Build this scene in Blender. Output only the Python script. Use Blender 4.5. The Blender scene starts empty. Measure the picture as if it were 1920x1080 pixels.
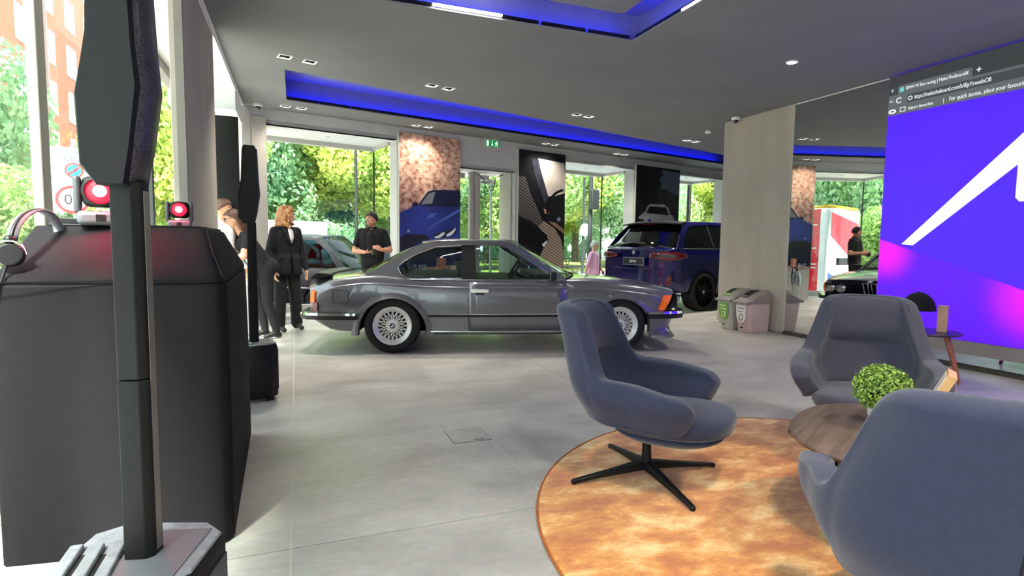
import bpy, bmesh, math, random
import numpy as np
from mathutils import Vector, Matrix, Euler
from mathutils.geometry import tessellate_polygon

SC = bpy.context.scene
COL = SC.collection
PI = math.pi
random.seed(7)

# ------------------------------------------------------------------ camera
cam_d = bpy.data.cameras.new('camera')
cam = bpy.data.objects.new('camera', cam_d)
COL.objects.link(cam)
SC.camera = cam
cam_d.sensor_width = 36.0
cam_d.lens = 1056.0 / 1920.0 * 36.0
cam_d.clip_start = 0.05
cam_d.clip_end = 500
_yaw, _pitch, _roll = math.radians(20.967), math.radians(4.546), math.radians(0.683)
_fw = Vector((math.sin(_yaw) * math.cos(_pitch), math.cos(_yaw) * math.cos(_pitch), -math.sin(_pitch)))
_r = Vector((math.cos(_yaw), -math.sin(_yaw), 0))
_u = _r.cross(_fw)
_r2 = _r * math.cos(_roll) + _u * math.sin(_roll)
_u2 = _u * math.cos(_roll) - _r * math.sin(_roll)
cam.matrix_world = Matrix(((_r2.x, _u2.x, -_fw.x, 0), (_r2.y, _u2.y, -_fw.y, 0), (_r2.z, _u2.z, -_fw.z, 1.25), (0, 0, 0, 1)))

# ------------------------------------------------------------------ world, sun, exposure
W = bpy.data.worlds.new('sky')
SC.world = W
W.use_nodes = True
_nt = W.node_tree
_bg = _nt.nodes['Background']
_bg.inputs['Color'].default_value = (0.86, 0.93, 1.0, 1)
_bg.inputs['Strength'].default_value = 2.3
_s = bpy.data.lights.new('sun', 'SUN')
_s.energy = 15.0
_s.angle = math.radians(9)
_s.color = (1.0, 0.95, 0.84)
sun = bpy.data.objects.new('sun', _s)
COL.objects.link(sun)
sun.rotation_euler = Vector((0.30, 0.62, -0.88)).to_track_quat('-Z', 'Y').to_euler()
SC.view_settings.view_transform = 'Standard'
SC.view_settings.look = 'None'
SC.view_settings.gamma = 1.0
SC.view_settings.use_curve_mapping = False
SC.view_settings.exposure = 1.02

# ------------------------------------------------------------------ helpers: materials
def lin(c):
    out = []
    for v in c[:3]:
        v = v / 255.0
        out.append(v / 12.92 if v <= 0.04045 else ((v + 0.055) / 1.055) ** 2.4)
    return tuple(out) + (1.0,)

_MATS = {}
def pm(name, c, rough=0.5, metal=0.0, vary=0.06, scale=6.0, bump=0.0, bscale=80.0, coat=0.0, spec=0.5,
       emit=None, estr=0.0, sheen=0.0, c2=None, stretch=None, trans=0.0, detail=4.0, contrast=None, ior=1.45, world=False):
    """procedural principled material: base colour modulated by noise, optional bump"""
    if name in _MATS: return _MATS[name]
    m = bpy.data.materials.new(name); m.use_nodes = True
    nt = m.node_tree; b = nt.nodes['Principled BSDF']
    L = lin(c)
    tc = nt.nodes.new('ShaderNodeTexCoord')
    src = tc.outputs['Object']
    if world:
        g = nt.nodes.new('ShaderNodeNewGeometry'); src = g.outputs['Position']
    if stretch:
        mp = nt.nodes.new('ShaderNodeMapping'); mp.inputs['Scale'].default_value = stretch
        nt.links.new(src, mp.inputs['Vector']); src = mp.outputs['Vector']
    n = nt.nodes.new('ShaderNodeTexNoise'); n.inputs['Scale'].default_value = scale; n.inputs['Detail'].default_value = detail
    nt.links.new(src, n.inputs['Vector'])
    r = nt.nodes.new('ShaderNodeValToRGB')
    if c2 is None:
        a = tuple(max(0, x * (1 - vary * 2)) for x in L[:3]) + (1,)
        d = tuple(min(1, x * (1 + vary * 2)) for x in L[:3]) + (1,)
    else:
        a, d = L, lin(c2)
    r.color_ramp.elements[0].color = a; r.color_ramp.elements[1].color = d
    lo, hi = contrast if contrast else (0.3, 0.7)
    r.color_ramp.elements[0].position = lo; r.color_ramp.elements[1].position = hi
    nt.links.new(n.outputs['Fac'], r.inputs['Fac'])
    nt.links.new(r.outputs['Color'], b.inputs['Base Color'])
    b.inputs['Roughness'].default_value = rough
    b.inputs['Metallic'].default_value = metal
    b.inputs['Specular IOR Level'].default_value = spec
    b.inputs['IOR'].default_value = ior
    if coat: b.inputs['Coat Weight'].default_value = coat; b.inputs['Coat Roughness'].default_value = 0.03
    if sheen: b.inputs['Sheen Weight'].default_value = sheen
    if trans: b.inputs['Transmission Weight'].default_value = trans
    if emit is not None:
        b.inputs['Emission Color'].default_value = lin(emit); b.inputs['Emission Strength'].default_value = estr
    if bump:
        n2 = nt.nodes.new('ShaderNodeTexNoise'); n2.inputs['Scale'].default_value = bscale; n2.inputs['Detail'].default_value = 5
        nt.links.new(src, n2.inputs['Vector'])
        bp = nt.nodes.new('ShaderNodeBump'); bp.inputs['Strength'].default_value = bump; bp.inputs['Distance'].default_value = 0.01
        nt.links.new(n2.outputs['Fac'], bp.inputs['Height']); nt.links.new(bp.outputs['Normal'], b.inputs['Normal'])
    _MATS[name] = m
    return m

def glassmat(name, tint=(235, 245, 242), fres=1.15, rough=0.0, minr=0.0):
    """thin pane: see-through mixed with a Fresnel reflection"""
    if name in _MATS: return _MATS[name]
    m = bpy.data.materials.new(name); m.use_nodes = True
    nt = m.node_tree; nt.nodes.remove(nt.nodes['Principled BSDF'])
    out = nt.nodes['Material Output']
    t = nt.nodes.new('ShaderNodeBsdfTransparent'); t.inputs['Color'].default_value = lin(tint)
    g = nt.nodes.new('ShaderNodeBsdfGlossy'); g.inputs['Roughness'].default_value = rough
    lw = nt.nodes.new('ShaderNodeLayerWeight'); lw.inputs['Blend'].default_value = 0.5
    pw_ = nt.nodes.new('ShaderNodeMath'); pw_.operation = 'POWER'; pw_.inputs[1].default_value = 4.0; nt.links.new(lw.outputs['Facing'], pw_.inputs[0])
    f = nt.nodes.new('ShaderNodeMath'); f.operation = 'MULTIPLY_ADD'; f.inputs[1].default_value = (fres - 1.0) * 1.6; f.inputs[2].default_value = (fres - 1.0) * 0.18
    nt.links.new(pw_.outputs['Value'], f.inputs[0])
    mx = nt.nodes.new('ShaderNodeMixShader')
    nt.links.new(f.outputs['Value'], mx.inputs['Fac'])
    nt.links.new(t.outputs['BSDF'], mx.inputs[1]); nt.links.new(g.outputs['BSDF'], mx.inputs[2])
    nt.links.new(mx.outputs['Shader'], out.inputs['Surface'])
    _MATS[name] = m
    return m

def emat(name, c, s):
    if name in _MATS: return _MATS[name]
    m = bpy.data.materials.new(name); m.use_nodes = True
    b = m.node_tree.nodes['Principled BSDF']
    b.inputs['Base Color'].default_value = (0.02, 0.02, 0.02, 1)
    b.inputs['Emission Color'].default_value = lin(c); b.inputs['Emission Strength'].default_value = s
    _MATS[name] = m
    return m

# ------------------------------------------------------------------ helpers: objects
def tag(o, label=None, cat=None, group=None, kind=None):
    if label: o['label'] = label
    if cat: o['category'] = cat
    if group: o['group'] = group
    if kind: o['kind'] = kind
    return o

def empty(name, loc=(0, 0, 0), rz=0.0, label=None, cat=None, group=None, parent=None, kind=None):
    o = bpy.data.objects.new(name, None); COL.objects.link(o)
    o.location = loc; o.rotation_euler = (0, 0, rz); o.empty_display_size = 0.1
    if parent: o.parent = parent
    tag(o, label, cat, group, kind)
    return o

def copy_tree(o, parent=None):
    c = o.copy(); COL.objects.link(c); c.parent = parent
    for ch in o.children: copy_tree(ch, c)
    return c

class MB:
    def __init__(s): s.v = []; s.f = []; s.m = []
    def add(s, vs, fs, mi=0):
        k = len(s.v); s.v.extend(tuple(v) for v in vs)
        for f in fs: s.f.append(tuple(i + k for i in f)); s.m.append(mi)
        return s
    def box(s, c, d, mi=0, M=None, taper=1.0):
        hx, hy, hz = d[0] / 2, d[1] / 2, d[2] / 2
        vs = []
        for z in (-1, 1):
            k = taper if z > 0 else 1.0
            for x, y in ((-1, -1), (1, -1), (1, 1), (-1, 1)):
                p = Vector((x * hx * k, y * hy * k, z * hz))
                if M is not None: p = M @ p
                vs.append((p.x + c[0], p.y + c[1], p.z + c[2]))
        return s.add(vs, [(3, 2, 1, 0), (4, 5, 6, 7), (0, 1, 5, 4), (1, 2, 6, 5), (2, 3, 7, 6), (3, 0, 4, 7)], mi)
    def bb(s, a, b, mi=0):
        return s.box([(a[i] + b[i]) / 2 for i in range(3)], [abs(b[i] - a[i]) for i in range(3)], mi)
    def prism(s, poly, ext, mi=0):
        """poly: list of 3D points (planar), ext: extrusion vector"""
        n = len(poly); e = Vector(ext)
        vs = [tuple(p) for p in poly] + [tuple(Vector(p) + e) for p in poly]
        fs = [tuple(range(n))[::-1], tuple(range(n, 2 * n))] + [(i, (i + 1) % n, n + (i + 1) % n, n + i) for i in range(n)]
        return s.add(vs, fs, mi)
    def cyl(s, p0, p1, r0, r1=None, n=16, mi=0, cap=True):
        r1 = r0 if r1 is None else r1
        p0, p1 = Vector(p0), Vector(p1); a = (p1 - p0).normalized()
        t = Vector((0, 0, 1)) if abs(a.z) < 0.9 else Vector((1, 0, 0))
        e1 = a.cross(t).normalized(); e2 = a.cross(e1)
        vs = []
        for p, r in ((p0, r0), (p1, r1)):
            for i in range(n):
                q = p + (e1 * math.cos(2 * PI * i / n) + e2 * math.sin(2 * PI * i / n)) * r
                vs.append(tuple(q))
        fs = [(i, (i + 1) % n, n + (i + 1) % n, n + i) for i in range(n)]
        if cap: fs += [tuple(range(n))[::-1], tuple(range(n, 2 * n))]
        return s.add(vs, fs, mi)
    def tube(s, pts, r, n=8, closed=False, mi=0, cap=True):
        P = [Vector(p) for p in pts]; m = len(P)
        R = r if isinstance(r, (list, tuple)) else [r] * m
        vs = []; prev = None
        for i in range(m):
            if closed: t = P[(i + 1) % m] - P[i - 1]
            else: t = P[min(i + 1, m - 1)] - P[max(i - 1, 0)]
            t.normalize()
            if prev is None:
                a = Vector((0, 0, 1)) if abs(t.z) < 0.9 else Vector((1, 0, 0))
                e1 = t.cross(a).normalized()
            else:
                e1 = (prev - t * prev.dot(t)).normalized()
            prev = e1; e2 = t.cross(e1)
            for k in range(n):
                q = P[i] + (e1 * math.cos(2 * PI * k / n) + e2 * math.sin(2 * PI * k / n)) * R[i]
                vs.append(tuple(q))
        fs = []
        for i in range(m if closed else m - 1):
            j = (i + 1) % m
            for k in range(n):
                fs.append((i * n + k, i * n + (k + 1) % n, j * n + (k + 1) % n, j * n + k))
        if not closed and cap: fs += [tuple(range(n))[::-1], tuple(range((m - 1) * n, m * n))]
        return s.add(vs, fs, mi)
    def sweep(s, path, prof, mi=0, closed=False, cap=True):
        """path: list of (x,y,z) in plan; prof: list of (out, up); out = right-hand side of travel in xy"""
        P = [Vector(p) for p in path]; m = len(P); n = len(prof); vs = []
        for i in range(m):
            if closed: t0 = P[i] - P[i - 1]; t1 = P[(i + 1) % m] - P[i]
            else: t0 = P[i] - P[max(i - 1, 0)]; t1 = P[min(i + 1, m - 1)] - P[i]
            if t0.length < 1e-9: t0 = t1
            if t1.length < 1e-9: t1 = t0
            t0.z = t1.z = 0; t0.normalize(); t1.normalize()
            n0 = Vector((t0.y, -t0.x, 0)); n1 = Vector((t1.y, -t1.x, 0)); b = (n0 + n1)
            b = b / max(0.3, b.dot(n0)) if b.length > 1e-6 else n0
            for o, u in prof: vs.append(tuple(P[i] + b * o + Vector((0, 0, u))))
        fs = []
        for i in range(m if closed else m - 1):
            j = (i + 1) % m
            for k in range(n): fs.append((i * n + k, i * n + (k + 1) % n, j * n + (k + 1) % n, j * n + k))
        if not closed and cap: fs += [tuple(range(n))[::-1], tuple(range((m - 1) * n, m * n))]
        return s.add(vs, fs, mi)
    def lathe(s, prof, n=24, o=(0, 0, 0), axis='z', mi=0, closed=False):
        """prof: (r, h) list"""
        vs = []
        for r, h in prof:
            for k in range(n):
                a = 2 * PI * k / n; c, d = r * math.cos(a), r * math.sin(a)
                p = {'z': (c, d, h), 'y': (c, h, d), 'x': (h, c, d)}[axis]
                vs.append((p[0] + o[0], p[1] + o[1], p[2] + o[2]))
        m = len(prof); fs = []
        for i in range(m if closed else m - 1):
            j = (i + 1) % m
            for k in range(n): fs.append((i * n + k, i * n + (k + 1) % n, j * n + (k + 1) % n, j * n + k))
        if not closed:
            if prof[0][0] > 1e-5: fs.append(tuple(range(n))[::-1])
            if prof[-1][0] > 1e-5: fs.append(tuple(range((m - 1) * n, m * n)))
        return s.add(vs, fs, mi)
    def ball(s, c, r, nu=16, nv=10, mi=0, M=None):
        r = r if isinstance(r, (tuple, list)) else (r, r, r)
        vs = []
        for j in range(nv + 1):
            t = PI * j / nv
            for i in range(nu):
                p = 2 * PI * i / nu
                q = Vector((r[0] * math.sin(t) * math.cos(p), r[1] * math.sin(t) * math.sin(p), r[2] * math.cos(t)))
                if M is not None: q = M @ q
                vs.append((q.x + c[0], q.y + c[1], q.z + c[2]))
        fs = []
        for j in range(nv):
            for i in range(nu):
                fs.append((j * nu + i, (j + 1) * nu + i, (j + 1) * nu + (i + 1) % nu, j * nu + (i + 1) % nu))
        return s.add(vs, fs, mi)
    def grid(s, G, mi=0, closed_u=False):
        m = len(G); n = len(G[0]); vs = [tuple(p) for row in G for p in row]; fs = []
        for i in range(m - 1):
            for j in range(n if closed_u else n - 1):
                k = (j + 1) % n
                fs.append((i * n + j, i * n + k, (i + 1) * n + k, (i + 1) * n + j))
        return s.add(vs, fs, mi)
    def loft(s, secs, mi=0, cap=True):
        """closed sections with equal counts"""
        n = len(secs[0]); k0 = len(s.v); m = len(secs)
        s.grid(secs, mi, closed_u=True)
        if cap:
            s.f.append(tuple(range(k0, k0 + n))[::-1]); s.m.append(mi)
            s.f.append(tuple(range(k0 + (m - 1) * n, k0 + m * n))); s.m.append(mi)
        return s
    def mesh(s, name, mats, smooth=None, weld=True):
        me = bpy.data.meshes.new(name)
        me.from_pydata(s.v, [], s.f)
        for mt in (mats if isinstance(mats, (list, tuple)) else [mats]): me.materials.append(mt)
        me.polygons.foreach_set('material_index', s.m)
        bm = bmesh.new(); bm.from_mesh(me)
        if weld: bmesh.ops.remove_doubles(bm, verts=bm.verts, dist=1e-5)
        bmesh.ops.recalc_face_normals(bm, faces=bm.faces)
        bm.to_mesh(me); bm.free()
        if smooth is not None:
            me.polygons.foreach_set('use_smooth', [True] * len(me.polygons))
            me.set_sharp_from_angle(angle=math.radians(smooth))
        me.update()
        return me
    def build(s, name, mats, parent=None, smooth=None, bevel=0.0, loc=None, rz=0.0, label=None, cat=None, group=None, kind=None,
              seg=2, weld=True, solid=0.0, sub=0, soff=0.0):
        o = bpy.data.objects.new(name, s.mesh(name, mats, smooth, weld)); COL.objects.link(o)
        if parent: o.parent = parent
        if loc is not None: o.location = loc
        if rz: o.rotation_euler = (0, 0, rz)
        if solid:
            md = o.modifiers.new('solid', 'SOLIDIFY'); md.thickness = solid; md.offset = soff
        if bevel:
            md = o.modifiers.new('bevel', 'BEVEL'); md.width = bevel; md.segments = seg; md.limit_method = 'ANGLE'
            md.angle_limit = math.radians(35)
            if smooth is None:
                o.data.polygons.foreach_set('use_smooth', [True] * len(o.data.polygons)); o.data.set_sharp_from_angle(angle=math.radians(50))
        if sub:
            md = o.modifiers.new('sub', 'SUBSURF'); md.levels = sub; md.render_levels = sub
        tag(o, label, cat, group, kind)
        return o

def mk(name, mats, fn, parent=None, **k):
    m = MB(); fn(m); return m.build(name, mats, parent, **k)

def share(o, parent, loc=None, rot=None, name=None, scale=None):
    """a copy of a piece that shares its mesh"""
    c = o.copy(); COL.objects.link(c); c.parent = parent
    if loc is not None: c.location = loc
    if rot is not None: c.rotation_euler = rot
    if scale is not None: c.scale = scale
    return c

def text(name, body, size, mat, parent, loc, rot, ext=0.001, align='LEFT', xs=1.0, kind=None):
    cu = bpy.data.curves.new(name, 'FONT'); cu.body = body; cu.size = size; cu.extrude = ext; cu.align_x = align
    o = bpy.data.objects.new(name + '_tmp', cu); COL.objects.link(o)
    dg = bpy.context.evaluated_depsgraph_get()
    me = bpy.data.meshes.new_from_object(o.evaluated_get(dg))
    bpy.data.objects.remove(o); bpy.data.curves.remove(cu)
    me.name = name; me.materials.clear(); me.materials.append(mat)
    q = bpy.data.objects.new(name, me); COL.objects.link(q)
    q.parent = parent; q.location = loc; q.rotation_euler = rot; q.scale = (xs, 1, 1)
    return q

def arealight(name, loc, size, energy, color=(1, 1, 1), rot=(0, 0, 0), parent=None, sizey=None, spread=None):
    l = bpy.data.lights.new(name, 'AREA'); l.energy = energy; l.color = color; l.size = size
    if sizey: l.shape = 'RECTANGLE'; l.size_y = sizey
    if spread: l.spread = math.radians(spread)
    o = bpy.data.objects.new(name, l); COL.objects.link(o); o.location = loc; o.rotation_euler = rot
    if parent: o.parent = parent
    return o

def spotlight(name, loc, energy, color=(1, 1, 1), angle=100, blend=0.8, rot=(0, 0, 0), parent=None, r=0.05):
    l = bpy.data.lights.new(name, 'SPOT'); l.energy = energy; l.color = color; l.spot_size = math.radians(angle); l.spot_blend = blend
    l.shadow_soft_size = r
    o = bpy.data.objects.new(name, l); COL.objects.link(o); o.location = loc; o.rotation_euler = rot
    if parent: o.parent = parent
    return o

# ================================================================== materials shared by the room
M_ceil = pm('ceiling_paint', (122, 122, 123), 0.85, vary=0.03, scale=1.5, bump=0.05, bscale=30)
M_soffit = pm('soffit_white', (232, 234, 232), 0.6, vary=0.02)
M_wallgrey = pm('wall_grey', (196, 194, 192), 0.7, vary=0.02, scale=2)
M_plaster = pm('plaster_taupe', (176, 167, 155), 0.75, vary=0.05, scale=2.2, stretch=(1, 1.5, 0.5), bump=0.04, bscale=15)
M_frame = pm('window_frame_alu', (190, 186, 180), 0.45, 0.1, vary=0.02)
M_frame_backlit = pm('window_frame_backlit', (132, 126, 118), 0.5, 0.1, vary=0.02)  # frame colour darkened to stand for backlit shade on the left side
M_dframe = pm('dark_post', (46, 48, 48), 0.4, 0.3, vary=0.05)
M_glass = glassmat('window_glass', (242, 248, 246), 1.12)
M_black = pm('black_plastic', (22, 22, 24), 0.45, vary=0.1)
M_white = pm('white_paint', (236, 236, 234), 0.5, vary=0.02)
M_bulb = emat('lamp_glow', (255, 250, 240), 30.0)
M_grout = pm('grout', (226, 224, 218), 0.8, vary=0.03)

def tile_material():
    m = bpy.data.materials.new('concrete_tile'); m.use_nodes = True
    nt = m.node_tree; b = nt.nodes['Principled BSDF']
    g = nt.nodes.new('ShaderNodeNewGeometry')
    mp = nt.nodes.new('ShaderNodeMapping'); mp.inputs['Scale'].default_value = (0.8, 1.5, 1)
    nt.links.new(g.outputs['Position'], mp.inputs['Vector'])
    n1 = nt.nodes.new('ShaderNodeTexNoise'); n1.inputs['Scale'].default_value = 1.6; n1.inputs['Detail'].default_value = 9; n1.inputs['Roughness'].default_value = 0.62
    n1.inputs['Distortion'].default_value = 0.4
    n2 = nt.nodes.new('ShaderNodeTexNoise'); n2.inputs['Scale'].default_value = 22; n2.inputs['Detail'].default_value = 6
    nt.links.new(mp.outputs['Vector'], n1.inputs['Vector']); nt.links.new(mp.outputs['Vector'], n2.inputs['Vector'])
    r = nt.nodes.new('ShaderNodeValToRGB')
    r.color_ramp.elements[0].position = 0.3; r.color_ramp.elements[0].color = lin((148, 143, 134))
    r.color_ramp.elements[1].position = 0.72; r.color_ramp.elements[1].color = lin((194, 189, 178))
    nt.links.new(n1.outputs['Fac'], r.inputs['Fac'])
    mx = nt.nodes.new('ShaderNodeMix'); mx.data_type = 'RGBA'; mx.blend_type = 'OVERLAY'; mx.inputs['Factor'].default_value = 0.25
    nt.links.new(r.outputs['Color'], mx.inputs['A']); nt.links.new(n2.outputs['Color'], mx.inputs['B'])
    oi = nt.nodes.new('ShaderNodeObjectInfo')
    hv = nt.nodes.new('ShaderNodeHueSaturation')
    mr = nt.nodes.new('ShaderNodeMapRange'); mr.inputs['To Min'].default_value = 0.95; mr.inputs['To Max'].default_value = 1.05
    nt.links.new(oi.outputs['Random'], mr.inputs['Value']); nt.links.new(mr.outputs['Result'], hv.inputs['Value'])
    hv.inputs['Saturation'].default_value = 0.55
    nt.links.new(mx.outputs['Result'], hv.inputs['Color']); nt.links.new(hv.outputs['Color'], b.inputs['Base Color'])
    rr = nt.nodes.new('ShaderNodeMapRange'); rr.inputs['To Min'].default_value = 0.26; rr.inputs['To Max'].default_value = 0.42
    nt.links.new(n1.outputs['Fac'], rr.inputs['Value']); nt.links.new(rr.outputs['Result'], b.inputs['Roughness'])
    b.inputs['Specular IOR Level'].default_value = 0.5
    return m
M_tile = tile_material()

# ------------------------------------------------------------------ facade frame of reference
FA = math.radians(14.0)
FO = Vector((-0.69, 9.32, 0))
def fw(s, t, z=0.0):
    return Vector((FO.x + s * math.cos(FA) - t * math.sin(FA), FO.y + s * math.sin(FA) + t * math.cos(FA), z))
def fac(o):
    o.location = FO; o.rotation_euler = (0, 0, FA); return o
ZC = 3.22
GX = -1.35          # glass line on the left side
XW = 6.48           # mirror wall on the right

# ------------------------------------------------------------------ floor of separate tiles
def clip(poly, px, py, nx, ny):
    out = []
    for i in range(len(poly)):
        a, b = poly[i], poly[(i + 1) % len(poly)]
        da = (a[0] - px) * nx + (a[1] - py) * ny; db = (b[0] - px) * nx + (b[1] - py) * ny
        if da <= 0: out.append(a)
        if (da < 0 < db) or (db < 0 < da):
            t = da / (da - db); out.append((a[0] + t * (b[0] - a[0]), a[1] + t * (b[1] - a[1])))
    return out
fl = MB()
g0 = fw(0, 1.02)
base = [(GX, -4), (14, -4), (14, 20), (GX, 20)]
nF = (-math.sin(FA), math.cos(FA))
base = clip(base, g0.x, g0.y, *nF)
fl.prism([(x, y, -0.2) for x, y in base], (0, 0, 0.196))
floor = fl.build('floor', M_grout, kind='structure')
first = None
for i in range(-2, 13):
    for j in range(-3, 7):
        x0, x1 = -0.041 + 1.18 * i, -0.041 + 1.18 * (i + 1)
        y0, y1 = 2.37 + 2.43 * j, 2.37 + 2.43 * (j + 1)
        gp = 0.0028
        p = clip(clip(clip([(x0 + gp, y0 + gp), (x1 - gp, y0 + gp), (x1 - gp, y1 - gp), (x0 + gp, y1 - gp)], GX, 0, -1, 0), 14, 0, 1, 0), g0.x, g0.y, *nF)
        p = clip(p, 0, -4, 0, -1)
        if len(p) < 3: continue
        full = len(p) == 4 and abs(p[2][0] - p[0][0] - (x1 - x0 - 2 * gp)) < 1e-4 and abs(p[2][1] - p[0][1] - (y1 - y0 - 2 * gp)) < 1e-4
        if full and first is not None:
            share(first, floor, loc=(x0, y0, 0)); continue
        t = MB().prism([(x - x0, y - y0, -0.002) for x, y in p], (0, 0, 0.002)).build('floor_tile', M_tile, floor, loc=(x0, y0, 0))
        if full: first = t

# ------------------------------------------------------------------ ceiling with recesses
CV1 = [(-0.09, 7.20), (9.60, 10.28), (9.75, 11.15), (-0.09, 8.71)]      # blue cove along the facade
CV2 = [(-0.30, 2.1), (3.085, 2.1), (3.085, 4.86), (-0.30, 4.86)]         # blue cove above the seats
PAIRS = [((-0.079, 6.70), (0.177, 6.78)), ((1.633, 7.162), (1.862, 7.223)), ((4.037, 7.86), (4.267, 7.90)), ((-0.113, 9.109), (0.108, 9.155)),
         ((1.93, 9.66), (2.15, 9.71)), ((4.63, 10.33), (4.85, 10.39)), ((6.55, 10.82), (6.77, 10.87)), ((6.9, 8.9), (7.13, 8.95)),
         ((4.9, 2.0), (5.13, 2.0)), ((3.7, 0.9), (3.93, 0.9)), ((1.2, 0.6), (1.43, 0.6)), ((5.2, 0.5), (5.43, 0.5)), ((0.9, -1.6), (1.13, -1.6)),  # pairs near and behind the camera are unseen, added to brighten the room
         ((3.4, -1.6), (3.63, -1.6)), ((5.4, -1.8), (5.63, -1.8)), ((3.7, 5.75), (3.93, 5.75)), ((8.6, 9.0), (8.83, 9.05))]
PAIRS = [p for p in PAIRS if p[0] != (3.7, 5.75)]
def sq(c, h, a=0.0):
    return [(c[0] + h * (math.cos(a) * x - math.sin(a) * y), c[1] + h * (math.sin(a) * x + math.cos(a) * y)) for x, y in ((-1, -1), (1, -1), (1, 1), (-1, 1))]
f0 = fw(0, 0.0)
outer = clip([(-0.69, -4), (14, -4), (14, 20), (-0.69, 20)], f0.x, f0.y, *nF)
holes = [CV1, CV2]
for a, b in PAIRS:
    ang = FA if a[1] > 5 else 0
    for c in (a, b): holes.append(sq(c, 0.055, ang))
cl = MB()
loops = [[Vector((x, y, 0)) for x, y in outer]] + [[Vector((x, y, 0)) for x, y in h] for h in holes]
flat = [v for l in loops for v in l]
tris = tessellate_polygon(loops)
cl.add([(v.x, v.y, ZC) for v in flat], [tuple(t) for t in tris])
ceiling = cl.build('ceiling', M_ceil, kind='structure', weld=False)
# unseen roof slab, added to keep daylight out of the ceiling void
sl = clip([(GX - 0.1, -4.2), (14.2, -4.2), (14.2, 22), (GX - 0.1, 22)], fw(0, 1.15).x, fw(0, 1.15).y, *nF)
MB().prism([(x, y, 3.75) for x, y in sl], (0, 0, 0.3)).build('unseen_roof_slab', M_ceil, kind='structure')

M_covein = pm('cove_white', (128, 128, 130), 0.8, vary=0.02)
M_coveblk = pm('cove_bracket_dark', (14, 14, 22), 0.35, vary=0.1)
M_bluled = emat('blue_led', (0, 5, 255), 22.0)
M_whglint = emat('white_glint', (255, 255, 255), 14.0)
def cove(poly, label, depth, led_sides, name):
    """recess over an opening: roof, side walls set back behind a ledge with an LED strip lying on it, dark bracket plates along the edge"""
    root = empty(name, (0, 0, 0), label=label, cat='ceiling light')
    n = len(poly); c = Vector((sum(p[0] for p in poly) / n, sum(p[1] for p in poly) / n))
    back = 0.22
    P = [Vector(p) for p in poly]
    outp = []
    for i in range(n):
        e0 = (P[i] - P[i - 1]).normalized(); e1 = (P[(i + 1) % n] - P[i]).normalized()
        n0 = Vector((e0.y, -e0.x)); n1 = Vector((e1.y, -e1.x)); b = n0 + n1; b = b / b.dot(n0)
        outp.append(P[i] + b * back)
    m = MB()
    m.add([(p.x, p.y, ZC + depth) for p in outp], [tuple(range(n))])
    for i in range(n):
        a, b = outp[i], outp[(i + 1) % n]
        m.add([(a.x, a.y, ZC + 0.012), (b.x, b.y, ZC + 0.012), (b.x, b.y, ZC + depth), (a.x, a.y, ZC + depth)], [(0, 1, 2, 3)])
        a2, b2 = P[i], P[(i + 1) % n]
        m.add([(a.x, a.y, ZC + 0.012), (b.x, b.y, ZC + 0.012), (b2.x, b2.y, ZC + 0.012), (a2.x, a2.y, ZC + 0.012)], [(0, 1, 2, 3)])
        m.add([(a2.x, a2.y, ZC + 0.012), (b2.x, b2.y, ZC + 0.012), (b2.x, b2.y, ZC), (a2.x, a2.y, ZC)], [(0, 1, 2, 3)])
    m.build('recess', M_covein, root)
    plate = None
    for i in led_sides:
        a, b = P[i], P[(i + 1) % n]; e = (b - a); Ln = e.length; e.normalize(); nn = Vector((e.y, -e.x)); ang = math.atan2(e.y, e.x)
        q = a + nn * 0.15 + e * 0.04
        MB().box((Ln / 2 - 0.04, 0, 0), (Ln - 0.08, 0.03, 0.014)).build('led_strip', M_bluled, root, loc=(q.x, q.y, ZC + 0.045), rz=ang)
        k = int(Ln / 0.46)
        for j in range(k):
            t = (j + 0.5) * Ln / k
            w = a + e * t + nn * 0.035
            if plate is None:
                pb = MB(); pb.box((0, 0, 0.0225), (0.455, 0.012, 0.045)); pb.box((-0.18, -0.03, 0.006), (0.02, 0.06, 0.012)); pb.box((0.18, -0.03, 0.006), (0.02, 0.06, 0.012))
                plate = pb.build('bracket_plate', M_coveblk, root, loc=(w.x, w.y, ZC + 0.014), rz=ang)
            else:
                share(plate, root, (w.x, w.y, ZC + 0.014), (0, 0, ang))
    return root
cove(CV1, 'long blue-lit ceiling recess running along the window side above the cars', 0.34, [2], 'cove_light')
c2 = cove(CV2, 'square blue-lit ceiling recess with glowing strips for white reflections at the top of the picture', 0.34, [1, 2, 3], 'cove_light')
MB().bb((-0.28, 2.38, ZC + 0.11), (2.80, 4.58, ZC + 0.135)).build('raft_panel', M_ceil, c2)
MB().box((0, 0, 0), (0.62, 0.02, 0.018)).build('glint_strip', M_whglint, c2, loc=(1.42, 4.845, ZC + 0.03))  # glowing strip standing in for a reflection of the ceiling lights
MB().box((0, 0, 0), (0.012, 1.5, 0.012)).build('glint_strip', M_whglint, c2, loc=(3.079, 3.35, ZC + 0.012))  # long white reflection along the right edge, added as a glowing strip

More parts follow.
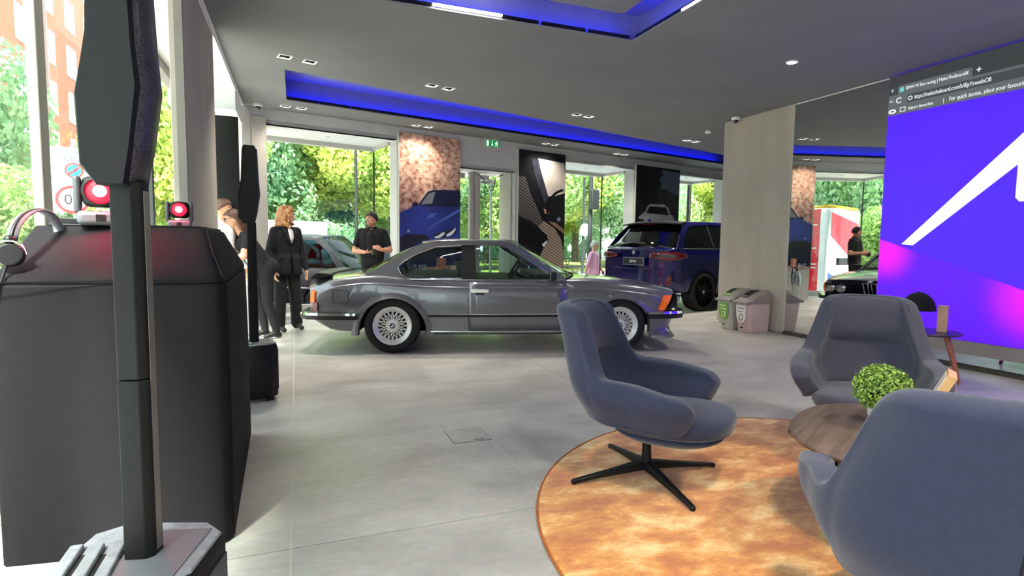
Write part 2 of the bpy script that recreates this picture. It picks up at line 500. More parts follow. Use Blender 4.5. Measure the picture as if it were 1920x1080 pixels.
# ------------------------------------------------------------------ recessed square downlights in pairs
M_reflector = pm('downlight_chrome', (210, 208, 204), 0.25, 0.9, vary=0.02)
def downlight(c, ang, label, energy, tilt):
    root = empty('downlight', (c[0], c[1], ZC), ang, label, 'ceiling light', 'square ceiling downlights')
    m = MB()
    for x, y, w, h in ((0, -0.0625, 0.14, 0.015), (0, 0.0625, 0.14, 0.015), (-0.0625, 0, 0.015, 0.11), (0.0625, 0, 0.015, 0.11)):
        m.box((x, y, -0.001), (w, h, 0.008))
    m.build('frame', M_white, root)
    m = MB(); h = 0.055
    for a, b in (((-h, -h), (h, -h)), ((h, -h), (h, h)), ((h, h), (-h, h)), ((-h, h), (-h, -h))):
        m.add([(a[0], a[1], 0), (b[0], b[1], 0), (b[0], b[1], 0.1), (a[0], a[1], 0.1)], [(0, 1, 2, 3)])
    m.add([(-h, -h, 0.1), (h, -h, 0.1), (h, h, 0.1), (-h, h, 0.1)], [(0, 1, 2, 3)])
    m.build('housing', M_black, root)
    MB().lathe([(0.020, 0.055), (0.034, 0.03), (0.046, 0.022), (0.044, 0.05), (0.018, 0.085)], 14).build('reflector', M_reflector, root, smooth=40)
    MB().lathe([(0.0, 0.05), (0.019, 0.05), (0.0, 0.058)], 10).build('bulb', M_bulb, root)
    if energy: spotlight('lamp', (0, 0, 0.02), energy, (1.0, 0.91, 0.79), 115, 0.9, tilt, root, 0.04)
    return root
where = ['above the boot of the grey coupe', 'above the middle of the grey coupe', 'above the nose of the grey coupe', 'on the ceiling strip by the left corner camera',
         'on the ceiling strip above the rock poster', 'on the ceiling strip above the carbon fibre poster', 'on the ceiling strip above the car poster', 'behind the plaster pillar',
         'by the screen wall, added out of view', 'over the armchairs, added out of view', 'above the viewer, added out of view', 'near the screen behind the viewer, added out of view', 'behind the viewer on the left, added out of view', 'behind the viewer in the middle, added out of view', 'behind the viewer on the right, added out of view', 'above the blue car']
for k, (a, b) in enumerate(PAIRS):
    ang = FA if a[1] > 5 else 0
    e = 85 if a[1] < 5 else (85 if k in (0, 1, 2, 7, 15) else 30)
    if k in (8, 11): e = 14
    downlight(a, ang, 'left square downlight of the pair ' + where[k], e, (0, 0, 0))
    downlight(b, ang, 'right square downlight of the pair ' + where[k], e, (0, 0, 0))

# single round light, detectors and cameras on the ceiling
def round_light(x, y, label):
    r = empty('round_downlight', (x, y, ZC), 0, label, 'ceiling light')
    MB().lathe([(0.062, 0), (0.062, -0.008), (0.05, -0.012), (0.046, 0.0)], 20).build('rim', M_white, r, smooth=40)
    MB().lathe([(0.046, -0.004), (0.0, -0.004)], 20).build('diffuser', emat('round_glow', (255, 244, 226), 9), r)
    spotlight('lamp', (0, 0, -0.03), 60, (1, 0.93, 0.84), 120, 0.9, (0, 0, 0), r)
round_light(4.99, 4.73, 'single round glowing ceiling light above the grey armchairs')
def dome_camera(x, y, z, label):
    r = empty('dome_camera', (x, y, z), 0, label, 'security camera', 'white dome cameras')
    MB().lathe([(0.062, 0), (0.066, -0.02), (0.06, -0.035), (0.042, -0.042)], 20).build('housing', M_white, r, smooth=40)
    MB().lathe([(0.042, -0.04), (0.038, -0.062), (0.024, -0.08), (0.0, -0.086)], 18).build('dome', pm('smoked_dome', (60, 60, 64), 0.1, vary=0.05), r, smooth=60)
dome_camera(-0.478, 9.097, ZC, 'white dome camera at the left corner next to the window column')
dome_camera(6.36, 7.05, ZC, 'white dome camera at the top of the plaster pillar')
def detector(x, y, z, label, rad=0.055):
    r = empty('smoke_detector', (x, y, z), 0, label, 'smoke detector')
    MB().lathe([(rad * 0.8, 0), (rad * 0.8, -0.012), (rad, -0.014), (rad, -0.032), (rad * 0.8, -0.042), (0, -0.046)], 18).build('body', M_white, r, smooth=35)
    MB().lathe([(rad * 1.005, -0.018), (rad * 1.005, -0.024)], 18).build('slot', M_black, r)
detector(6.656, 8.025, ZC, 'white smoke detector on the ceiling left of the pillar')

# ------------------------------------------------------------------ facade: header, columns, bays
def facbox(m, s0, s1, t0, t1, z0, z1, mi=0): return m.bb((s0, t0, z0), (s1, t1, z1), mi)
m = MB()
for s0, s1, z0 in ((-0.03, 3.63, 3.0), (3.63, 4.90, 2.64), (4.90, 14.0, 2.98)): facbox(m, s0, s1, 0.0, 0.12, z0, ZC + 0.3)
fac(m.build('wall_back', M_wallgrey, kind='structure'))
COLS = [(-0.03, 0.30), (2.41, 3.63), (4.90, 6.17), (8.27, 9.85), (11.7, 13.0)]
for k, (s0, s1) in enumerate(COLS):
    m = MB(); facbox(m, s0, s1, 0.002, 0.32, 0, ZC)
    o = fac(m.build('wall_column_%d' % (k + 1), M_plaster if k == 0 else M_wallgrey, kind='structure', bevel=0.006))
    if k == 0:
        q = MB(); facbox(q, 0.10, 0.30, -0.03, 0.0, 0.10, 3.08); q.build('cladding_panel', pm('column_panel', (186, 178, 170), 0.6, vary=0.03), o)
        q = MB(); facbox(q, -0.03, 0.09, -0.012, 0.0, 0.0, 3.19); q.build('column_trim', M_frame, o)
def bay(idx, s0, s1, ztop, ledge=0.12, tg=1.05):
    root = fac(empty('window_%d' % idx, kind='structure'))
    m = MB(); facbox(m, s0, s1, 0.0, tg + 0.1, ztop, ztop + 0.06); m.build('soffit', M_soffit, root)
    m = MB(); facbox(m, s0, s1, tg - 0.04, tg + 0.06, ztop - 0.075, ztop); facbox(m, s0, s0 + 0.05, 0.3, tg, ztop - 0.06, ztop); facbox(m, s1 - 0.05, s1, 0.3, tg, ztop - 0.06, ztop)
    m.build('window_head', M_frame, root)
    m = MB(); facbox(m, s0, s1, tg - 0.05, tg + 0.06, -0.2, ledge); facbox(m, s0, s0 + 0.05, 0.3, tg, -0.2, ledge); facbox(m, s1 - 0.05, s1, 0.3, tg, -0.2, ledge)
    m.build('window_sill', M_frame, root)
    for s in (s0 + 0.012, s1 - 0.012):
        m = MB(); facbox(m, s - 0.012, s + 0.012, tg - 0.012, tg + 0.012, ledge, ztop - 0.06); m.build('corner_post', M_dframe, root)
    m = MB(); facbox(m, s0 + 0.03, s1 - 0.03, tg - 0.004, tg + 0.004, ledge, ztop - 0.06); m.build('window_pane', M_glass, root)
    for s in (s0 + 0.015, s1 - 0.015):
        m = MB(); facbox(m, s - 0.004, s + 0.004, 0.32, tg - 0.015, ledge, ztop - 0.06); m.build('window_pane', M_glass, root)
    sl = MB().lathe([(0.045, 0), (0.045, -0.015), (0.02, -0.022), (0, -0.022)], 14).build('spot_fitting', M_white, root, loc=((s0 + s1) / 2, 0.5, ztop))
    return root
bay(1, 0.30, 2.41, 3.0)
bay(2, 6.17, 8.27, 2.97)
bay(3, 9.85, 11.7, 3.02)

# entrance between the two tall posters
dr = fac(empty('door_1', kind='structure'))
m = MB(); facbox(m, 3.63, 4.90, 0.0, 1.2, 2.64, 2.70); m.build('soffit', M_soffit, dr)
for s0, s1, t0, t1, z1 in ((3.66, 3.74, 0.45, 0.52, 2.62), (3.78, 3.84, 0.45, 0.52, 2.50), (4.10, 4.18, 0.38, 0.46, 2.62), (4.20, 4.33, 0.38, 0.5, 2.62), (4.86, 4.895, 0.1, 0.5, 2.64)):
    m = MB(); facbox(m, s0, s1, t0, t1, 0, z1); m.build('door_post', M_frame, dr, bevel=0.006)
m = MB(); facbox(m, 4.175, 4.19, 0.40, 0.44, 0, 2.35); m.build('door_seal', M_black, dr)
m = MB(); facbox(m, 3.63, 4.0, 0.42, 0.5, 2.50, 2.60); facbox(m, 4.2, 4.55, 0.40, 0.55, 2.50, 2.59); facbox(m, 4.55, 4.9, 0.7, 0.8, 2.46, 2.56); m.build('door_head', M_frame, dr)
for s0, s1, t in ((3.84, 4.10, 0.47), (4.33, 4.62, 0.44), (4.66, 4.88, 0.6)):
    m = MB(); facbox(m, s0, s1, t - 0.004, t + 0.004, 0.05, 2.5); m.build('window_pane', M_glass, dr)
m = MB(); facbox(m, 4.60, 4.635, 0.42, 0.46, 0, 2.46); m.build('door_stile', M_white, dr)
m = MB(); m.tube([(4.05, 0.4, 2.60), (4.2, 0.38, 2.63), (4.42, 0.38, 2.50), (4.45, 0.38, 2.36), (4.52, 0.38, 2.28), (4.62, 0.38, 2.30), (4.67, 0.38, 2.45), (4.68, 0.38, 2.55), (4.85, 0.36, 2.63), (4.9, 0.36, 2.63)], 0.008, 6)
m.build('cable', M_black, dr, smooth=60)

# ------------------------------------------------------------------ left window wall
m = MB(); m.bb((-0.70, 4.55, 0), (-0.79, 6.12, ZC)); wl = m.build('wall_left', M_plaster, kind='structure', bevel=0.006)
MB().bb((-0.699, 4.51, 0.0), (-0.75, 4.549, ZC)).build('column_trim', M_frame_backlit, wl)
m = MB(); m.bb((GX - 0.1, -4, 3.16), (-0.69, 9.0, 3.22)); m.build('trim_2', M_soffit, kind='structure')
MB().bb((-0.70, -4, ZC - 0.012), (-0.682, 9.25, ZC + 0.0)).build('trim_3', M_white, kind='structure')
# lower box at the end of the left bay, with its round light
m = MB(); m.bb((GX - 0.1, 8.2, 2.92), (-0.70, 9.2, 3.16)); bx = m.build('trim_4', M_soffit, kind='structure')
MB().lathe([(0.05, 0), (0.05, -0.015), (0, -0.02)], 14).build('spot_fitting', M_white, bx, loc=(-1.0, 8.5, 2.92))
wn = empty('window_4', kind='structure')
m = MB(); m.bb((GX - 0.05, -4, 3.05), (GX + 0.05, 9.2, 3.17)); m.build('window_head', M_frame_backlit, wn)
m = MB(); m.bb((GX - 0.05, -4, -0.2), (GX + 0.05, 9.2, 0.1)); m.build('window_sill', M_frame, wn)
for y0, y1, mt in ((3.95, 4.07, M_frame_backlit), (1.6, 1.7, M_frame_backlit), (-0.8, -0.7, M_frame_backlit), (6.6, 6.66, M_dframe)):
    m = MB(); m.bb((GX - 0.03, y0, 0.1), (GX + 0.025, y1, 3.06)); m.build('window_mullion', mt, wn, bevel=0.008)
for y0, y1 in ((-4, -0.8), (-0.7, 1.6), (1.7, 3.95), (4.07, 6.6), (6.66, 9.2)):
    m = MB(); m.bb((GX - 0.004, y0 + 0.003, 0.1), (GX + 0.004, y1 - 0.003, 3.06)); m.build('window_pane', M_glass, wn)

# ------------------------------------------------------------------ right: plaster pillar, mirror, screen wall
m = MB(); m.bb((XW, 6.06, 0.03), (XW + 0.42, 7.42, ZC)); m.bb((XW + 0.10, 4.0, 0.0), (XW + 0.42, 6.06, ZC)); m.bb((XW + 0.10, -4, 0.0), (XW + 0.42, 4.0, ZC)); m.bb((XW + 0.03, 6.07, 0), (XW + 0.4, 7.40, 0.03))
wr = m.build('wall_right', M_plaster, kind='structure')
MB().bb((XW - 0.006, 6.045, 0.03), (XW + 0.02, 6.062, ZC - 0.01)).build('column_trim', M_frame, wr)
M_mir = pm('mirror_silver', (214, 220, 216), 0.0, 1.0, vary=0.0)
MB().bb((XW + 0.0, -3.9, 0.055), (XW + 0.1, 6.04, ZC - 0.02)).build('wall_mirror', M_mir, kind='structure')
MB().bb((XW - 0.012, -3.9, 0.0), (XW + 0.05, 6.06, 0.05)).build('baseboard_right', pm('skirting_dark', (70, 62, 58), 0.4, vary=0.05), kind='structure')
MB().bb((XW - 0.004, -3.9, ZC - 0.018), (XW + 0.05, 6.04, ZC - 0.006)).build('trim_5', M_white, kind='structure')
MB().bb((-1.4, -4.15, 0), (14, -4.0, ZC)).build('wall_front', M_wallgrey, kind='structure')
MB().bb((13.8, -4, 0), (14.0, 13.4, ZC)).build('wall_side', M_wallgrey, kind='structure')
MB().bb((XW + 0.42, 5.9, 0), (13.9, 6.06, ZC)).build('wall_partition', M_wallgrey, kind='structure')

# ================================================================== LED screen on the mirror wall
def screen_material():
    m = bpy.data.materials.new('led_picture'); m.use_nodes = True
    nt = m.node_tree; b = nt.nodes['Principled BSDF']
    tc = nt.nodes.new('ShaderNodeTexCoord'); sp = nt.nodes.new('ShaderNodeSeparateXYZ')
    nt.links.new(tc.outputs['Object'], sp.inputs['Vector'])   # object Y = along wall, Z = height
    def math_(op, a, bb):
        n = nt.nodes.new('ShaderNodeMath'); n.operation = op
        for i, v in enumerate((a, bb)):
            if isinstance(v, (int, float)): n.inputs[i].default_value = v
            else: nt.links.new(v, n.inputs[i])
        return n.outputs['Value']
    # picture of a floor below a slanting edge: z - (1.339 + (y-4.622)*0.34)
    yy = sp.outputs['Y']; zz = sp.outputs['Z']
    edge = math_('SUBTRACT', zz, math_('ADD', math_('MULTIPLY', math_('SUBTRACT', yy, 4.622), 0.34), 1.339))
    up = nt.nodes.new('ShaderNodeMapRange'); nt.links.new(edge, up.inputs['Value']); up.inputs['From Min'].default_value = -0.006; up.inputs['From Max'].default_value = 0.006
    def hot(cy, cz, r):
        d = math_('SQRT', math_('ADD', math_('POWER', math_('SUBTRACT', yy, cy), 2.0), math_('POWER', math_('SUBTRACT', zz, cz), 2.0)), 0.0)
        n = nt.nodes.new('ShaderNodeMapRange'); nt.links.new(d, n.inputs['Value']); n.inputs['From Min'].default_value = r; n.inputs['From Max'].default_value = 0.0
        n.interpolation_type = 'SMOOTHERSTEP'
        return n.outputs['Result']
    hs = math_('MINIMUM', math_('ADD', hot(4.56, 1.18, 0.42), hot(3.08, 0.80, 0.62)), 1.0)
    low = nt.nodes.new('ShaderNodeMix'); low.data_type = 'RGBA'
    low.inputs['A'].default_value = lin((86, 0, 255)); low.inputs['B'].default_value = lin((225, 0, 255)); nt.links.new(hs, low.inputs['Factor'])
    nz = nt.nodes.new('ShaderNodeTexNoise'); nz.inputs['Scale'].default_value = 1.3; nt.links.new(tc.outputs['Object'], nz.inputs['Vector'])
    top = nt.nodes.new('ShaderNodeMix'); top.data_type = 'RGBA'
    top.inputs['A'].default_value = lin((60, 26, 226)); top.inputs['B'].default_value = lin((84, 2, 246)); nt.links.new(nz.outputs['Fac'], top.inputs['Factor'])
    mx = nt.nodes.new('ShaderNodeMix'); mx.data_type = 'RGBA'
    nt.links.new(up.outputs['Result'], mx.inputs['Factor']); nt.links.new(low.outputs['Result'], mx.inputs['A']); nt.links.new(top.outputs['Result'], mx.inputs['B'])
    b.inputs['Base Color'].default_value = (0.01, 0.01, 0.012, 1); b.inputs['Roughness'].default_value = 0.5
    nt.links.new(mx.outputs['Result'], b.inputs['Emission Color']); b.inputs['Emission Strength'].default_value = 0.66
    return m
scr = empty('led_wall_screen', (0, 0, 0), 0, 'huge purple and blue screen showing a browser window and a white slanted bar', 'screen')
XS = 6.40
MB().bb((XS, 0.2, 0.31), (XW - 0.002, 4.655, 3.195)).build('display', screen_material(), scr)
MB().bb((XS + 0.001, 0.2, 0.17), (XW - 0.002, 4.65, 0.305)).build('lower_bezel', pm('bezel_grey', (150, 140, 138), 0.45, 0.2, vary=0.03), scr)
M_ui = emat('ui_grey', (92, 98, 100), 0.52); M_uid = emat('ui_dark', (48, 52, 54), 0.52); M_uib = emat('ui_field', (58, 64, 70), 0.52); M_uw = emat('ui_white', (240, 244, 245), 0.56); M_uit = emat('ui_teal', (110, 200, 195), 0.52)
def scpoly(name, pts, mat, d): return MB().prism([(XS - d, y, z) for y, z in pts], (d * 0.5, 0, 0)).build(name, mat, scr)
scpoly('tab_bar', [(0.2, 2.98), (4.654, 2.98), (4.654, 3.194), (0.2, 3.194)], M_uid, 0.002)
scpoly('tool_bar', [(0.2, 2.755), (4.654, 2.755), (4.654, 2.982), (0.2, 2.982)], M_ui, 0.003)
scpoly('active_tab', [(4.55, 2.98), (3.80, 2.98), (3.80, 3.06), (3.82, 3.075), (4.53, 3.075), (4.55, 3.06)], M_ui, 0.004)
scpoly('tab_button', [(4.64, 3.0), (4.575, 3.0), (4.575, 3.075), (4.64, 3.075)], M_uib, 0.004)
scpoly('address_field', [(4.42, 2.865), (0.6, 2.865), (0.6, 2.955), (4.42, 2.955), (4.44, 2.94), (4.44, 2.88)], M_uib, 0.005)
scpoly('favicon', [(4.53, 3.0), (4.485, 3.0), (4.485, 3.05), (4.53, 3.05)], M_uit, 0.006)
RS = Euler((PI / 2, 0, -PI / 2))
def sctext(body, size, y, z, xs=0.95): return text('screen_text', body, size, M_uw, scr, (XS - 0.007, y, z), RS, 0.0005, xs=xs)
sctext('BMW M Sim racing | MakeTheBoard', 0.05, 4.46, 3.012, 0.80)
sctext('x', 0.075, 3.865, 3.012); sctext('+', 0.1, 3.765, 3.0)
sctext('https://maketheboard.com/b/iEpYxwadnO8', 0.062, 4.36, 2.89, 0.68)
sctext('Import favourites', 0.052, 4.42, 2.785, 0.72); sctext('|', 0.06, 4.06, 2.785)
sctext('For quick access, place your favourites here on the favourites bar.', 0.062, 4.0, 2.785, 0.72)
sctext('v', 0.06, 4.625, 3.02); sctext('<-', 0.06, 4.64, 2.895)
m = MB(); m.tube([(XS - 0.007, 4.53 - 0.028 * math.cos(a), 2.912 + 0.028 * math.sin(a)) for a in [0.5 + 5.0 * i / 14 for i in range(15)]], 0.005, 5); m.build('reload_icon', M_uw, scr)
m = MB(); m.tube([(XS - 0.007, 4.405 - 0.02 * math.cos(a), 2.91 + 0.02 * math.sin(a)) for a in [2 * PI * i / 14 for i in range(14)]], 0.004, 5, closed=True); m.build('lock_icon', M_uw, scr)
m = MB(); m.tube([(XS - 0.007, 4.60 - 0.035 * math.cos(a), 2.80 + 0.018 * math.sin(a)) for a in [2 * PI * i / 14 for i in range(14)]], 0.008, 5, closed=True); m.build('star_icon', M_uw, scr)
m = MB(); m.tube([(XS - 0.007, y, z) for y, z in ((4.51, 2.78), (4.455, 2.78), (4.455, 2.825), (4.51, 2.825))], 0.004, 5, closed=True); m.build('folder_icon', M_uw, scr)
scpoly('white_bar', [(4.40, 1.291), (4.27, 1.28), (3.30, 2.09), (2.6, 2.67), (2.45, 2.755), (2.85, 2.755), (3.32, 2.345)], M_uw, 0.004)
scpoly('white_bar', [(3.345, 1.74), (3.31, 1.70), (2.7, 1.70), (2.7, 2.2), (3.20, 2.172), (3.345, 2.05)], M_uw, 0.0045)

# ================================================================== floor hatch, exit sign, posters
fh = empty('floor_hatch', (1.02, 3.44, 0), 0, 'small square service hatch set in the floor tiles', 'floor hatch')
m = MB(); m.box((0, 0, 0.001), (0.25, 0.25, 0.003)); m.build('hatch_frame', pm('hatch_gap', (84, 82, 80), 0.6, vary=0.05), fh)
m = MB(); m.box((0, 0, 0.002), (0.243, 0.243, 0.003)); m.build('lid', M_tile, fh)
m = MB(); m.box((0.045, -0.10, 0.0035), (0.07, 0.022, 0.002)); m.build('lift_handle', pm('hatch_metal', (120, 120, 118), 0.4, 0.5), fh)

ex = fac(empty('exit_sign', label='green running-man exit sign hanging below the ceiling above the entrance', cat='sign'))
ex.location = fw(4.30, -0.08, 3.13)
m = MB(); m.box((0, 0, 0), (0.34, 0.03, 0.17)); m.build('sign_body', pm('sign_housing', (186, 196, 180), 0.4, vary=0.02), ex, bevel=0.005)
m = MB(); m.box((0, -0.016, -0.005), (0.29, 0.004, 0.12)); m.build('sign_face', emat('exit_green', (0, 138, 70), 0.45), ex)
M_exw = emat('exit_white', (225, 255, 230), 0.6)
m = MB(); m.box((-0.11, -0.019, -0.005), (0.045, 0.003, 0.10)); m.build('door_symbol', M_exw, ex)
m = MB(); m.box((-0.01, -0.019, 0.01), (0.012, 0.003, 0.07)); m.prism([(-0.035, -0.0205, -0.02), (0.015, -0.0205, -0.02), (-0.01, -0.0205, -0.055)], (0, 0.003, 0)); m.build('arrow_symbol', M_exw, ex)
m = MB(); m.cyl((0.10, -0.0205, 0.035), (0.10, -0.0175, 0.035), 0.012, n=10)
for p, q in (((0.095, 0.02), (0.08, -0.015)), ((0.08, -0.015), (0.055, -0.05)), ((0.085, -0.015), (0.11, -0.03)), ((0.11, -0.03), (0.105, -0.055)), ((0.095, 0.018), (0.065, 0.012)), ((0.065, 0.012), (0.055, -0.006)), ((0.095, 0.015), (0.125, -0.003))):
    m.cyl((p[0], -0.019, p[1]), (q[0], -0.019, q[1]), 0.007, n=6)
m.build('running_figure', M_exw, ex)
m = MB(); m.cyl((0.05, 0, 0.085), (0.05, 0, 0.088), 0.04, n=12); m.build('mount', M_white, ex)

def poly_mat(name, c, rough=0.35, **k): return pm(name, c, rough, **k)
def poster(s0, s1, z0, z1, label, backmat, t=-0.05):
    root = fac(empty('poster', label=label, cat='poster')); root.location = fw(s0, t, z0)
    w, h = s1 - s0, z1 - z0
    MB().bb((0, 0.0, 0), (w, 0.045, h)).build('panel', backmat, root, bevel=0.003)
    MB().bb((-0.012, -0.002, 0), (0.0, 0.048, h)).build('edge_profile', M_frame, root)
    return root, w, h
def flat(root, name, pts, mat, d): return MB().prism([(x, -d, z) for x, z in pts], (0, d * 0.4, 0)).build(name, mat, root)
# poster with rock face and blue car
def rock_mat():
    m = bpy.data.materials.new('rock_print'); m.use_nodes = True
    nt = m.node_tree; b = nt.nodes['Principled BSDF']; tc = nt.nodes.new('ShaderNodeTexCoord')
    n1 = nt.nodes.new('ShaderNodeTexNoise'); n1.inputs['Scale'].default_value = 11; n1.inputs['Detail'].default_value = 10; n1.inputs['Roughness'].default_value = 0.7
    n2 = nt.nodes.new('ShaderNodeTexNoise'); n2.inputs['Scale'].default_value = 1.3; n2.inputs['Detail'].default_value = 2
    for n in (n1, n2): nt.links.new(tc.outputs['Object'], n.inputs['Vector'])
    r = nt.nodes.new('ShaderNodeValToRGB'); e = r.color_ramp.elements
    e[0].position = 0.36; e[0].color = lin((84, 48, 46)); e[1].position = 0.56; e[1].color = lin((244, 208, 184))
    x = e.new(0.45); x.color = lin((198, 140, 112))
    r2 = nt.nodes.new('ShaderNodeValToRGB'); r2.color_ramp.elements[0].position = 0.42; r2.color_ramp.elements[0].color = (0.5, 0.44, 0.48, 1); r2.color_ramp.elements[1].position = 0.6; r2.color_ramp.elements[1].color = (1, 1, 1, 1)
    mx = nt.nodes.new('ShaderNodeMix'); mx.data_type = 'RGBA'; mx.blend_type = 'MULTIPLY'; mx.inputs['Factor'].default_value = 0.9
    nt.links.new(n1.outputs['Fac'], r.inputs['Fac']); nt.links.new(n2.outputs['Fac'], r2.inputs['Fac'])
    nt.links.new(r.outputs['Color'], mx.inputs['A']); nt.links.new(r2.outputs['Color'], mx.inputs['B']); nt.links.new(mx.outputs['Result'], b.inputs['Base Color'])
    b.inputs['Roughness'].default_value = 0.4
    return m
P1, w, h = poster(2.43, 3.63, 0.75, 3.125, 'tall poster of a blue car nose below sunlit orange rock', rock_mat())
pb = poly_mat('print_blue', (38, 52, 140), vary=0.25, scale=1.5); pn = poly_mat('print_navy', (16, 20, 52), vary=0.2); pl = poly_mat('print_blue_light', (70, 96, 190), vary=0.2, scale=2)
pw = poly_mat('print_white', (232, 236, 240), vary=0.03); pk = poly_mat('print_black', (14, 14, 18), vary=0.2); pg = poly_mat('print_grey', (120, 122, 126), vary=0.1)
zz = lambda py: 0.36 + (470 - py) / (470 - 250) * 2.03      # photo rows to height on the poster
xx = lambda px: (px - 749) / 110.0 * w
def P(pts): return [(xx(a), zz(b)) for a, b in pts]
flat(P1, 'printed_car_body', P([(749, 400), (772, 388), (782, 383), (800, 378), (859, 375), (859, 460), (749, 462)]), pb, 0.002)
flat(P1, 'printed_car_roof', P([(781, 384), (798, 358), (808, 354), (830, 352), (859, 351), (859, 384), (800, 386)]), pn, 0.003)
flat(P1, 'printed_windscreen', P([(786, 383), (800, 361), (812, 357), (806, 380)]), pg, 0.004)
flat(P1, 'printed_mirror', P([(770, 383), (774, 379), (781, 380), (780, 386), (772, 387)]), pn, 0.004)
flat(P1, 'printed_hood_light', P([(800, 400), (815, 397), (808, 407), (796, 410)]), pl, 0.0035)
flat(P1, 'printed_hood_crease', P([(796, 428), (856, 388), (859, 388), (859, 392), (800, 431)]), pl, 0.0035)
flat(P1, 'printed_grille', P([(749, 447), (762, 440), (792, 440), (803, 449), (803, 470), (749, 470)]), pk, 0.004)
flat(P1, 'printed_lower', P([(749, 462), (859, 458), (859, 500), (749, 505)]), pn, 0.0025)
flat(P1, 'printed_headlight', P([(808, 440), (830, 433), (851, 425), (849, 437), (835, 443), (814, 447)]), pk, 0.004)
for q in ([(810, 444), (818, 441), (824, 436), (830, 434), (828, 440), (820, 446), (812, 447)], [(832, 440), (843, 432), (850, 425), (850, 430), (844, 439), (834, 444)]):
    flat(P1, 'printed_light_signature', P(q), pw, 0.005)
def roundel(root, x, z, r, d, axis='y'):
    """round badge: dark ring, blue and white quarters"""
    o = empty('badge', (x, -d, z), parent=root)
    MB().lathe([(r, 0), (r, -0.002), (0, -0.002)], 20, axis='y').build('badge_ring', M_white, o)
    MB().lathe([(r * 0.92, -0.0021), (r * 0.92, -0.003), (0, -0.003)], 20, axis='y').build('badge_rim', M_black, o)
    for k in range(4):
        pts = [(0, 0)] + [(r * 0.58 * math.cos(k * PI / 2 + a * PI / 12), r * 0.58 * math.sin(k * PI / 2 + a * PI / 12)) for a in range(7)]
        MB().prism([(a, -0.0035, b) for a, b in pts], (0, 0.001, 0)).build('badge_quarter', pm('badge_blue', (40, 110, 200), 0.3) if k % 2 else M_white, o)
    return o
roundel(P1, xx(764), zz(434), 0.03, 0.006)
text('poster_text', 'THE M8', 0.12, pw, P1, (0.10, -0.004, 0.02), Euler((PI / 2, 0, 0)), 0.0005)
# poster of a cabin detail in carbon fibre
def carbon_mat(name, a, b_, sc):
    m = bpy.data.materials.new(name); m.use_nodes = True
    nt = m.node_tree; b = nt.nodes['Principled BSDF']; tc = nt.nodes.new('ShaderNodeTexCoord')
    wv = nt.nodes.new('ShaderNodeTexWave'); wv.inputs['Scale'].default_value = sc; wv.inputs['Distortion'].default_value = 0.6
    mp = nt.nodes.new('ShaderNodeMapping'); mp.inputs['Rotation'].default_value = (0, math.radians(62), 0)
    nt.links.new(tc.outputs['Object'], mp.inputs['Vector']); nt.links.new(mp.outputs['Vector'], wv.inputs['Vector'])
    r = nt.nodes.new('ShaderNodeValToRGB'); r.color_ramp.elements[0].color = lin(a); r.color_ramp.elements[1].color = lin(b_)
    nt.links.new(wv.outputs['Fac'], r.inputs['Fac']); nt.links.new(r.outputs['Color'], b.inputs['Base Color']); b.inputs['Roughness'].default_value = 0.4
    return m
P2, w, h = poster(4.95, 6.15, 0.75, 3.10, 'tall dark poster of a carbon fibre car cabin and steering wheel', poly_mat('print_charcoal', (26, 26, 30), vary=0.3, scale=3))
zz = lambda py: 0.46 + (460 - py) / (460 - 281) * 1.88
xx = lambda px: (px - 974) / 83.0 * w
flat(P2, 'printed_windscreen', P([(1007, 293), (1054, 297), (1057, 320), (1057, 355), (1040, 362), (1026, 364), (1015, 330)]), poly_mat('print_sand', (206, 196, 186), vary=0.12, scale=2), 0.003)
flat(P2, 'printed_pillar', P([(996, 295), (1006, 294), (1016, 330), (1026, 364), (1020, 378), (1008, 345), (1000, 320)]), poly_mat('print_slate', (52, 56, 66), vary=0.2), 0.0035)
flat(P2, 'printed_carbon', P([(974, 330), (985, 330), (994, 360), (1010, 395), (1016, 412), (1009, 424), (996, 414), (974, 402)]), carbon_mat('carbon_dark', (24, 24, 26), (110, 108, 106), 6), 0.002)
flat(P2, 'printed_carbon_light', P([(1009, 424), (1018, 412), (1038, 425), (1050, 445), (1056, 470), (1056, 520), (1005, 520), (1015, 475), (1026, 450), (1022, 438)]), carbon_mat('carbon_light', (90, 78, 66), (196, 176, 156), 6), 0.0025)
flat(P2, 'printed_dash', P([(1026, 412), (1040, 415), (1057, 428), (1057, 438), (1046, 428)]), poly_mat('print_tan', (150, 120, 98), vary=0.15), 0.003)
flat(P2, 'printed_glove_box', P([(974, 408), (1000, 420), (1025, 440), (1027, 452), (1018, 466), (974, 452)]), pk, 0.003)
flat(P2, 'printed_handle_light', P([(1016, 458), (1024, 450), (1026, 453), (1019, 463)]), pw, 0.004)
m = MB(); m.tube([(xx(1059) + 0.5 * math.cos(a), -0.003, zz(393) + 0.46 * math.sin(a)) for a in [math.radians(84 + 8 * i) for i in range(15)] if xx(1059) + 0.5 * math.cos(a) < w], 0.03, 6)
m.v = [(x, -0.004 + (y + 0.003) * 0.05, z) for x, y, z in m.v]; m.build('printed_steering_rim', pk, P2)
flat(P2, 'printed_steering_hub', P([(1036, 396), (1044, 388), (1057, 387), (1057, 418), (1046, 414), (1038, 406)]), poly_mat('print_hub', (30, 30, 32), vary=0.1), 0.0045)
flat(P2, 'printed_steering_spoke', P([(1018, 388), (1026, 392), (1028, 400), (1020, 398)]), poly_mat('print_rose', (200, 140, 130), vary=0.1), 0.0045)
roundel(P2, xx(1046), zz(408), 0.05, 0.006)
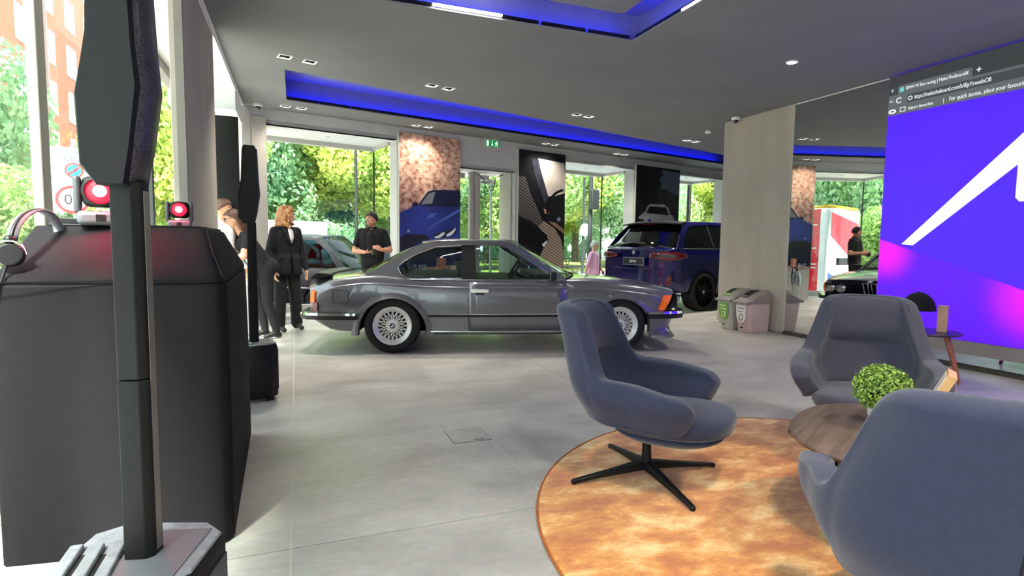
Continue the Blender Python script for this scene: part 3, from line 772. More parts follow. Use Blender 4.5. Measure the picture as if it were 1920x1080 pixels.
# poster with a white car in front of dark hills
P3, w, h = poster(8.29, 9.83, 0.75, 3.09, 'wide dark poster of a white car under a dusk sky', poly_mat('print_dusk', (24, 24, 26), vary=0.5, scale=2.5), -0.05)
zz = lambda py: 1.0 + (420 - py) / (420 - 312) * 1.34
xx = lambda px: (px - 1191) / 82.0 * w
flat(P3, 'printed_sky', P([(1236, 316), (1272, 318), (1272, 364), (1258, 358), (1246, 352), (1234, 352), (1238, 342), (1232, 334), (1240, 326)]), poly_mat('print_sky', (92, 104, 122), vary=0.05), 0.002)
flat(P3, 'printed_hill', P([(1230, 352), (1246, 353), (1260, 360), (1272, 366), (1272, 395), (1230, 395)]), poly_mat('print_hill', (56, 54, 52), vary=0.3), 0.0025)
flat(P3, 'printed_car_body', P([(1197, 408), (1206, 399), (1216, 396), (1250, 397), (1260, 402), (1266, 412), (1266, 440), (1197, 440)]), poly_mat('print_carwhite', (196, 198, 200), vary=0.1), 0.003)
flat(P3, 'printed_car_roof', P([(1207, 400), (1213, 386), (1220, 382), (1244, 382), (1252, 388), (1257, 402)]), poly_mat('print_carwhite', (196, 198, 200)), 0.0032)
flat(P3, 'printed_windscreen', P([(1210, 400), (1216, 387), (1247, 387), (1254, 402)]), pk, 0.0036)
flat(P3, 'printed_headlight', P([(1196, 411), (1206, 413), (1209, 419), (1198, 419)]), pk, 0.004)
flat(P3, 'printed_grille', P([(1222, 416), (1262, 418), (1260, 432), (1222, 430)]), pk, 0.004)

# ================================================================== vehicles
def interp(tab, x):
    """smooth (cubic, monotone-ish) interpolation of a table [(x, v...)]"""
    if x <= tab[0][0]: return tab[0][1]
    if x >= tab[-1][0]: return tab[-1][1]
    for i in range(len(tab) - 1):
        if tab[i][0] <= x <= tab[i + 1][0]:
            a, b = tab[i], tab[i + 1]; t = (x - a[0]) / (b[0] - a[0])
            m0 = (b[1] - tab[i - 1][1]) / (b[0] - tab[i - 1][0]) if i > 0 else (b[1] - a[1]) / (b[0] - a[0])
            m1 = (tab[i + 2][1] - a[1]) / (tab[i + 2][0] - a[0]) if i + 2 < len(tab) else (b[1] - a[1]) / (b[0] - a[0])
            h = b[0] - a[0]
            return (2 * t ** 3 - 3 * t * t + 1) * a[1] + (t ** 3 - 2 * t * t + t) * h * m0 + (-2 * t ** 3 + 3 * t * t) * b[1] + (t ** 3 - t * t) * h * m1

def evaluated_mesh(o, name):
    dg = bpy.context.evaluated_depsgraph_get()
    me = bpy.data.meshes.new_from_object(o.evaluated_get(dg)); me.name = name
    return me

class CarBody:
    """lofted car body with side sections; local x forward from the rear axle, y left, z up"""
    def __init__(s, W, ZB, ZS, ZT, sec, warp=None):
        s.W, s.ZB, s.ZS, s.ZT, s.sec, s.warp = W, ZB, ZS, ZT, sec, warp
    def prof(s, x):
        w, zb, zs, zt = interp(s.W, x), interp(s.ZB, x), interp(s.ZS, x), interp(s.ZT, x)
        return s.sec(w, zb, zs, zt)
    def pt(s, x, y, z):
        return s.warp(x, y, z) if s.warp else (x, y, z)
    def section(s, x):
        p = s.prof(x); L = [s.pt(x, y, z) for y, z in p]; R = [s.pt(x, -y, z) for y, z in p[1:-1]][::-1]
        return L + R
    def side_y(s, x, z):
        """half width of the body at (x, z), outermost"""
        p = s.prof(x); best = None
        for (y0, z0), (y1, z1) in zip(p[:-1], p[1:]):
            if (z0 <= z <= z1) or (z1 <= z <= z0):
                if abs(z1 - z0) < 1e-6: continue
                y = y0 + (y1 - y0) * (z - z0) / (z1 - z0)
                best = y if best is None else max(best, y)
        return best if best is not None else p[len(p) // 2][0]
    def mesh_obj(s, name, mats, xs, axles, rarch, zarch, parent, smooth=32, yin=0.5, post=None):
        m = MB(); m.loft([s.section(x) for x in xs])
        o = m.build(name, mats, None, smooth=None)
        if axles:
            cut = MB()
            for ax in axles:
                for sgn in (-1, 1): cut.cyl((ax, sgn * yin, zarch), (ax, sgn * 1.6, zarch), rarch, n=40)
            c = cut.build('cutter', mats, None)
            md = o.modifiers.new('b', 'BOOLEAN'); md.object = c; md.operation = 'DIFFERENCE'; md.solver = 'EXACT'
            me = evaluated_mesh(o, name)
            bpy.data.objects.remove(c); o.modifiers.clear(); o.data = me
        me = o.data
        for p in me.polygons:
            c = p.center
            p.material_index = 0
            for ax in axles:
                if math.hypot(c.x - ax, c.z - zarch) < rarch + 0.004 and c.z > 0 and abs(c.y) < s.side_y(max(min(c.x, xs[-1]), xs[0]), max(0.3, c.z)) - 0.012: p.material_index = 1
            if post: post(p)
        me.polygons.foreach_set('use_smooth', [True] * len(me.polygons)); me.set_sharp_from_angle(angle=math.radians(smooth))
        o.parent = parent
        return o

def side_poly(root, name, pts, sgn, yfun, mat, th=0.02, off=0.0, smooth=None):
    """polygon given in (x,z) wrapped on the leaning side surface"""
    m = MB(); n = len(pts)
    A = [(x, sgn * (yfun(x, z) + off), z) for x, z in pts]; B = [(x, sgn * (yfun(x, z) + off - th), z) for x, z in pts]
    from mathutils.geometry import tessellate_polygon as tp
    tr = tp([[Vector((x, z, 0)) for x, z in pts]])
    m.add(A, tr); m.add(B, tr)
    m.add(A + B, [(i, (i + 1) % n, n + (i + 1) % n, n + i) for i in range(n)])
    return m.build(name, mat, root, smooth=smooth)

def side_tube(root, name, pts, sgn, yfun, mat, r, off=0.0, closed=False):
    m = MB(); m.tube([(x, sgn * (yfun(x, z) + off), z) for x, z in pts], r, 6, closed=closed)
    return m.build(name, mat, root, smooth=60)

M_tyre = pm('tyre_rubber', (20, 20, 21), 0.75, vary=0.1)
M_chrome = pm('chrome', (225, 226, 228), 0.08, 1.0, vary=0.0)
M_rubber = pm('black_rubber', (16, 16, 17), 0.5, vary=0.1)
M_well = pm('wheel_well', (8, 8, 8), 0.9, vary=0.1)
M_cglass = glassmat('car_glass', (226, 236, 231), 1.3)
M_dglass = pm('privacy_glass', (8, 9, 12), 0.04, 0.0, vary=0.05, coat=0.5)
M_amber = pm('amber_lens', (235, 110, 14), 0.2, vary=0.12, scale=40, emit=(235, 96, 0), estr=0.12)
M_redlens = pm('red_lens', (104, 8, 12), 0.15, vary=0.15, scale=20, coat=0.5)
M_leather = pm('dark_leather', (24, 24, 26), 0.5, vary=0.15)

def wheel(root, name, loc, R, wdt, rim_r, rim_mat, style, sgn, n=20):
    """wheel with tyre, lipped rim, spokes and hub cap; outer face towards sgn*y"""
    o = empty(name, loc, parent=root)
    if sgn > 0: o.rotation_euler = (0, 0, PI)
    h = wdt / 2                                       # outer face at y=-h
    MB().lathe([(rim_r * 0.98, -h * 0.86), (rim_r * 1.04, -h), (R * 0.9, -h * 0.98), (R * 0.975, -h * 0.85), (R, -h * 0.6), (R, h * 0.6), (R * 0.97, h * 0.9), (rim_r, h * 0.9)], 48, axis='y', closed=True).build('tyre', M_tyre, o, smooth=50)
    MB().lathe([(rim_r, h * 0.9), (rim_r, -h * 0.88), (rim_r * 0.985, -h * 0.95), (rim_r * 0.95, -h * 0.96), (rim_r * 0.93, -h * 0.91), (rim_r * 0.76, -h * 0.74), (rim_r * 0.73, -h * 0.66), (rim_r * 0.70, -h * 0.4), (rim_r * 0.70, h * 0.7)] if style == 'mesh' else
              [(rim_r, h * 0.9), (rim_r, -h * 0.9), (rim_r * 0.96, -h * 0.97), (rim_r * 0.92, -h * 0.85), (rim_r * 0.90, h * 0.5)], 48, axis='y', closed=True).build('rim', rim_mat, o, smooth=40)
    MB().lathe([(rim_r * 0.9, h * 0.5), (0.02, h * 0.5)], 24, axis='y').build('brake_disc', M_well, o)
    m = MB()
    if style == 'mesh':
        r0, r1, y0, y1 = rim_r * 0.26, rim_r * 0.74, -h * 0.76, -h * 0.66
        for k in range(n):
            for dr in (-1, 1):
                a0 = 2 * PI * k / n; a1 = a0 + dr * 2 * PI / n * 0.95
                A, B = Vector((r0 * math.cos(a0), y0, r0 * math.sin(a0))), Vector((r1 * math.cos(a1), y1, r1 * math.sin(a1)))
                d = (B - A); t = Vector((-d.z, 0, d.x)).normalized() * 0.0045
                q = [A - t, A + t, B + t, B - t]; m.prism([tuple(v) for v in q], (0, 0.016, 0))
        m.lathe([(r0 * 1.15, y0 + 0.012), (r0 * 1.12, y0 - 0.006), (r0 * 0.7, y0 - 0.012), (0, y0 - 0.012)], 24, axis='y')
        for k in range(10):
            a = 2 * PI * (k + 0.5) / 10; m.cyl((r0 * 1.55 * math.cos(a), y0 - 0.004, r0 * 1.55 * math.sin(a)), (r0 * 1.55 * math.cos(a), y0 + 0.01, r0 * 1.55 * math.sin(a)), 0.006, n=6)
    else:
        for k in range(n):
            for dr in (-0.09, 0.09):
                a0 = 2 * PI * k / n + dr * 0.6; a1 = 2 * PI * k / n + dr * 1.6
                A, B = Vector((0.05 * math.cos(a0), -h * 0.7, 0.05 * math.sin(a0))), Vector((rim_r * 0.93 * math.cos(a1), -h * 0.85, rim_r * 0.93 * math.sin(a1)))
                d = (B - A); t = Vector((-d.z, 0, d.x)).normalized() * 0.012
                m.prism([tuple(v) for v in (A - t, A + t, B + t, B - t)], (0, 0.03, 0))
        m.lathe([(0.07, -h * 0.6), (0.065, -h * 0.78), (0, -h * 0.8)], 20, axis='y')
    m.build('spokes', rim_mat, o)
    hb = roundel(o, 0, 0, 0.034, h * 0.86 if style == 'mesh' else h * 0.82)
    # keep hierarchy to three levels: badge pieces hang directly on the wheel
    for c in list(hb.children):
        c.parent = o; c.location = hb.location
    bpy.data.objects.remove(hb)
    return o

# ------------------------------------------------------------------ grey classic coupe
CA = math.radians(-15.0)
coupe = empty('classic_coupe', (0, 0, 0), CA, 'grey metallic classic two-door coupe with lattice wheels, parked side-on', 'car')
# near-side rear wheel touches the floor at (1.004, 6.361): car local (0,-0.86)
coupe.location = (1.004 + 0.80 * math.sin(-CA), 6.361 + 0.80 * math.cos(CA), 0)
M_cpaint = pm('coupe_paint', (112, 113, 118), 0.3, 0.55, vary=0.02, scale=200, coat=1.0)
def sec24(w, zb, zs, zt):
    zc = zs - 0.085
    return [(0, zb), (.55 * w, zb), (.90 * w, zb + .006), (.962 * w, zb + .03), (.975 * w, max(.41, zb + .07)), (.998 * w, max(.50, zb + .10)), (1.0 * w, min(.60, zs - .13)), (.99 * w, zc - .022), (.978 * w, zc), (.968 * w, zc + .006), (.945 * w, zs - .03), (.92 * w, zs - .006), (.88 * w, zs + .004), (.66 * w, zs + (zt - zs) * .78), (.3 * w, zs + (zt - zs) * .98), (0, zt)]
NOSE = 3.22
def warp24(x, y, z):
    k = min(1, max(0, (x - 2.95) / 0.30)); k = k * k * (3 - 2 * k)
    x2 = x + k * 0.62 * (z - 0.47) * (1 if z > 0.47 else 0.25) - k * 0.10 * max(0, abs(y) / 0.85) ** 3
    kr = min(1, max(0, (-0.7 - x) / 0.25)); x2 += kr * (0.10 * max(0, abs(y) / 0.85) ** 4 + 0.16 * max(0, 0.5 - z))
    return (x2, y, z)
B24 = CarBody(W=[(-0.97, .77), (-.9, .81), (-.5, .85), (0, .865), (1.3, .872), (2.6, .862), (2.95, .845), (NOSE, .80)],
              ZB=[(-0.97, .37), (-.85, .31), (-.6, .24), (-.3, .24), (.4, .20), (2.1, .20), (2.85, .26), (NOSE, .36)],
              ZS=[(-0.97, .73), (-.9, .755), (-.6, .835), (-.2, .875), (.1, .85), (.4, .835), (1.9, .83), (2.2, .828), (2.63, .80), (2.97, .755), (NOSE, .69)],
              ZT=[(-0.97, .80), (-.9, .845), (-.6, .87), (-.3, .885), (.1, .84), (.4, .83), (1.8, .83), (2.0, .85), (2.25, .868), (2.6, .85), (2.97, .80), (NOSE, .725)],
              sec=sec24, warp=warp24)
xs = sorted(set([-0.97, -.94, -.9, -.85, -.78, -.7, -.6, -.5, -.4, -.3, -.2, -.1, 0, .1, .2, .3, .4, .6, .8, 1.0, 1.2, 1.4, 1.6, 1.8, 1.9, 2.0, 2.1, 2.2, 2.3, 2.4, 2.5, 2.6, 2.7, 2.8, 2.9, 2.97, 3.04, 3.1, 3.16, 3.2, NOSE]))
def post24(p):
    c = p.center
    if p.normal.z > 0.8 and 0.1 < c.x < 1.95 and c.z > 0.78 and abs(c.y) < 0.76: p.material_index = 2
    if c.x > 3.24 and p.normal.x > 0.6 and 0.49 < c.z < 0.70 and abs(c.y) < 0.72: p.material_index = 2
B24.mesh_obj('body', [M_cpaint, M_well, M_leather], xs, (0, 2.61), 0.372, 0.245, coupe, post=post24)
WR = 0.312
M_bbs = pm('silver_wheel', (220, 218, 216), 0.35, 0.35, vary=0.02)
for ax in (0, 2.61):
    for sgn in (-1, 1): wheel(coupe, 'wheel', (ax, sgn * 0.765, WR), WR, 0.205, 0.218, M_bbs, 'mesh', sgn, 20)
yb = lambda x, z: B24.side_y(x, z)
def yg(x, z):                                                     # leaning cabin side
    k = min(1, max(0, (z - .835) / .42)); return 0.80 - 0.20 * k - 0.02 * k * k
for sgn in (-1, 1):
    # wheel arch flares
    for ax in (0, 2.61):
        m = MB(); G = []
        for i in range(25):
            a = math.radians(-6 + 192 * i / 24)
            row = []
            for rr, oo in ((.368, -0.03), (.370, .012), (.380, .024), (.398, .020), (.425, .006), (.455, -.006)):
                x, z = ax + rr * math.cos(a), .245 + rr * math.sin(a)
                row.append((x, sgn * (B24.side_y(x, min(max(z, .30), .70)) + oo), z))
            G.append(row)
        m.grid(G); m.build('arch_flare', M_cpaint, coupe, smooth=60)
    side_poly(coupe, 'rear_pillar', [(-.31, .88), (-.16, .957), (.0, 1.05), (.12, 1.125), (.24, 1.193), (.40, 1.243), (.54, 1.262), (.78, 1.268), (.78, 1.222), (.47, 1.203), (.25, 1.118), (.10, 1.028), (.045, .965), (.075, .885), (.16, .838), (.05, .835), (-.25, .85)], sgn, yg, M_cpaint, 0.03)
    side_poly(coupe, 'roof_rail', [(.78, 1.268), (1.26, 1.264), (1.38, 1.237), (1.98, .828), (1.90, .828), (1.375, 1.155), (1.30, 1.212), (1.15, 1.222), (.78, 1.222)], sgn, yg, M_cpaint, 0.03)
    side_poly(coupe, 'door_pillar', [(.77, .83), (.77, 1.224), (.93, 1.224), (.935, .83)], sgn, yg, M_rubber, 0.03, -0.004)
    side_poly(coupe, 'window_pane', [(.06, .962), (.11, 1.02), (.25, 1.105), (.47, 1.19), (.77, 1.212), (.77, .84), (.18, .84), (.09, .885)], sgn, yg, M_cglass, 0.005, -0.012)
    side_poly(coupe, 'window_pane', [(.935, .835), (.935, 1.214), (1.15, 1.214), (1.30, 1.204), (1.375, 1.145), (1.88, .835)], sgn, yg, M_cglass, 0.005, -0.012)
    side_tube(coupe, 'window_trim', [(.77, .845), (.18, .842), (.09, .885), (.055, .962), (.11, 1.024), (.25, 1.11), (.47, 1.196), (.77, 1.217)], sgn, yg, M_chrome, 0.008, 0.002)
    side_tube(coupe, 'window_seal', [(.75, .86), (.20, .858), (.115, .895), (.08, .962), (.13, 1.015), (.26, 1.095), (.47, 1.18), (.75, 1.2)], sgn, yg, M_rubber, 0.011, -0.006)
    side_tube(coupe, 'window_trim', [(.93, 1.218), (1.15, 1.219), (1.30, 1.209), (1.38, 1.15), (1.90, .838)], sgn, yg, M_chrome, 0.006, 0.002)
    side_tube(coupe, 'drip_rail', [(-.16, .962), (.0, 1.055), (.12, 1.13), (.24, 1.198), (.40, 1.248), (.54, 1.267), (.78, 1.272), (1.26, 1.268), (1.38, 1.24), (1.97, .84)], sgn, yg, M_chrome, 0.007, -0.006)
    side_tube(coupe, 'belt_trim', [(.18, .836), (.5, .832), (1.2, .828), (1.97, .826)], sgn, lambda x, z: yb(x, .822), M_chrome, 0.008, -0.002)
    side_tube(coupe, 'pinstripe', [(x, interp(B24.ZS, x) - .083) for x in (-.88, -.6, -.3, 0, .4, .8, 1.2, 1.6, 2.0, 2.4, 2.8, 2.97, 3.1)], sgn, lambda x, z: yb(x, z), pm('stripe_silver', (200, 202, 206), .25, .8), 0.0035, 0.002)
    side_tube(coupe, 'rub_strip', [(.40, .425), (1.2, .425), (2.22, .43)], sgn, lambda x, z: yb(x, z), M_rubber, 0.017, 0.004)
    side_tube(coupe, 'rub_strip_chrome', [(.40, .442), (1.2, .442), (2.22, .447)], sgn, lambda x, z: yb(x, z), M_chrome, 0.007, 0.008)
    side_tube(coupe, 'sill_trim', [(.385, .245), (1.2, .243), (2.23, .245)], sgn, lambda x, z: yb(x, z), M_chrome, 0.007, 0.004)
    # door panel with its shut lines
    XD = [.86, .95, 1.1, 1.3, 1.5, 1.7, 1.85, 1.97]; ZD = [.262, .35, .42, .5, .6, .68, .735, .748, .77, .80]
    m = MB(); m.grid([[(x + (0.012 if z < .45 and x > 1.9 else 0), sgn * (yb(x, z) + .0035), z) for z in ZD] for x in XD]); m.build('door', M_cpaint, coupe, smooth=40, solid=0.003)
    side_tube(coupe, 'shut_line', [(.845, .825), (.838, .62), (.843, .45), (.852, .255), (1.2, .25), (1.975, .255), (1.995, .44), (1.985, .6), (1.982, .825)], sgn, yb, M_rubber, 0.0045, 0.001)
    m = MB(); m.box((.975, sgn * (yb(.975, .70) + .014), .710), (.20, .024, .046)); m.build('door_handle', M_chrome, coupe, bevel=0.006)
    m = MB(); m.box((.975, sgn * (yb(.975, .675) + .004), .676), (.10, .01, .03)); m.build('handle_recess', M_rubber, coupe, bevel=0.004)
    # fuel flap outline, lamps
    if sgn < 0:
        q = [(-.655, .575), (-.655, .70), (-.645, .712), (-.49, .712), (-.478, .70), (-.478, .582), (-.49, .57), (-.64, .57)]
        side_tube(coupe, 'fuel_flap', q, sgn, yb, M_rubber, 0.004, 0.002, True)
    m = MB(); G = []
    for x, dz in ((-.965, 0), (-.94, 0), (-.90, 0)):
        G.append([(warp24(x, 0.8, z)[0] - 0.008, sgn * (B24.side_y(x, z) + .012), z) for z in (.57, .62, .67, .705)])
    m.grid(G); m.build('rear_indicator', M_amber, coupe, solid=0.02)
    m = MB(); m.grid([[(warp24(x, 0.8, z)[0] - 0.006, sgn * (B24.side_y(x, z) + .012), z) for z in (.47, .52, .568)] for x in (-.965, -.93, -.86)]); m.build('rear_lamp', M_redlens, coupe, solid=0.02)
    m = MB(); G = []
    for x in (3.07, 3.12, 3.17, NOSE):
        G.append([(warp24(x, 0.8, z)[0] + 0.008, sgn * (B24.side_y(x, z) + .010), z) for z in (.485, .53, .58, .625, .655)])
    m.grid(G[1:]); m.build('front_indicator', M_amber, coupe, solid=0.02)
    # door mirror
    m = MB(); m.box((1.80, sgn * .885, .885), (.07, .15, .10)); m.box((1.80, sgn * .80, .85), (.04, .06, .03)); m.build('door_mirror', M_rubber, coupe, bevel=0.015)
    m = MB(); m.box((1.763, sgn * .885, .885), (.004, .13, .08)); m.build('mirror_glass', M_chrome, coupe)
    # headlights (two round lamps a side) seen in the mirror
    for yy_, rr in ((.63, .072), (.455, .072)):
        xf = 3.395 - 0.05 * (yy_ / .85) ** 3
        m = MB(); m.lathe([(rr * 1.12, -.02), (rr * 1.12, .012), (rr, .016), (rr, .0)], 24, axis='x', closed=True); m.build('headlamp_rim', M_chrome, coupe, loc=(xf, sgn * yy_, .585), smooth=40)
        m = MB(); m.lathe([(rr, .004), (rr * .7, .016), (0, .022)], 24, axis='x'); m.build('headlamp_lens', pm('lamp_lens', (190, 184, 186), .06, .6, vary=.25, scale=14), coupe, loc=(xf, sgn * yy_, .585), smooth=50)
    m = MB()
    k = [(3.36, sgn * .025, .49), (3.36, sgn * .085, .49), (3.455, sgn * .10, .685), (3.455, sgn * .025, .69)]
    m.tube([Vector(v) + Vector((.012, 0, 0)) for v in k], .009, 6, closed=True); m.build('kidney_frame', M_chrome, coupe, smooth=50)
# grille with fine horizontal bars
m = MB(); m.prism([(3.305, -.70, .495), (3.305, .70, .495), (3.415, .69, .655), (3.415, -.69, .655)], (-.05, 0, 0.0)); m.build('grille_panel', M_rubber, coupe)
for k in range(6):
    z = .51 + k * .028; x = 3.312 + (z - .495) * .70
    MB().bb((x, -.36, z), (x + .012, .36, z + .008)).build('grille_bar', pm('grille_grey', (52, 52, 54), .35, .5), coupe)
# roof skin, screens
def skin(name, rows, mat, **k): return mk(name, mat, lambda m: m.grid(rows), coupe, smooth=60, **k)
def lerp(a, b, t): return a + (b - a) * t
R_ = []
for i in range(9):
    t = i / 8; x0 = lerp(.34, 1.375, t); row = []
    ze = interp([(.30, 1.222), (.54, 1.264), (.8, 1.27), (1.26, 1.266), (1.40, 1.236)], x0)
    for j in range(13):
        v = -1 + 2 * j / 12; bow = 1 - v * v
        row.append((x0 + bow * lerp(-.05, .09, t), v * yg(x0, ze) * 0.995, ze + .032 * bow))
    R_.append(row)
skin('roof', R_, M_cpaint, solid=0.012)
def screen_rows(top, bot):
    rows = []
    for i in range(7):
        t = i / 6; rows.append([tuple(lerp(a, b, t) for a, b in zip(p, q)) for p, q in zip(top, bot)])
    return rows
top = R_[-1]; bot = [(1.955 + .22 * (1 - (-1 + j / 6) ** 2), (-1 + j / 6) * .775, .832 + .03 * (1 - (-1 + j / 6) ** 2)) for j in range(13)]
skin('windscreen', screen_rows(top, bot), M_cglass, solid=0.005)
top = R_[0]; bot = [(-.27 - .16 * (1 - (-1 + j / 6) ** 2), (-1 + j / 6) * .755, .868 + .02 * (1 - (-1 + j / 6) ** 2)) for j in range(13)]
skin('rear_window', screen_rows(top, bot), M_cglass, solid=0.005)
m = MB(); m.tube([(x, y, z + .008) for x, y, z in [(1.965 + .22 * (1 - (-1 + j / 6) ** 2), (-1 + j / 6) * .775, .834 + .03 * (1 - (-1 + j / 6) ** 2)) for j in range(13)]], .016, 6); m.build('windscreen_seal', M_rubber, coupe, smooth=60)
for yy_ in (-.35, .15):
    m = MB(); m.tube([(2.14, yy_, .885), (2.02, yy_ + .12, .93), (1.93, yy_ + .35, .94)], .007, 5); m.build('wiper', M_rubber, coupe, smooth=60)
# boot lid spoiler, bumpers, air dam
sp = []
for j in range(13):
    v = -1 + j / 6; sp.append((-.90 + .06 * abs(v) ** 3, v * .76, .845))
m = MB(); m.sweep(sp, [(.02, -.01), (-.05, -.012), (-.062, .0), (.01, .05), (.16, .036), (.17, .02)]); m.build('boot_spoiler', M_rubber, coupe, smooth=45)
rb = [(-.40, -.872, .41), (-.7, -.868, .41), (-.90, -.82, .41), (-.985, -.72, .41), (-1.0, -.4, .41), (-1.005, 0, .41), (-1.0, .4, .41), (-.985, .72, .41), (-.90, .82, .41), (-.7, .868, .41), (-.40, .872, .41)]
def sgn_sweep(path, name, mat, prof):
    """sweep with 'out' pointing away from the car centre"""
    cx = sum(p[0] for p in path) / len(path)
    q = MB(); q.sweep(path, prof)
    # decide side by testing first profile's outward point
    return q.build(name, mat, coupe, smooth=40)
# travel chosen so that the right-hand side is the outside of the car
rbo = rb[::-1]      # left side first, round the tail, then right side: right hand = outside? tail travels -y
for path in (rbo,):
    t = Vector(path[6]) - Vector(path[4]); out = Vector((t.y, -t.x))
    sg = 1 if out.x < 0 else -1
    sgn_sweep(path, 'rear_bumper', M_rubber, [(-.03 * sg, -.03), (.035 * sg, -.025), (.045 * sg, .022), (-.03 * sg, .022)])
    sgn_sweep(path, 'rear_bumper_chrome', M_chrome, [(-.03 * sg, .0225), (.044 * sg, .0225), (.036 * sg, .047), (-.03 * sg, .05)])
fbp = [(2.93, -.868, .42), (3.10, -.86, .42), (3.26, -.83, .42), (3.37, -.76, .42), (3.425, -.6, .42), (3.46, -.3, .42), (3.47, 0, .42)]
fbp = fbp + [(x, -y, z) for x, y, z in fbp[:-1][::-1]]
t = Vector(fbp[7]) - Vector(fbp[5]); out = Vector((t.y, -t.x)); sg = 1 if out.x > 0 else -1
sgn_sweep(fbp, 'front_bumper', M_rubber, [(-.05 * sg, -.035), (.03 * sg, -.03), (.04 * sg, .024), (-.05 * sg, .024)])
sgn_sweep(fbp, 'front_bumper_chrome', M_chrome, [(-.05 * sg, .0245), (.039 * sg, .0245), (.03 * sg, .054), (-.05 * sg, .058)])
dam = [(2.985, -.835, .39), (3.12, -.83, .39), (3.22, -.79, .39), (3.29, -.70, .39), (3.33, -.5, .39), (3.35, 0, .39)]
dam = dam + [(x, -y, z) for x, y, z in dam[:-1][::-1]]
sgn_sweep(dam, 'air_dam', M_cpaint, [(-.04 * sg, 0), (.01 * sg, 0), (-.02 * sg, -.10), (-.01 * sg, -.16), (.045 * sg, -.225), (.04 * sg, -.235), (-.05 * sg, -.22)])
# underbody, exhaust
MB().bb((-.3, -.5, .2), (2.9, .5, .3)).build('underbody', M_well, coupe)
# cabin: dash, wheel, seats
MB().box((1.78, 0, .85), (.34, 1.36, .10)).build('dashboard', M_leather, coupe, bevel=0.03)
m = MB(); c0 = Vector((1.40, -.36, .90)); ex1 = Vector((.5, 0, .86)).normalized()
m.tube([c0 + Vector((0, 1, 0)) * .18 * math.cos(a) + ex1 * .18 * math.sin(a) for a in [2 * PI * i / 24 for i in range(24)]], .014, 8, closed=True)
m.cyl(c0, c0 + Vector((.28, 0, -.12)), .03, n=8); m.tube([c0 + Vector((0, -.17, 0)), c0, c0 + Vector((0, .17, 0))], .016, 6); m.build('steering_wheel', M_leather, coupe, smooth=50)
for yy_ in (-.36, .36):
    m = MB(); m.box((.80, yy_, .88), (.14, .46, .36), M=Matrix.Rotation(math.radians(-14), 3, 'Y')); m.build('seat_back', M_leather, coupe, bevel=0.05)
    m = MB(); m.box((.735, yy_, 1.12), (.10, .26, .15), M=Matrix.Rotation(math.radians(-10), 3, 'Y')); m.build('headrest', M_leather, coupe, bevel=0.04)
    m = MB(); m.box((.0, yy_, .93), (.16, .50, .20), M=Matrix.Rotation(math.radians(-24), 3, 'Y')); m.build('rear_seat_back', M_leather, coupe, bevel=0.05)
MB().box((-.22, 0, .87), (.34, 1.30, .03)).build('parcel_shelf', M_leather, coupe, bevel=0.01)
m = MB(); m.box((1.50, 0.02, 1.17), (.02, .22, .06)); m.build('rear_view_mirror', M_rubber, coupe, bevel=0.01)
roundel_nose = roundel(coupe, 0, 0, 0.035, 0.0); roundel_nose.location = (3.43, 0, .712); roundel_nose.rotation_euler = (math.radians(-60), 0, PI / 2)

# ------------------------------------------------------------------ generic modern car used for the blue car and the street traffic
def plain_wheel(root, loc, R, wdt, sgn, rim):
    o = empty('wheel', loc, parent=root)
    if sgn > 0: o.rotation_euler = (0, 0, PI)
    h = wdt / 2
    MB().lathe([(R * .66, -h * .9), (R * .7, -h), (R * .95, -h * .95), (R, -h * .6), (R, h), (R * .66, h)], 28, axis='y', closed=True).build('tyre', M_tyre, o, smooth=50)
    m = MB(); m.lathe([(R * .66, -h * .88), (R * .6, -h * .8), (R * .55, -h * .5), (0, -h * .5)], 28, axis='y')
    for k in range(10):
        a = 2 * PI * k / 10; m.box((R * .34 * math.cos(a), -h * .66, R * .34 * math.sin(a)), (R * .56, h * .2, R * .09), M=Matrix.Rotation(-a, 3, 'Y'))
    m.build('rim', rim, o, smooth=40)
    return o

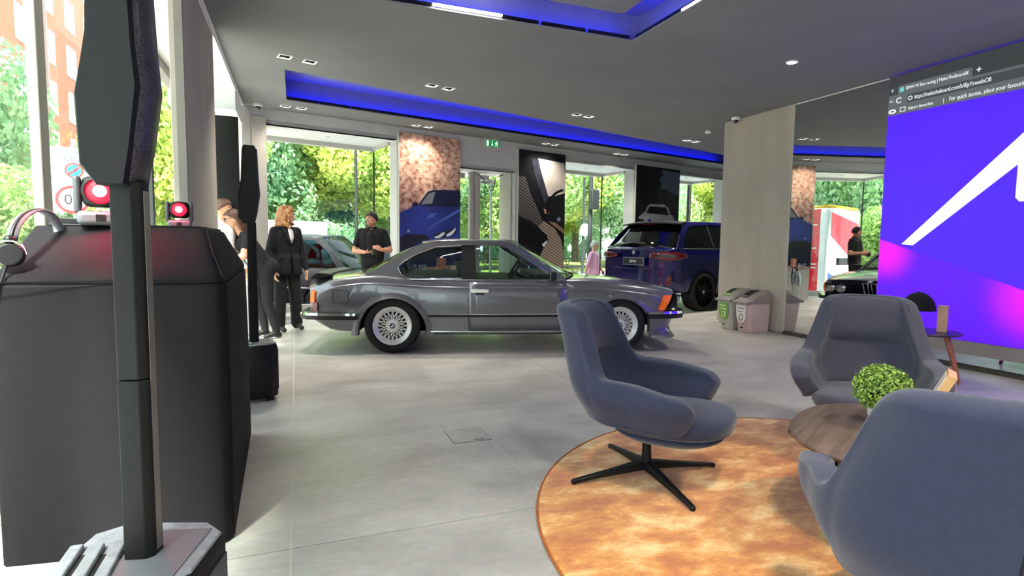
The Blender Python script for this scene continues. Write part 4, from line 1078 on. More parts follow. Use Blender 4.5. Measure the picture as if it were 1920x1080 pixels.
def make_car(name, label, loc, rz, paint, Wd, wb, R, ro, fo, tail, cabin, zb, zsill, nose, pillars, glass, frame=None, group=None, roof_bow=.03, lean=.22, rim=None, body_round=.05, rear_drop=0.0, z0=0.0):
    """tail/nose: lists of (x, zshoulder); cabin: (xr0, xr1, xf1, xf0, zroof); zb belt height; pillars: x positions splitting the side glass"""
    root = empty(name, loc, rz, label, 'car', group)
    hw = Wd / 2; xe, xn = -ro, wb + fo
    xr0, xr1, xf1, xf0, zr = cabin
    def sec(w, z_b, zs, zt):
        H = zs - z_b
        return [(0, z_b), (.6 * w, z_b), (.9 * w, z_b + .01), (.955 * w, z_b + .05), (.985 * w, z_b + .22 * H), (1.0 * w, z_b + .5 * H), (.99 * w, z_b + .72 * H), (.968 * w, z_b + .88 * H), (.935 * w, zs - .02), (.89 * w, zs + .003), (.6 * w, zs + (zt - zs) * .8), (.3 * w, zs + (zt - zs) * .97), (0, zt)]
    ZS = tail + [(xr0 + .25, zb), (xf0 - .2, zb)] + nose
    cb = CarBody(W=[(xe, hw * .86), (xe + .12, hw * .95), (xe + .5, hw * .995), (wb * .5, hw), (xn - .7, hw * .99), (xn - .2, hw * .93), (xn, hw * .80)],
                 ZB=[(xe, zsill + .16), (xe + .3, zsill + .05), (0.3, zsill), (wb, zsill), (xn - .2, zsill + .04), (xn, zsill + .12)],
                 ZS=ZS, ZT=[(x, z + body_round) for x, z in ZS], sec=sec,
                 warp=lambda x, y, z: (x + (.10 * (abs(y) / hw) ** 3 if x < xe + .2 else (-.22 * (abs(y) / hw) ** 3 if x > xn - .3 else 0)) + (rear_drop * (z - zb) if x < xe + .3 else 0), y, z))
    xs = [xe, xe + .05, xe + .12, xe + .25] + [xe + .4 + i * (xn - xe - .8) / 22 for i in range(23)] + [xn - .25, xn - .12, xn - .05, xn]
    cb.mesh_obj('body', [paint, M_well, M_rubber], xs, (0, wb), R * 1.13, R * .95, root, yin=hw * .55)
    rim = rim or pm('alloy_grey', (120, 122, 125), .35, .7)
    for ax in (0, wb):
        for s_ in (-1, 1): plain_wheel(root, (ax, s_ * (hw - .125), R), R, .23, s_, rim)
    yg_ = lambda x, z: hw * .90 - lean * min(1, max(0, (z - zb) / (zr - zb))) ** 1.3
    frame = frame or paint
    zt = zr - .055; fr = .075
    outl = [(xr0, zb - .01), (lerp(xr0, xr1, .5), lerp(zb, zr, .55)), (xr1, zr - .02), (lerp(xr1, xf1, .35), zr), (lerp(xr1, xf1, .7), zr - .002), (xf1, zr - .025), (lerp(xf1, xf0, .5), lerp(zr, zb, .47)), (xf0, zb - .01)]
    inn = [(xr0 + .20, zb + .015), (lerp(xr0, xr1, .5) + .14, lerp(zb, zr, .52)), (xr1 + .14, zt - .03), (lerp(xr1, xf1, .35), zt), (lerp(xr1, xf1, .7), zt - .004), (xf1 - .05, zt - .03), (lerp(xf1, xf0, .5) - .09, lerp(zr, zb, .50)), (xf0 - .18, zb + .015)]
    xs_ = [xr0 + .2] + pillars + [xf0 - .18]
    def topz(x):
        for (a, za), (b, zb_) in zip(inn[:-1], inn[1:]):
            if a <= x <= b and b > a: return za + (zb_ - za) * (x - a) / (b - a)
        return zb + .02
    for s_ in (-1, 1):
        m = MB(); n = len(outl)
        A = [(x, s_ * yg_(x, z), z) for x, z in outl]; B = [(x, s_ * yg_(x, z), z) for x, z in inn]
        m.add(A + B, [(i, i + 1, n + i + 1, n + i) for i in range(n - 1)])
        m.build('cabin_frame', frame, root, solid=.02, soff=-s_ if False else 0.0)
        for a, b in zip(xs_[:-1], xs_[1:]):
            poly = [(a + .015, zb + .012)]
            xx_ = sorted([a + .015] + [p[0] for p in inn if a + .015 < p[0] < b - .015] + [b - .015])
            poly += [(x, topz(x)) for x in xx_] + [(b - .015, zb + .012)]
            side_poly(root, 'window_pane', poly, s_, yg_, glass, .006, -.008)
        for x in pillars:
            side_poly(root, 'door_pillar', [(x - .02, zb), (x - .02, topz(x)), (x + .02, topz(x)), (x + .02, zb)], s_, yg_, M_rubber, .02, 0)
        side_tube(root, 'belt_trim', [(xr0 + .15, zb), (wb * .5, zb), (xf0 - .1, zb)], s_, yg_, M_rubber, .012, .012)
        for x in pillars[:1]:
            m = MB(); m.box((x + .2, s_ * (hw + .005), zb - .13), (.2, .03, .03)); m.build('door_handle', paint, root, bevel=.008)
        m = MB(); m.box((xf0 - .32, s_ * (hw + .07), zb + .07), (.10, .2, .13)); m.build('door_mirror', frame, root, bevel=.03)
    rows = []
    for i in range(7):
        t = i / 6; x0 = lerp(xr1, xf1, t); ze = zr - .022 + .02 * math.sin(PI * t); row = []
        for j in range(9):
            v = -1 + j / 4; bw = 1 - v * v; row.append((x0 + bw * lerp(-.05, .10, t), v * yg_(x0, zr), ze + roof_bow * bw))
        rows.append(row)
    mk('roof', paint, lambda m: m.grid(rows), root, smooth=60, solid=.015)
    bot = [(xf0 + .14 * (1 - (-1 + j / 4) ** 2), (-1 + j / 4) * hw * .89, zb - .005 + .03 * (1 - (-1 + j / 4) ** 2)) for j in range(9)]
    mk('windscreen', glass, lambda m: m.grid([[tuple(lerp(a, b, i / 4) for a, b in zip(p, q)) for p, q in zip(rows[-1], bot)] for i in range(5)]), root, smooth=60, solid=.006)
    bot = [(xr0 - .08 * (1 - (-1 + j / 4) ** 2), (-1 + j / 4) * hw * .87, zb - .005 + .02 * (1 - (-1 + j / 4) ** 2)) for j in range(9)]
    mk('rear_window', glass, lambda m: m.grid([[tuple(lerp(a, b, i / 4) for a, b in zip(p, q)) for p, q in zip(rows[0], bot)] for i in range(5)]), root, smooth=60, solid=.006)
    MB().box((wb * .5, 0, zb - .06), (xf0 - xr0 - .3, hw * 1.7, .05)).build('cabin_floor', M_leather, root)
    for s_ in (-1, 1):
        m = MB(); m.box((wb * .42, s_ * hw * .42, zb + .12), (.16, .48, .42), M=Matrix.Rotation(-.2, 3, 'Y')); m.build('seat_back', M_leather, root, bevel=.05)
    root['hw'] = hw
    return root, cb, yg_

# ------------------------------------------------------------------ blue sport utility car behind the coupe
M_blue = pm('deep_blue_paint', (9, 12, 84), 0.2, 0.35, vary=0.04, scale=100, coat=1.0)
SA = math.radians(14)
_c = Vector((7.20, 8.74, 0)) + Vector((-math.sin(SA), math.cos(SA), 0)) * 0.90
suv, scb, syg = make_car('sport_utility_car', 'dark blue metallic sport utility car seen from behind beside the plaster pillar', _c, SA, M_blue, 1.98, 2.95, .372, .87, .88,
    [(-.87, 1.16), (-.75, 1.20), (-.5, 1.22)], (-.72, -.28, 1.75, 2.45, 1.70), 1.18, .30, [(2.6, 1.13), (3.2, 1.07), (3.6, .98), (3.83, .86)], [.42, 1.35], M_dglass,
    roof_bow=.045, lean=.24, body_round=.02, rim=M_rubber)
for ch in list(suv.children):
    if ch.name.startswith('wheel'):
        for g in list(ch.children): bpy.data.objects.remove(g)
        loc = tuple(ch.location); bpy.data.objects.remove(ch)
        wheel(suv, 'wheel', (loc[0], loc[1], .372), .372, .28, .285, pm('black_alloy', (26, 26, 28), .25, .6), 'spoke', -1 if loc[1] < 0 else 1, 10)
# tail: spoiler, lamps, plate, diffuser, reflectors
m = MB(); m.sweep([(-.34, -.72, 1.655), (-.42, -.4, 1.68), (-.44, 0, 1.685), (-.42, .4, 1.68), (-.34, .72, 1.655)], [(.12, .0), (-.10, -.02), (-.10, .005), (.12, .045)]); m.build('roof_spoiler', M_rubber, suv, smooth=40)
m = MB(); m.box((-.50, 0, 1.652), (.01, .3, .014)); m.build('brake_light', M_redlens, suv)
for s_ in (-1, 1):
    G = []
    for k in range(9):
        t = k / 8; y = lerp(.42, 1.0, t)
        if t < .7: x = -.895 + .10 * (y / .99) ** 3; yy_ = y
        else: x = lerp(-.80, -.48, (t - .7) / .3); yy_ = scb.side_y(x, 1.03) + .006
        hh = lerp(.028, .075, min(1, t * 1.6)) if t < .8 else lerp(.06, .02, (t - .8) / .2)
        G.append([(x - .012, s_ * yy_, 1.045 + d * hh) for d in (-1, -.4, .4, 1)])
    m = MB(); m.grid(G); m.build('tail_lamp', M_redlens, suv, solid=.03, smooth=50)
    m = MB(); m.grid([[(x - .02, y, z + .002) for x, y, z in row[1:3]] for row in G[1:7]]); m.build('tail_lamp_inset', pm('lamp_dark', (40, 6, 10), .2, vary=.2), suv, solid=.012)  # dark red inner panel of the lamp
    m = MB(); m.prism([(-.86, s_ * .80, .52), (-.86, s_ * .86, .50), (-.83, s_ * .90, .66), (-.835, s_ * .84, .70)], (-.03, 0, 0)); m.build('reflector', M_redlens, suv)
m = MB(); m.box((-.885, 0, .93), (.02, .54, .15)); m.build('plate_surround', pm('plate_silver', (150, 150, 152), .3, .6), suv, bevel=.004)
m = MB(); m.box((-.892, 0, .93), (.02, .51, .12)); m.build('number_plate', pm('plate_dark', (40, 42, 46), .4), suv)
text('plate_text', 'BMW', .075, M_white, suv, (-.9035, .085, .905), Euler((PI / 2, 0, -PI / 2)), .0006)
m = MB(); m.box((-.80, 0, .42), (.12, 1.4, .16)); m.build('diffuser', M_rubber, suv, bevel=.02)
for s_ in (-1, 1):
    for d in (0, .11):
        MB().cyl((-.90, s_ * (.52 + d), .42), (-.7, s_ * (.52 + d), .42), .045, n=14).build('exhaust', M_chrome, suv, smooth=40)
m = MB(); m.tube([(-.66, .28, 1.20), (-.60, .0, 1.24), (-.58, -.25, 1.26)], .012, 6); m.build('rear_wiper', M_rubber, suv)
rr_ = roundel(suv, 0, 0, .04, 0); rr_.location = (-.885, 0, 1.10); rr_.rotation_euler = (0, 0, -PI / 2)
m = MB(); m.tube([(-.92, -.55, .80), (-.93, 0, .79), (-.92, .55, .80)], .008, 6); m.build('tailgate_line', M_rubber, suv)
m = MB(); m.box((-.46, 0, 1.745), (.12, .05, .06), taper=.4); m.build('roof_aerial', M_blue, suv, bevel=.01)

# ================================================================== outdoors
ZG = -0.40
M_pave = pm('paving', (196, 194, 188), 0.85, vary=0.05, scale=3, world=True)
M_road = pm('asphalt', (150, 152, 154), 0.9, vary=0.06, scale=5, bump=.1, bscale=60, world=True)
M_grass = pm('dry_grass', (176, 172, 96), 0.95, scale=3, c2=(120, 150, 60), world=True)
m = MB(); m.bb((-60, -30, ZG - .3), (80, 90, ZG - 0.02)); m.build('road', M_road, kind='structure')
q = [fw(-12, .95, ZG - .02), fw(40, .95, ZG - .02), fw(40, 2.3, ZG - .02), fw(-12, 2.3, ZG - .02)]
MB().prism([tuple(v) for v in q], (0, 0, .06)).build('pavement', M_pave, kind='structure')
q = [fw(-30, 17, ZG - .02), fw(60, 17, ZG - .02), fw(60, 34, ZG - .02), fw(-30, 34, ZG - .02)]
MB().prism([tuple(v) for v in q], (0, 0, .10)).build('grass_strip', M_grass, kind='structure')
MB().bb((-6, -10, ZG - .02), (-1.5, 9.3, ZG + .05)).build('pavement', M_pave, kind='structure')

# ------------------------------------------------------------------ trees
def leaf_mat(name, c1, c2):
    m = bpy.data.materials.new(name); m.use_nodes = True
    nt = m.node_tree; b = nt.nodes['Principled BSDF']; out = nt.nodes['Material Output']
    g = nt.nodes.new('ShaderNodeNewGeometry')
    n = nt.nodes.new('ShaderNodeTexNoise'); n.inputs['Scale'].default_value = .55; n.inputs['Detail'].default_value = 4; nt.links.new(g.outputs['Position'], n.inputs['Vector'])
    n2 = nt.nodes.new('ShaderNodeTexNoise'); n2.inputs['Scale'].default_value = 6; nt.links.new(g.outputs['Position'], n2.inputs['Vector'])
    mm = nt.nodes.new('ShaderNodeMath'); mm.operation = 'MULTIPLY_ADD'; mm.inputs[1].default_value = .5; nt.links.new(n2.outputs['Fac'], mm.inputs[0])
    ms = nt.nodes.new('ShaderNodeMath'); ms.operation = 'MULTIPLY'; ms.inputs[1].default_value = .55; nt.links.new(n.outputs['Fac'], ms.inputs[0]); nt.links.new(ms.outputs['Value'], mm.inputs[2])
    r = nt.nodes.new('ShaderNodeValToRGB'); r.color_ramp.elements[0].position = .38; r.color_ramp.elements[1].position = .66
    r.color_ramp.elements[0].color = lin(c1); r.color_ramp.elements[1].color = lin(c2); nt.links.new(mm.outputs['Value'], r.inputs['Fac'])
    nt.links.new(r.outputs['Color'], b.inputs['Base Color']); b.inputs['Roughness'].default_value = .55
    t = nt.nodes.new('ShaderNodeBsdfTranslucent'); nt.links.new(r.outputs['Color'], t.inputs['Color'])
    mx = nt.nodes.new('ShaderNodeMixShader'); mx.inputs['Fac'].default_value = .5
    nt.links.new(b.outputs['BSDF'], mx.inputs[1]); nt.links.new(t.outputs['BSDF'], mx.inputs[2]); nt.links.new(mx.outputs['Shader'], out.inputs['Surface'])
    return m
LEAF = [leaf_mat('leaf_yellow_green', (128, 166, 84), (226, 230, 128)), leaf_mat('leaf_blue_green', (104, 160, 124), (194, 222, 168)), leaf_mat('leaf_green', (112, 162, 98), (208, 226, 146))]
M_bark = pm('plane_bark', (128, 122, 106), .9, c2=(70, 66, 56), scale=9, bump=.3, bscale=20)
def foliage_mesh(name, mat, n, seed, rx, rz_, size, lumps=26):
    rng = np.random.default_rng(seed)
    # clumps of leaves on lumpy shells
    cen = rng.normal(size=(lumps, 3)); cen /= np.linalg.norm(cen, axis=1)[:, None]; cen *= rng.uniform(.35, .85, lumps)[:, None]
    cen *= np.array([rx, rx, rz_]); rad = rng.uniform(.28, .48, lumps) * min(rx, rz_)
    k = rng.integers(0, lumps, n); d = rng.normal(size=(n, 3)); d /= np.linalg.norm(d, axis=1)[:, None]
    p = cen[k] + d * (rad[k] * rng.uniform(.72, 1.05, n))[:, None]
    nv = d + rng.normal(size=(n, 3)) * .55; nv /= np.linalg.norm(nv, axis=1)[:, None]
    a = np.cross(nv, rng.normal(size=(n, 3))); a /= np.linalg.norm(a, axis=1)[:, None]; b = np.cross(nv, a)
    s = size * rng.uniform(.6, 1.25, n)[:, None]
    V = np.empty((n, 4, 3)); V[:, 0] = p - a * s; V[:, 1] = p + b * s * .55 + nv * s * .15; V[:, 2] = p + a * s; V[:, 3] = p - b * s * .55 + nv * s * .15
    me = bpy.data.meshes.new(name); me.vertices.add(4 * n); me.vertices.foreach_set('co', V.reshape(-1)); me.loops.add(4 * n); me.loops.foreach_set('vertex_index', np.arange(4 * n))
    me.polygons.add(n); me.polygons.foreach_set('loop_start', np.arange(0, 4 * n, 4)); me.materials.append(mat); me.update(calc_edges=True); me.validate()
    return me
FOL = [foliage_mesh('foliage', LEAF[i % 3], 30000, 11 + i, 3.6, 3.4, .115) for i in range(3)]
m = MB(); m.tube([(0, 0, 0), (.05, 0, 1.5), (-.05, .1, 3.2), (.1, 0, 5.5)], [.24, .19, .16, .08], 10)
for a in range(5):
    an = a * 1.3; m.tube([(0, .05, 2.6 + a * .3), (.9 * math.cos(an), .9 * math.sin(an), 3.9 + a * .3), (1.9 * math.cos(an), 1.9 * math.sin(an), 5.0 + a * .3)], [.10, .07, .03], 7)
TRUNK = m.mesh('trunk', M_bark, 60)
tree_n = 0
def tree(x, y, sc, kind, label, zsc=1.0, group='plane trees across the road', lift=5.2):
    r = empty('plane_tree', (x, y, ZG), random.random() * 6, label, 'tree', group); r.scale = (sc, sc, sc * zsc)
    o = bpy.data.objects.new('trunk', TRUNK); COL.objects.link(o); o.parent = r
    f = bpy.data.objects.new('foliage', FOL[kind]); COL.objects.link(f); f.parent = r; f.location = (0, 0, lift); tag(f, kind='stuff')
    return r
# positions given along the facade direction: (s, t)
TREES = [(-12, 8, 1.0, 1), (1.5, 22, 1.2, 2), (2.2, 15.5, 1.1, 1), (3.5, 19, 1.25, 0), (8.0, 16, 1.1, 0), (12, 19, 1.2, 1), (16.5, 16.5, 1.15, 2), (21, 19, 1.2, 0), (26, 17, 1.2, 1), (31, 20, 1.2, 2),
         (-14, 19, 1.3, 2), (2.5, 26, 1.4, 1), (6, 27, 1.6, 2), (14, 27, 1.5, 1), (22, 28, 1.6, 2), (32, 29, 1.6, 0), (42, 28, 1.6, 1), (38, 20, 1.3, 0), (-26, 24, 1.3, 1)]
PLACE = ['at the far left edge', 'behind the first window', 'behind the women', 'behind the man', 'behind the rock poster', 'behind the entrance', 'behind the cabin poster', 'in the second window', 'behind the dusk poster', 'beside the pillar',
         'at the left edge', 'over the taxi', 'over the man', 'over the entrance', 'over the second window', 'over the blue car', 'right of the pillar', 'far right of all', 'far left of all']
for i, (s_, t_, sc, kd) in enumerate(TREES):
    p = fw(s_, t_)
    near = t_ < 22
    nm = ['yellow-green', 'blue-green', 'mid-green'][kd]
    tree(p.x, p.y, sc, kd, '%s plane tree, %s row across the road, %s' % (nm, 'front' if near else 'back', PLACE[i]), group='plane trees across the road', lift=5.0 if near else 4.0)
# trees outside the left windows
for x, y, sc, kd, lab in ((-9.1, 17.0, .85, 1, 'leafy tree outside the left window beside the mullion'), (-2.9, 17.2, .62, 0, 'leafy tree up the side street behind the left pillar')):
    tree(x, y, sc, kd, lab, lift=4.6, group=None, zsc=1.35)
# low hedge line closes the view under the crowns
HEDGE = foliage_mesh('hedge_leaves', LEAF[1], 9000, 77, 5.5, 1.6, .16, 40)
for i in range(6):
    p = fw(-18 + i * 11, 36)
    h = empty('hedge', (p.x, p.y, ZG + 1.2), FA, 'dense green hedge far behind the trees, section %s' % ['at far left', 'left of the taxi', 'behind the entrance', 'behind the blue car', 'right of the pillar', 'at far right'][i], 'hedge', 'hedge sections')
    o = bpy.data.objects.new('foliage', HEDGE); COL.objects.link(o); o.parent = h; o.scale = (1.2, .5, 1.6); tag(o, kind='stuff')

def V(*a): return Vector(a)
sh_ = empty('shrub', (-5.35, 13.2, ZG), 0, 'dense green shrub low outside the left window at the picture edge', 'shrub')
o = bpy.data.objects.new('foliage', foliage_mesh('shrub_leaves', LEAF[2], 9000, 91, 1.15, 1.5, .07)); COL.objects.link(o); o.parent = sh_; o.location = (0, 0, 1.55); tag(o, kind='stuff')
m = MB(); m.tube([(0, 0, 0), (.05, 0, .6), (0, .05, 1.6)], [.06, .05, .03], 8); m.build('stem', M_bark, sh_, smooth=60)
# ------------------------------------------------------------------ street furniture
M_iron = pm('black_iron', (40, 44, 46), .5, .3, vary=.1)
def railing(s0, s1, t, label, zt=.62):
    r = fac(empty('street_railing', label=label, cat='railing')); r.location = fw(s0, t, ZG + .06)
    L = s1 - s0
    for z in (.06, zt):
        MB().bb((0, -.025, z), (L, .025, z + .05)).build('rail', M_iron, r)
    k = int(L / 1.25); v = None
    for i in range(k):
        x = (i + .5) * L / k
        if v is None:
            q = MB(); q.tube([(-.22, 0, zt), (0, 0, .18), (.22, 0, zt)], .035, 6); q.cyl((0, 0, 0), (0, 0, .2), .04, n=6); v = q.build('railing_support', M_iron, r, loc=(x, 0, 0))
        else: share(v, r, (x, 0, 0))
railing(-6, 34, 9.2, 'near dark iron railing with V-shaped supports along the road')
railing(-6, 34, 18.5, 'farther dark iron railing behind the yellow grass')
def lamp_post(p, h, label, disc=False, box=False, k=1.0):
    r = empty('street_post', (p.x, p.y, ZG), FA, label, 'post')
    MB().lathe([(.10 * k, 0), (.10 * k, .5), (.075 * k, .55), (.06 * k, h), (0, h)], 12).build('pole', M_iron, r, smooth=40)
    if disc: MB().cyl((0, -.09, 2.15), (0, -.07, 2.15), .22, n=24).build('sign_disc', M_white, r)
    if box: MB().box((.0, -.14, 2.9), (.26, .16, .55)).build('signal_box', M_iron, r, bevel=.02)
lamp_post(V(7.82, 14.26, 0), 4.6, 'tall black signal post with a box behind the second window', box=True)
lamp_post(V(9.54, 17.88, 0), 4.0, 'slim black post carrying a white round sign', disc=True, k=.7)
lamp_post(V(1.31, 13.52, 0), 4.4, 'slim grey post outside the first window behind the man', k=.55)
lamp_post(V(10.41, 13.28, 0), 4.8, 'slim black post in the window left of the pillar', k=.6)

# ------------------------------------------------------------------ traffic
STREET = 'parked and passing street cars'
M_taxi = pm('taxi_black', (18, 23, 30), .42, .0, vary=.05, coat=.25)
M_silver = pm('silver_paint', (176, 180, 186), .3, .6, vary=.03, coat=1.0)
M_greyp = pm('grey_car_paint', (120, 124, 134), .3, .5, vary=.03, coat=1.0)
M_wpaint = pm('white_car_paint', (228, 232, 236), .35, .1, vary=.02, coat=.6)
M_bpaint = pm('pale_blue_car_paint', (96, 120, 152), .3, .4, vary=.03, coat=1.0)
M_sglass = glassmat('street_glass', (150, 176, 178), 1.18)
ta = math.radians(151)
taxi, tcb, _ = make_car('taxi', 'black london-style taxi right outside the first window behind the woman', (0, 0, 0), ta, M_taxi, 1.76, 2.88, .33, .78, .70,
    [(-.78, .80), (-.7, .93), (-.45, 1.03)], (-.60, .02, 1.85, 2.45, 1.74), 1.05, .26, [(2.7, 1.02), (3.2, .96), (3.58, .80)], [.75, 1.65], M_sglass, roof_bow=.06, lean=.16)
h_ = Vector((math.cos(ta), math.sin(ta), 0)); rgt = Vector((h_.y, -h_.x, 0))
near_rear = Vector((1.12, 12.55, ZG))                       # rear corner on the side towards the room
lft = Vector((-h_.y, h_.x, 0))
taxi.location = near_rear + h_ * .78 + rgt * .88
for s_ in (-1, 1):
    m = MB(); m.box((-.76, s_ * .70, .80), (.06, .12, .30)); m.build('tail_lamp', M_redlens, taxi, bevel=.02)
    m = MB(); m.tube([(-.5, s_ * .895, .62), (1.0, s_ * .90, .62), (2.3, s_ * .90, .62)], .018, 6); m.build('chrome_strip', M_chrome, taxi)
MB().box((1.45, 0, 1.82), (.14, .5, .12)).build('taxi_light', pm('taxi_sign', (226, 170, 60), .4), taxi, bevel=.03)
def street(name, label, s_, t_, heading, paint, kind):
    p = fw(s_, t_, ZG); a = FA + (0 if heading > 0 else PI)
    if kind == 'suv':
        r, _, _ = make_car(name, label, p, a, paint, 1.9, 2.8, .36, .85, .85, [(-.85, 1.05), (-.7, 1.10)], (-.70, -.3, 1.6, 2.35, 1.86), 1.15, .3, [(2.5, 1.12), (3.1, 1.05), (3.65, .85)], [.5, 1.3], M_sglass)
    elif kind == 'saloon':
        r, _, _ = make_car(name, label, p, a, paint, 1.8, 2.75, .33, .95, .85, [(-.95, .88), (-.8, .96), (-.5, .98)], (-.45, .35, 1.35, 2.2, 1.46), .96, .24, [(2.4, .95), (3.0, .88), (3.6, .70)], [.55, 1.15], M_sglass)
    else:
        r, _, _ = make_car(name, label, p, a, paint, 1.95, 3.3, .36, .9, .85, [(-.9, 1.3), (-.8, 1.35)], (-.86, -.78, 2.9, 3.6, 2.35), 1.35, .3, [(3.6, 1.25), (3.9, 1.1), (4.15, .85)], [2.6], M_sglass)
        for s2 in (-1, 1): MB().box((.9, s2 * .80, 1.85), (3.3, .06, .98)).build('side_panel', paint, r)
        MB().box((-.82, 0, 1.85), (.06, 1.5, .98)).build('rear_door', paint, r)
    return r
street('street_car', 'silver sport utility car beyond the taxi, only its roof and windows showing', 0.9, 7.6, 1, M_silver, 'suv')
street('street_car', 'grey saloon car standing behind the man in black', 5.2, 5.4, -1, M_greyp, 'saloon')
street('street_van', 'plain white van farther back to the left of the man', 3.9, 12.5, -1, M_wpaint, 'van')
street('street_car', 'pale blue car half hidden by the rock poster', 5.6, 10.6, 1, M_bpaint, 'saloon')
street('street_car', 'white car on the far road seen through the second window', 14.6, 21.5, -1, M_wpaint, 'suv')
street('street_car', 'small white car seen through the entrance', 8.4, 14.8, -1, M_wpaint, 'saloon')

# striped vehicle at the street corner, seen in the mirror
vn = empty('striped_van', (0, 0, ZG), 0, 'red and white striped van with a blue panel, seen in the mirror', 'van')
M_vr = pm('van_red', (214, 30, 46), .3, vary=.04, coat=.8); M_vb = pm('van_blue', (24, 70, 170), .3, vary=.05, coat=.8); M_vw = pm('van_white', (236, 238, 240), .3, vary=.02, coat=.8)
x0, x1, y0, y1 = -1.86, -.62, 11.35, 13.25
MB().bb((x0, y0, .32), (x1, y1, 2.72)).build('body', M_vw, vn, bevel=.12, seg=4)
for ya, yb_ in ((11.62, 12.75),):
    MB().bb((x1 - .02, ya, .36), (x1 + .006, yb_, 2.70)).build('red_stripe', M_vr, vn, bevel=.004)
for z in (1.05, 1.15, 1.6, 2.25): MB().bb((x1, 11.7, z), (x1 + .012, 12.7, z + .03)).build('white_line', M_vw, vn)
MB().bb((x1, 11.95, .55), (x1 + .014, 12.5, .72)).build('orange_plate', pm('plate_orange', (250, 150, 40), .4, vary=.05), vn)
MB().bb((x1, 12.05, 1.72), (x1 + .012, 12.3, 1.98)).build('side_emblem', pm('emblem_brown', (150, 96, 70), .4, vary=.2), vn)
MB().prism([(x1 - .1, y0 - .004, 2.6), (x1 - .1, y0 - .004, 1.95), (x0 + .1, y0 - .004, 1.15), (x0 + .1, y0 - .004, 2.3)], (0, .02, 0)).build('red_panel', M_vr, vn)
MB().prism([(x1 - .08, y0 - .004, .95), (x1 - .08, y0 - .004, .45), (x0 + .08, y0 - .004, .45)], (0, .02, 0)).build('blue_panel', M_vb, vn)
MB().bb((x0 + .15, y0 - .006, 1.15), (x1 - .35, y0 + .02, 1.35)).build('rear_window', M_dglass, vn)
m = MB(); m.tube([(x1 - .02, 13.2, 2.72), (x1 - .02, 11.45, 2.76), (x1 - .2, 11.36, 2.76), (x0 + .2, 11.36, 2.70), (x0 + .05, 11.4, 2.5)], .035, 6); m.build('yellow_rail', pm('rail_yellow', (248, 190, 30), .4, vary=.05), vn, smooth=60)
for ya in (11.85, 12.8):
    for s2, xx_ in ((-1, x0 + .12), (1, x1 - .12)):
        MB().lathe([(.33, -.1), (.36, -.06), (.36, .06), (.33, .1), (0, .1)], 24, (xx_, ya, .36), 'x').build('tyre', M_tyre, vn, smooth=40)

# brick apartment block up the side street
M_brick = bpy.data.materials.new('red_brick'); M_brick.use_nodes = True
_n = M_brick.node_tree; _b = _n.nodes['Principled BSDF']; _t = _n.nodes.new('ShaderNodeTexBrick'); _tc = _n.nodes.new('ShaderNodeTexCoord'); _mp = _n.nodes.new('ShaderNodeMapping')
_mp.inputs['Rotation'].default_value = (0, PI / 2, 0); _t.inputs['Scale'].default_value = 3.0
_t.inputs['Color1'].default_value = lin((206, 112, 78)); _t.inputs['Color2'].default_value = lin((186, 92, 64)); _t.inputs['Mortar'].default_value = lin((206, 170, 150))
_n.links.new(_tc.outputs['Object'], _mp.inputs['Vector']); _n.links.new(_mp.outputs['Vector'], _t.inputs['Vector']); _n.links.new(_t.outputs['Color'], _b.inputs['Base Color']); _b.inputs['Roughness'].default_value = .9
XB = -14.0
bd = empty('apartment_building', (XB, 30, ZG), 0, 'red brick apartment block with white windows up the side street', 'building')
MB().bb((-10, 0, 0), (0, 30, 26)).build('wall', M_brick, bd)
MB().bb((-9.9, -0.1, 0), (0.08, 30.1, 5.2)).build('ground_floor', pm('stone_white', (226, 220, 212), .8, vary=.04), bd)
MB().bb((-10, -.2, 5.2), (.18, 30.2, 5.5)).build('string_course', pm('stone_white', (226, 220, 212), .8), bd)
wf = pane = None
for r_ in range(7):
    for c_ in range(8):
        y = 1.6 + c_ * 3.7; z = 6.3 + r_ * 3.05
        if wf is None:
            q = MB(); q.bb((-.05, 0, 0), (.06, 1.7, .14)); q.bb((-.05, 0, 1.86), (.06, 1.7, 2.0)); q.bb((-.05, 0, 0), (.06, .14, 2)); q.bb((-.05, 1.56, 0), (.06, 1.7, 2)); q.bb((-.05, .8, 0), (.05, .9, 2)); q.bb((-.05, 0, .95), (.05, 1.7, 1.05))
            wf = q.build('window_frame', M_white, bd, loc=(0, y, z))
            pane = MB().bb((-.02, .1, .1), (.02, 1.6, 1.9)).build('window_pane', pm('pale_pane', (226, 234, 236), .1, vary=.03), bd, loc=(0, y, z))
        else:
            share(wf, bd, (0, y, z)); share(pane, bd, (0, y, z))
for y in (5.9, 13.3): MB().cyl((.12, y - .6, 5.5), (.12, y - .6, 26), .14, n=8).build('drain_pipe', pm('pipe_mauve', (176, 150, 150), .6), bd)
MB().bb((-12, -14, 0), (0, -4, 9)).build('side_block', pm('glass_block', (150, 190, 206), .3, vary=.1, scale=.6), empty('office_building', (XB - 6, 30, ZG), 0, 'pale blue office block behind the trees at far left', 'building'))

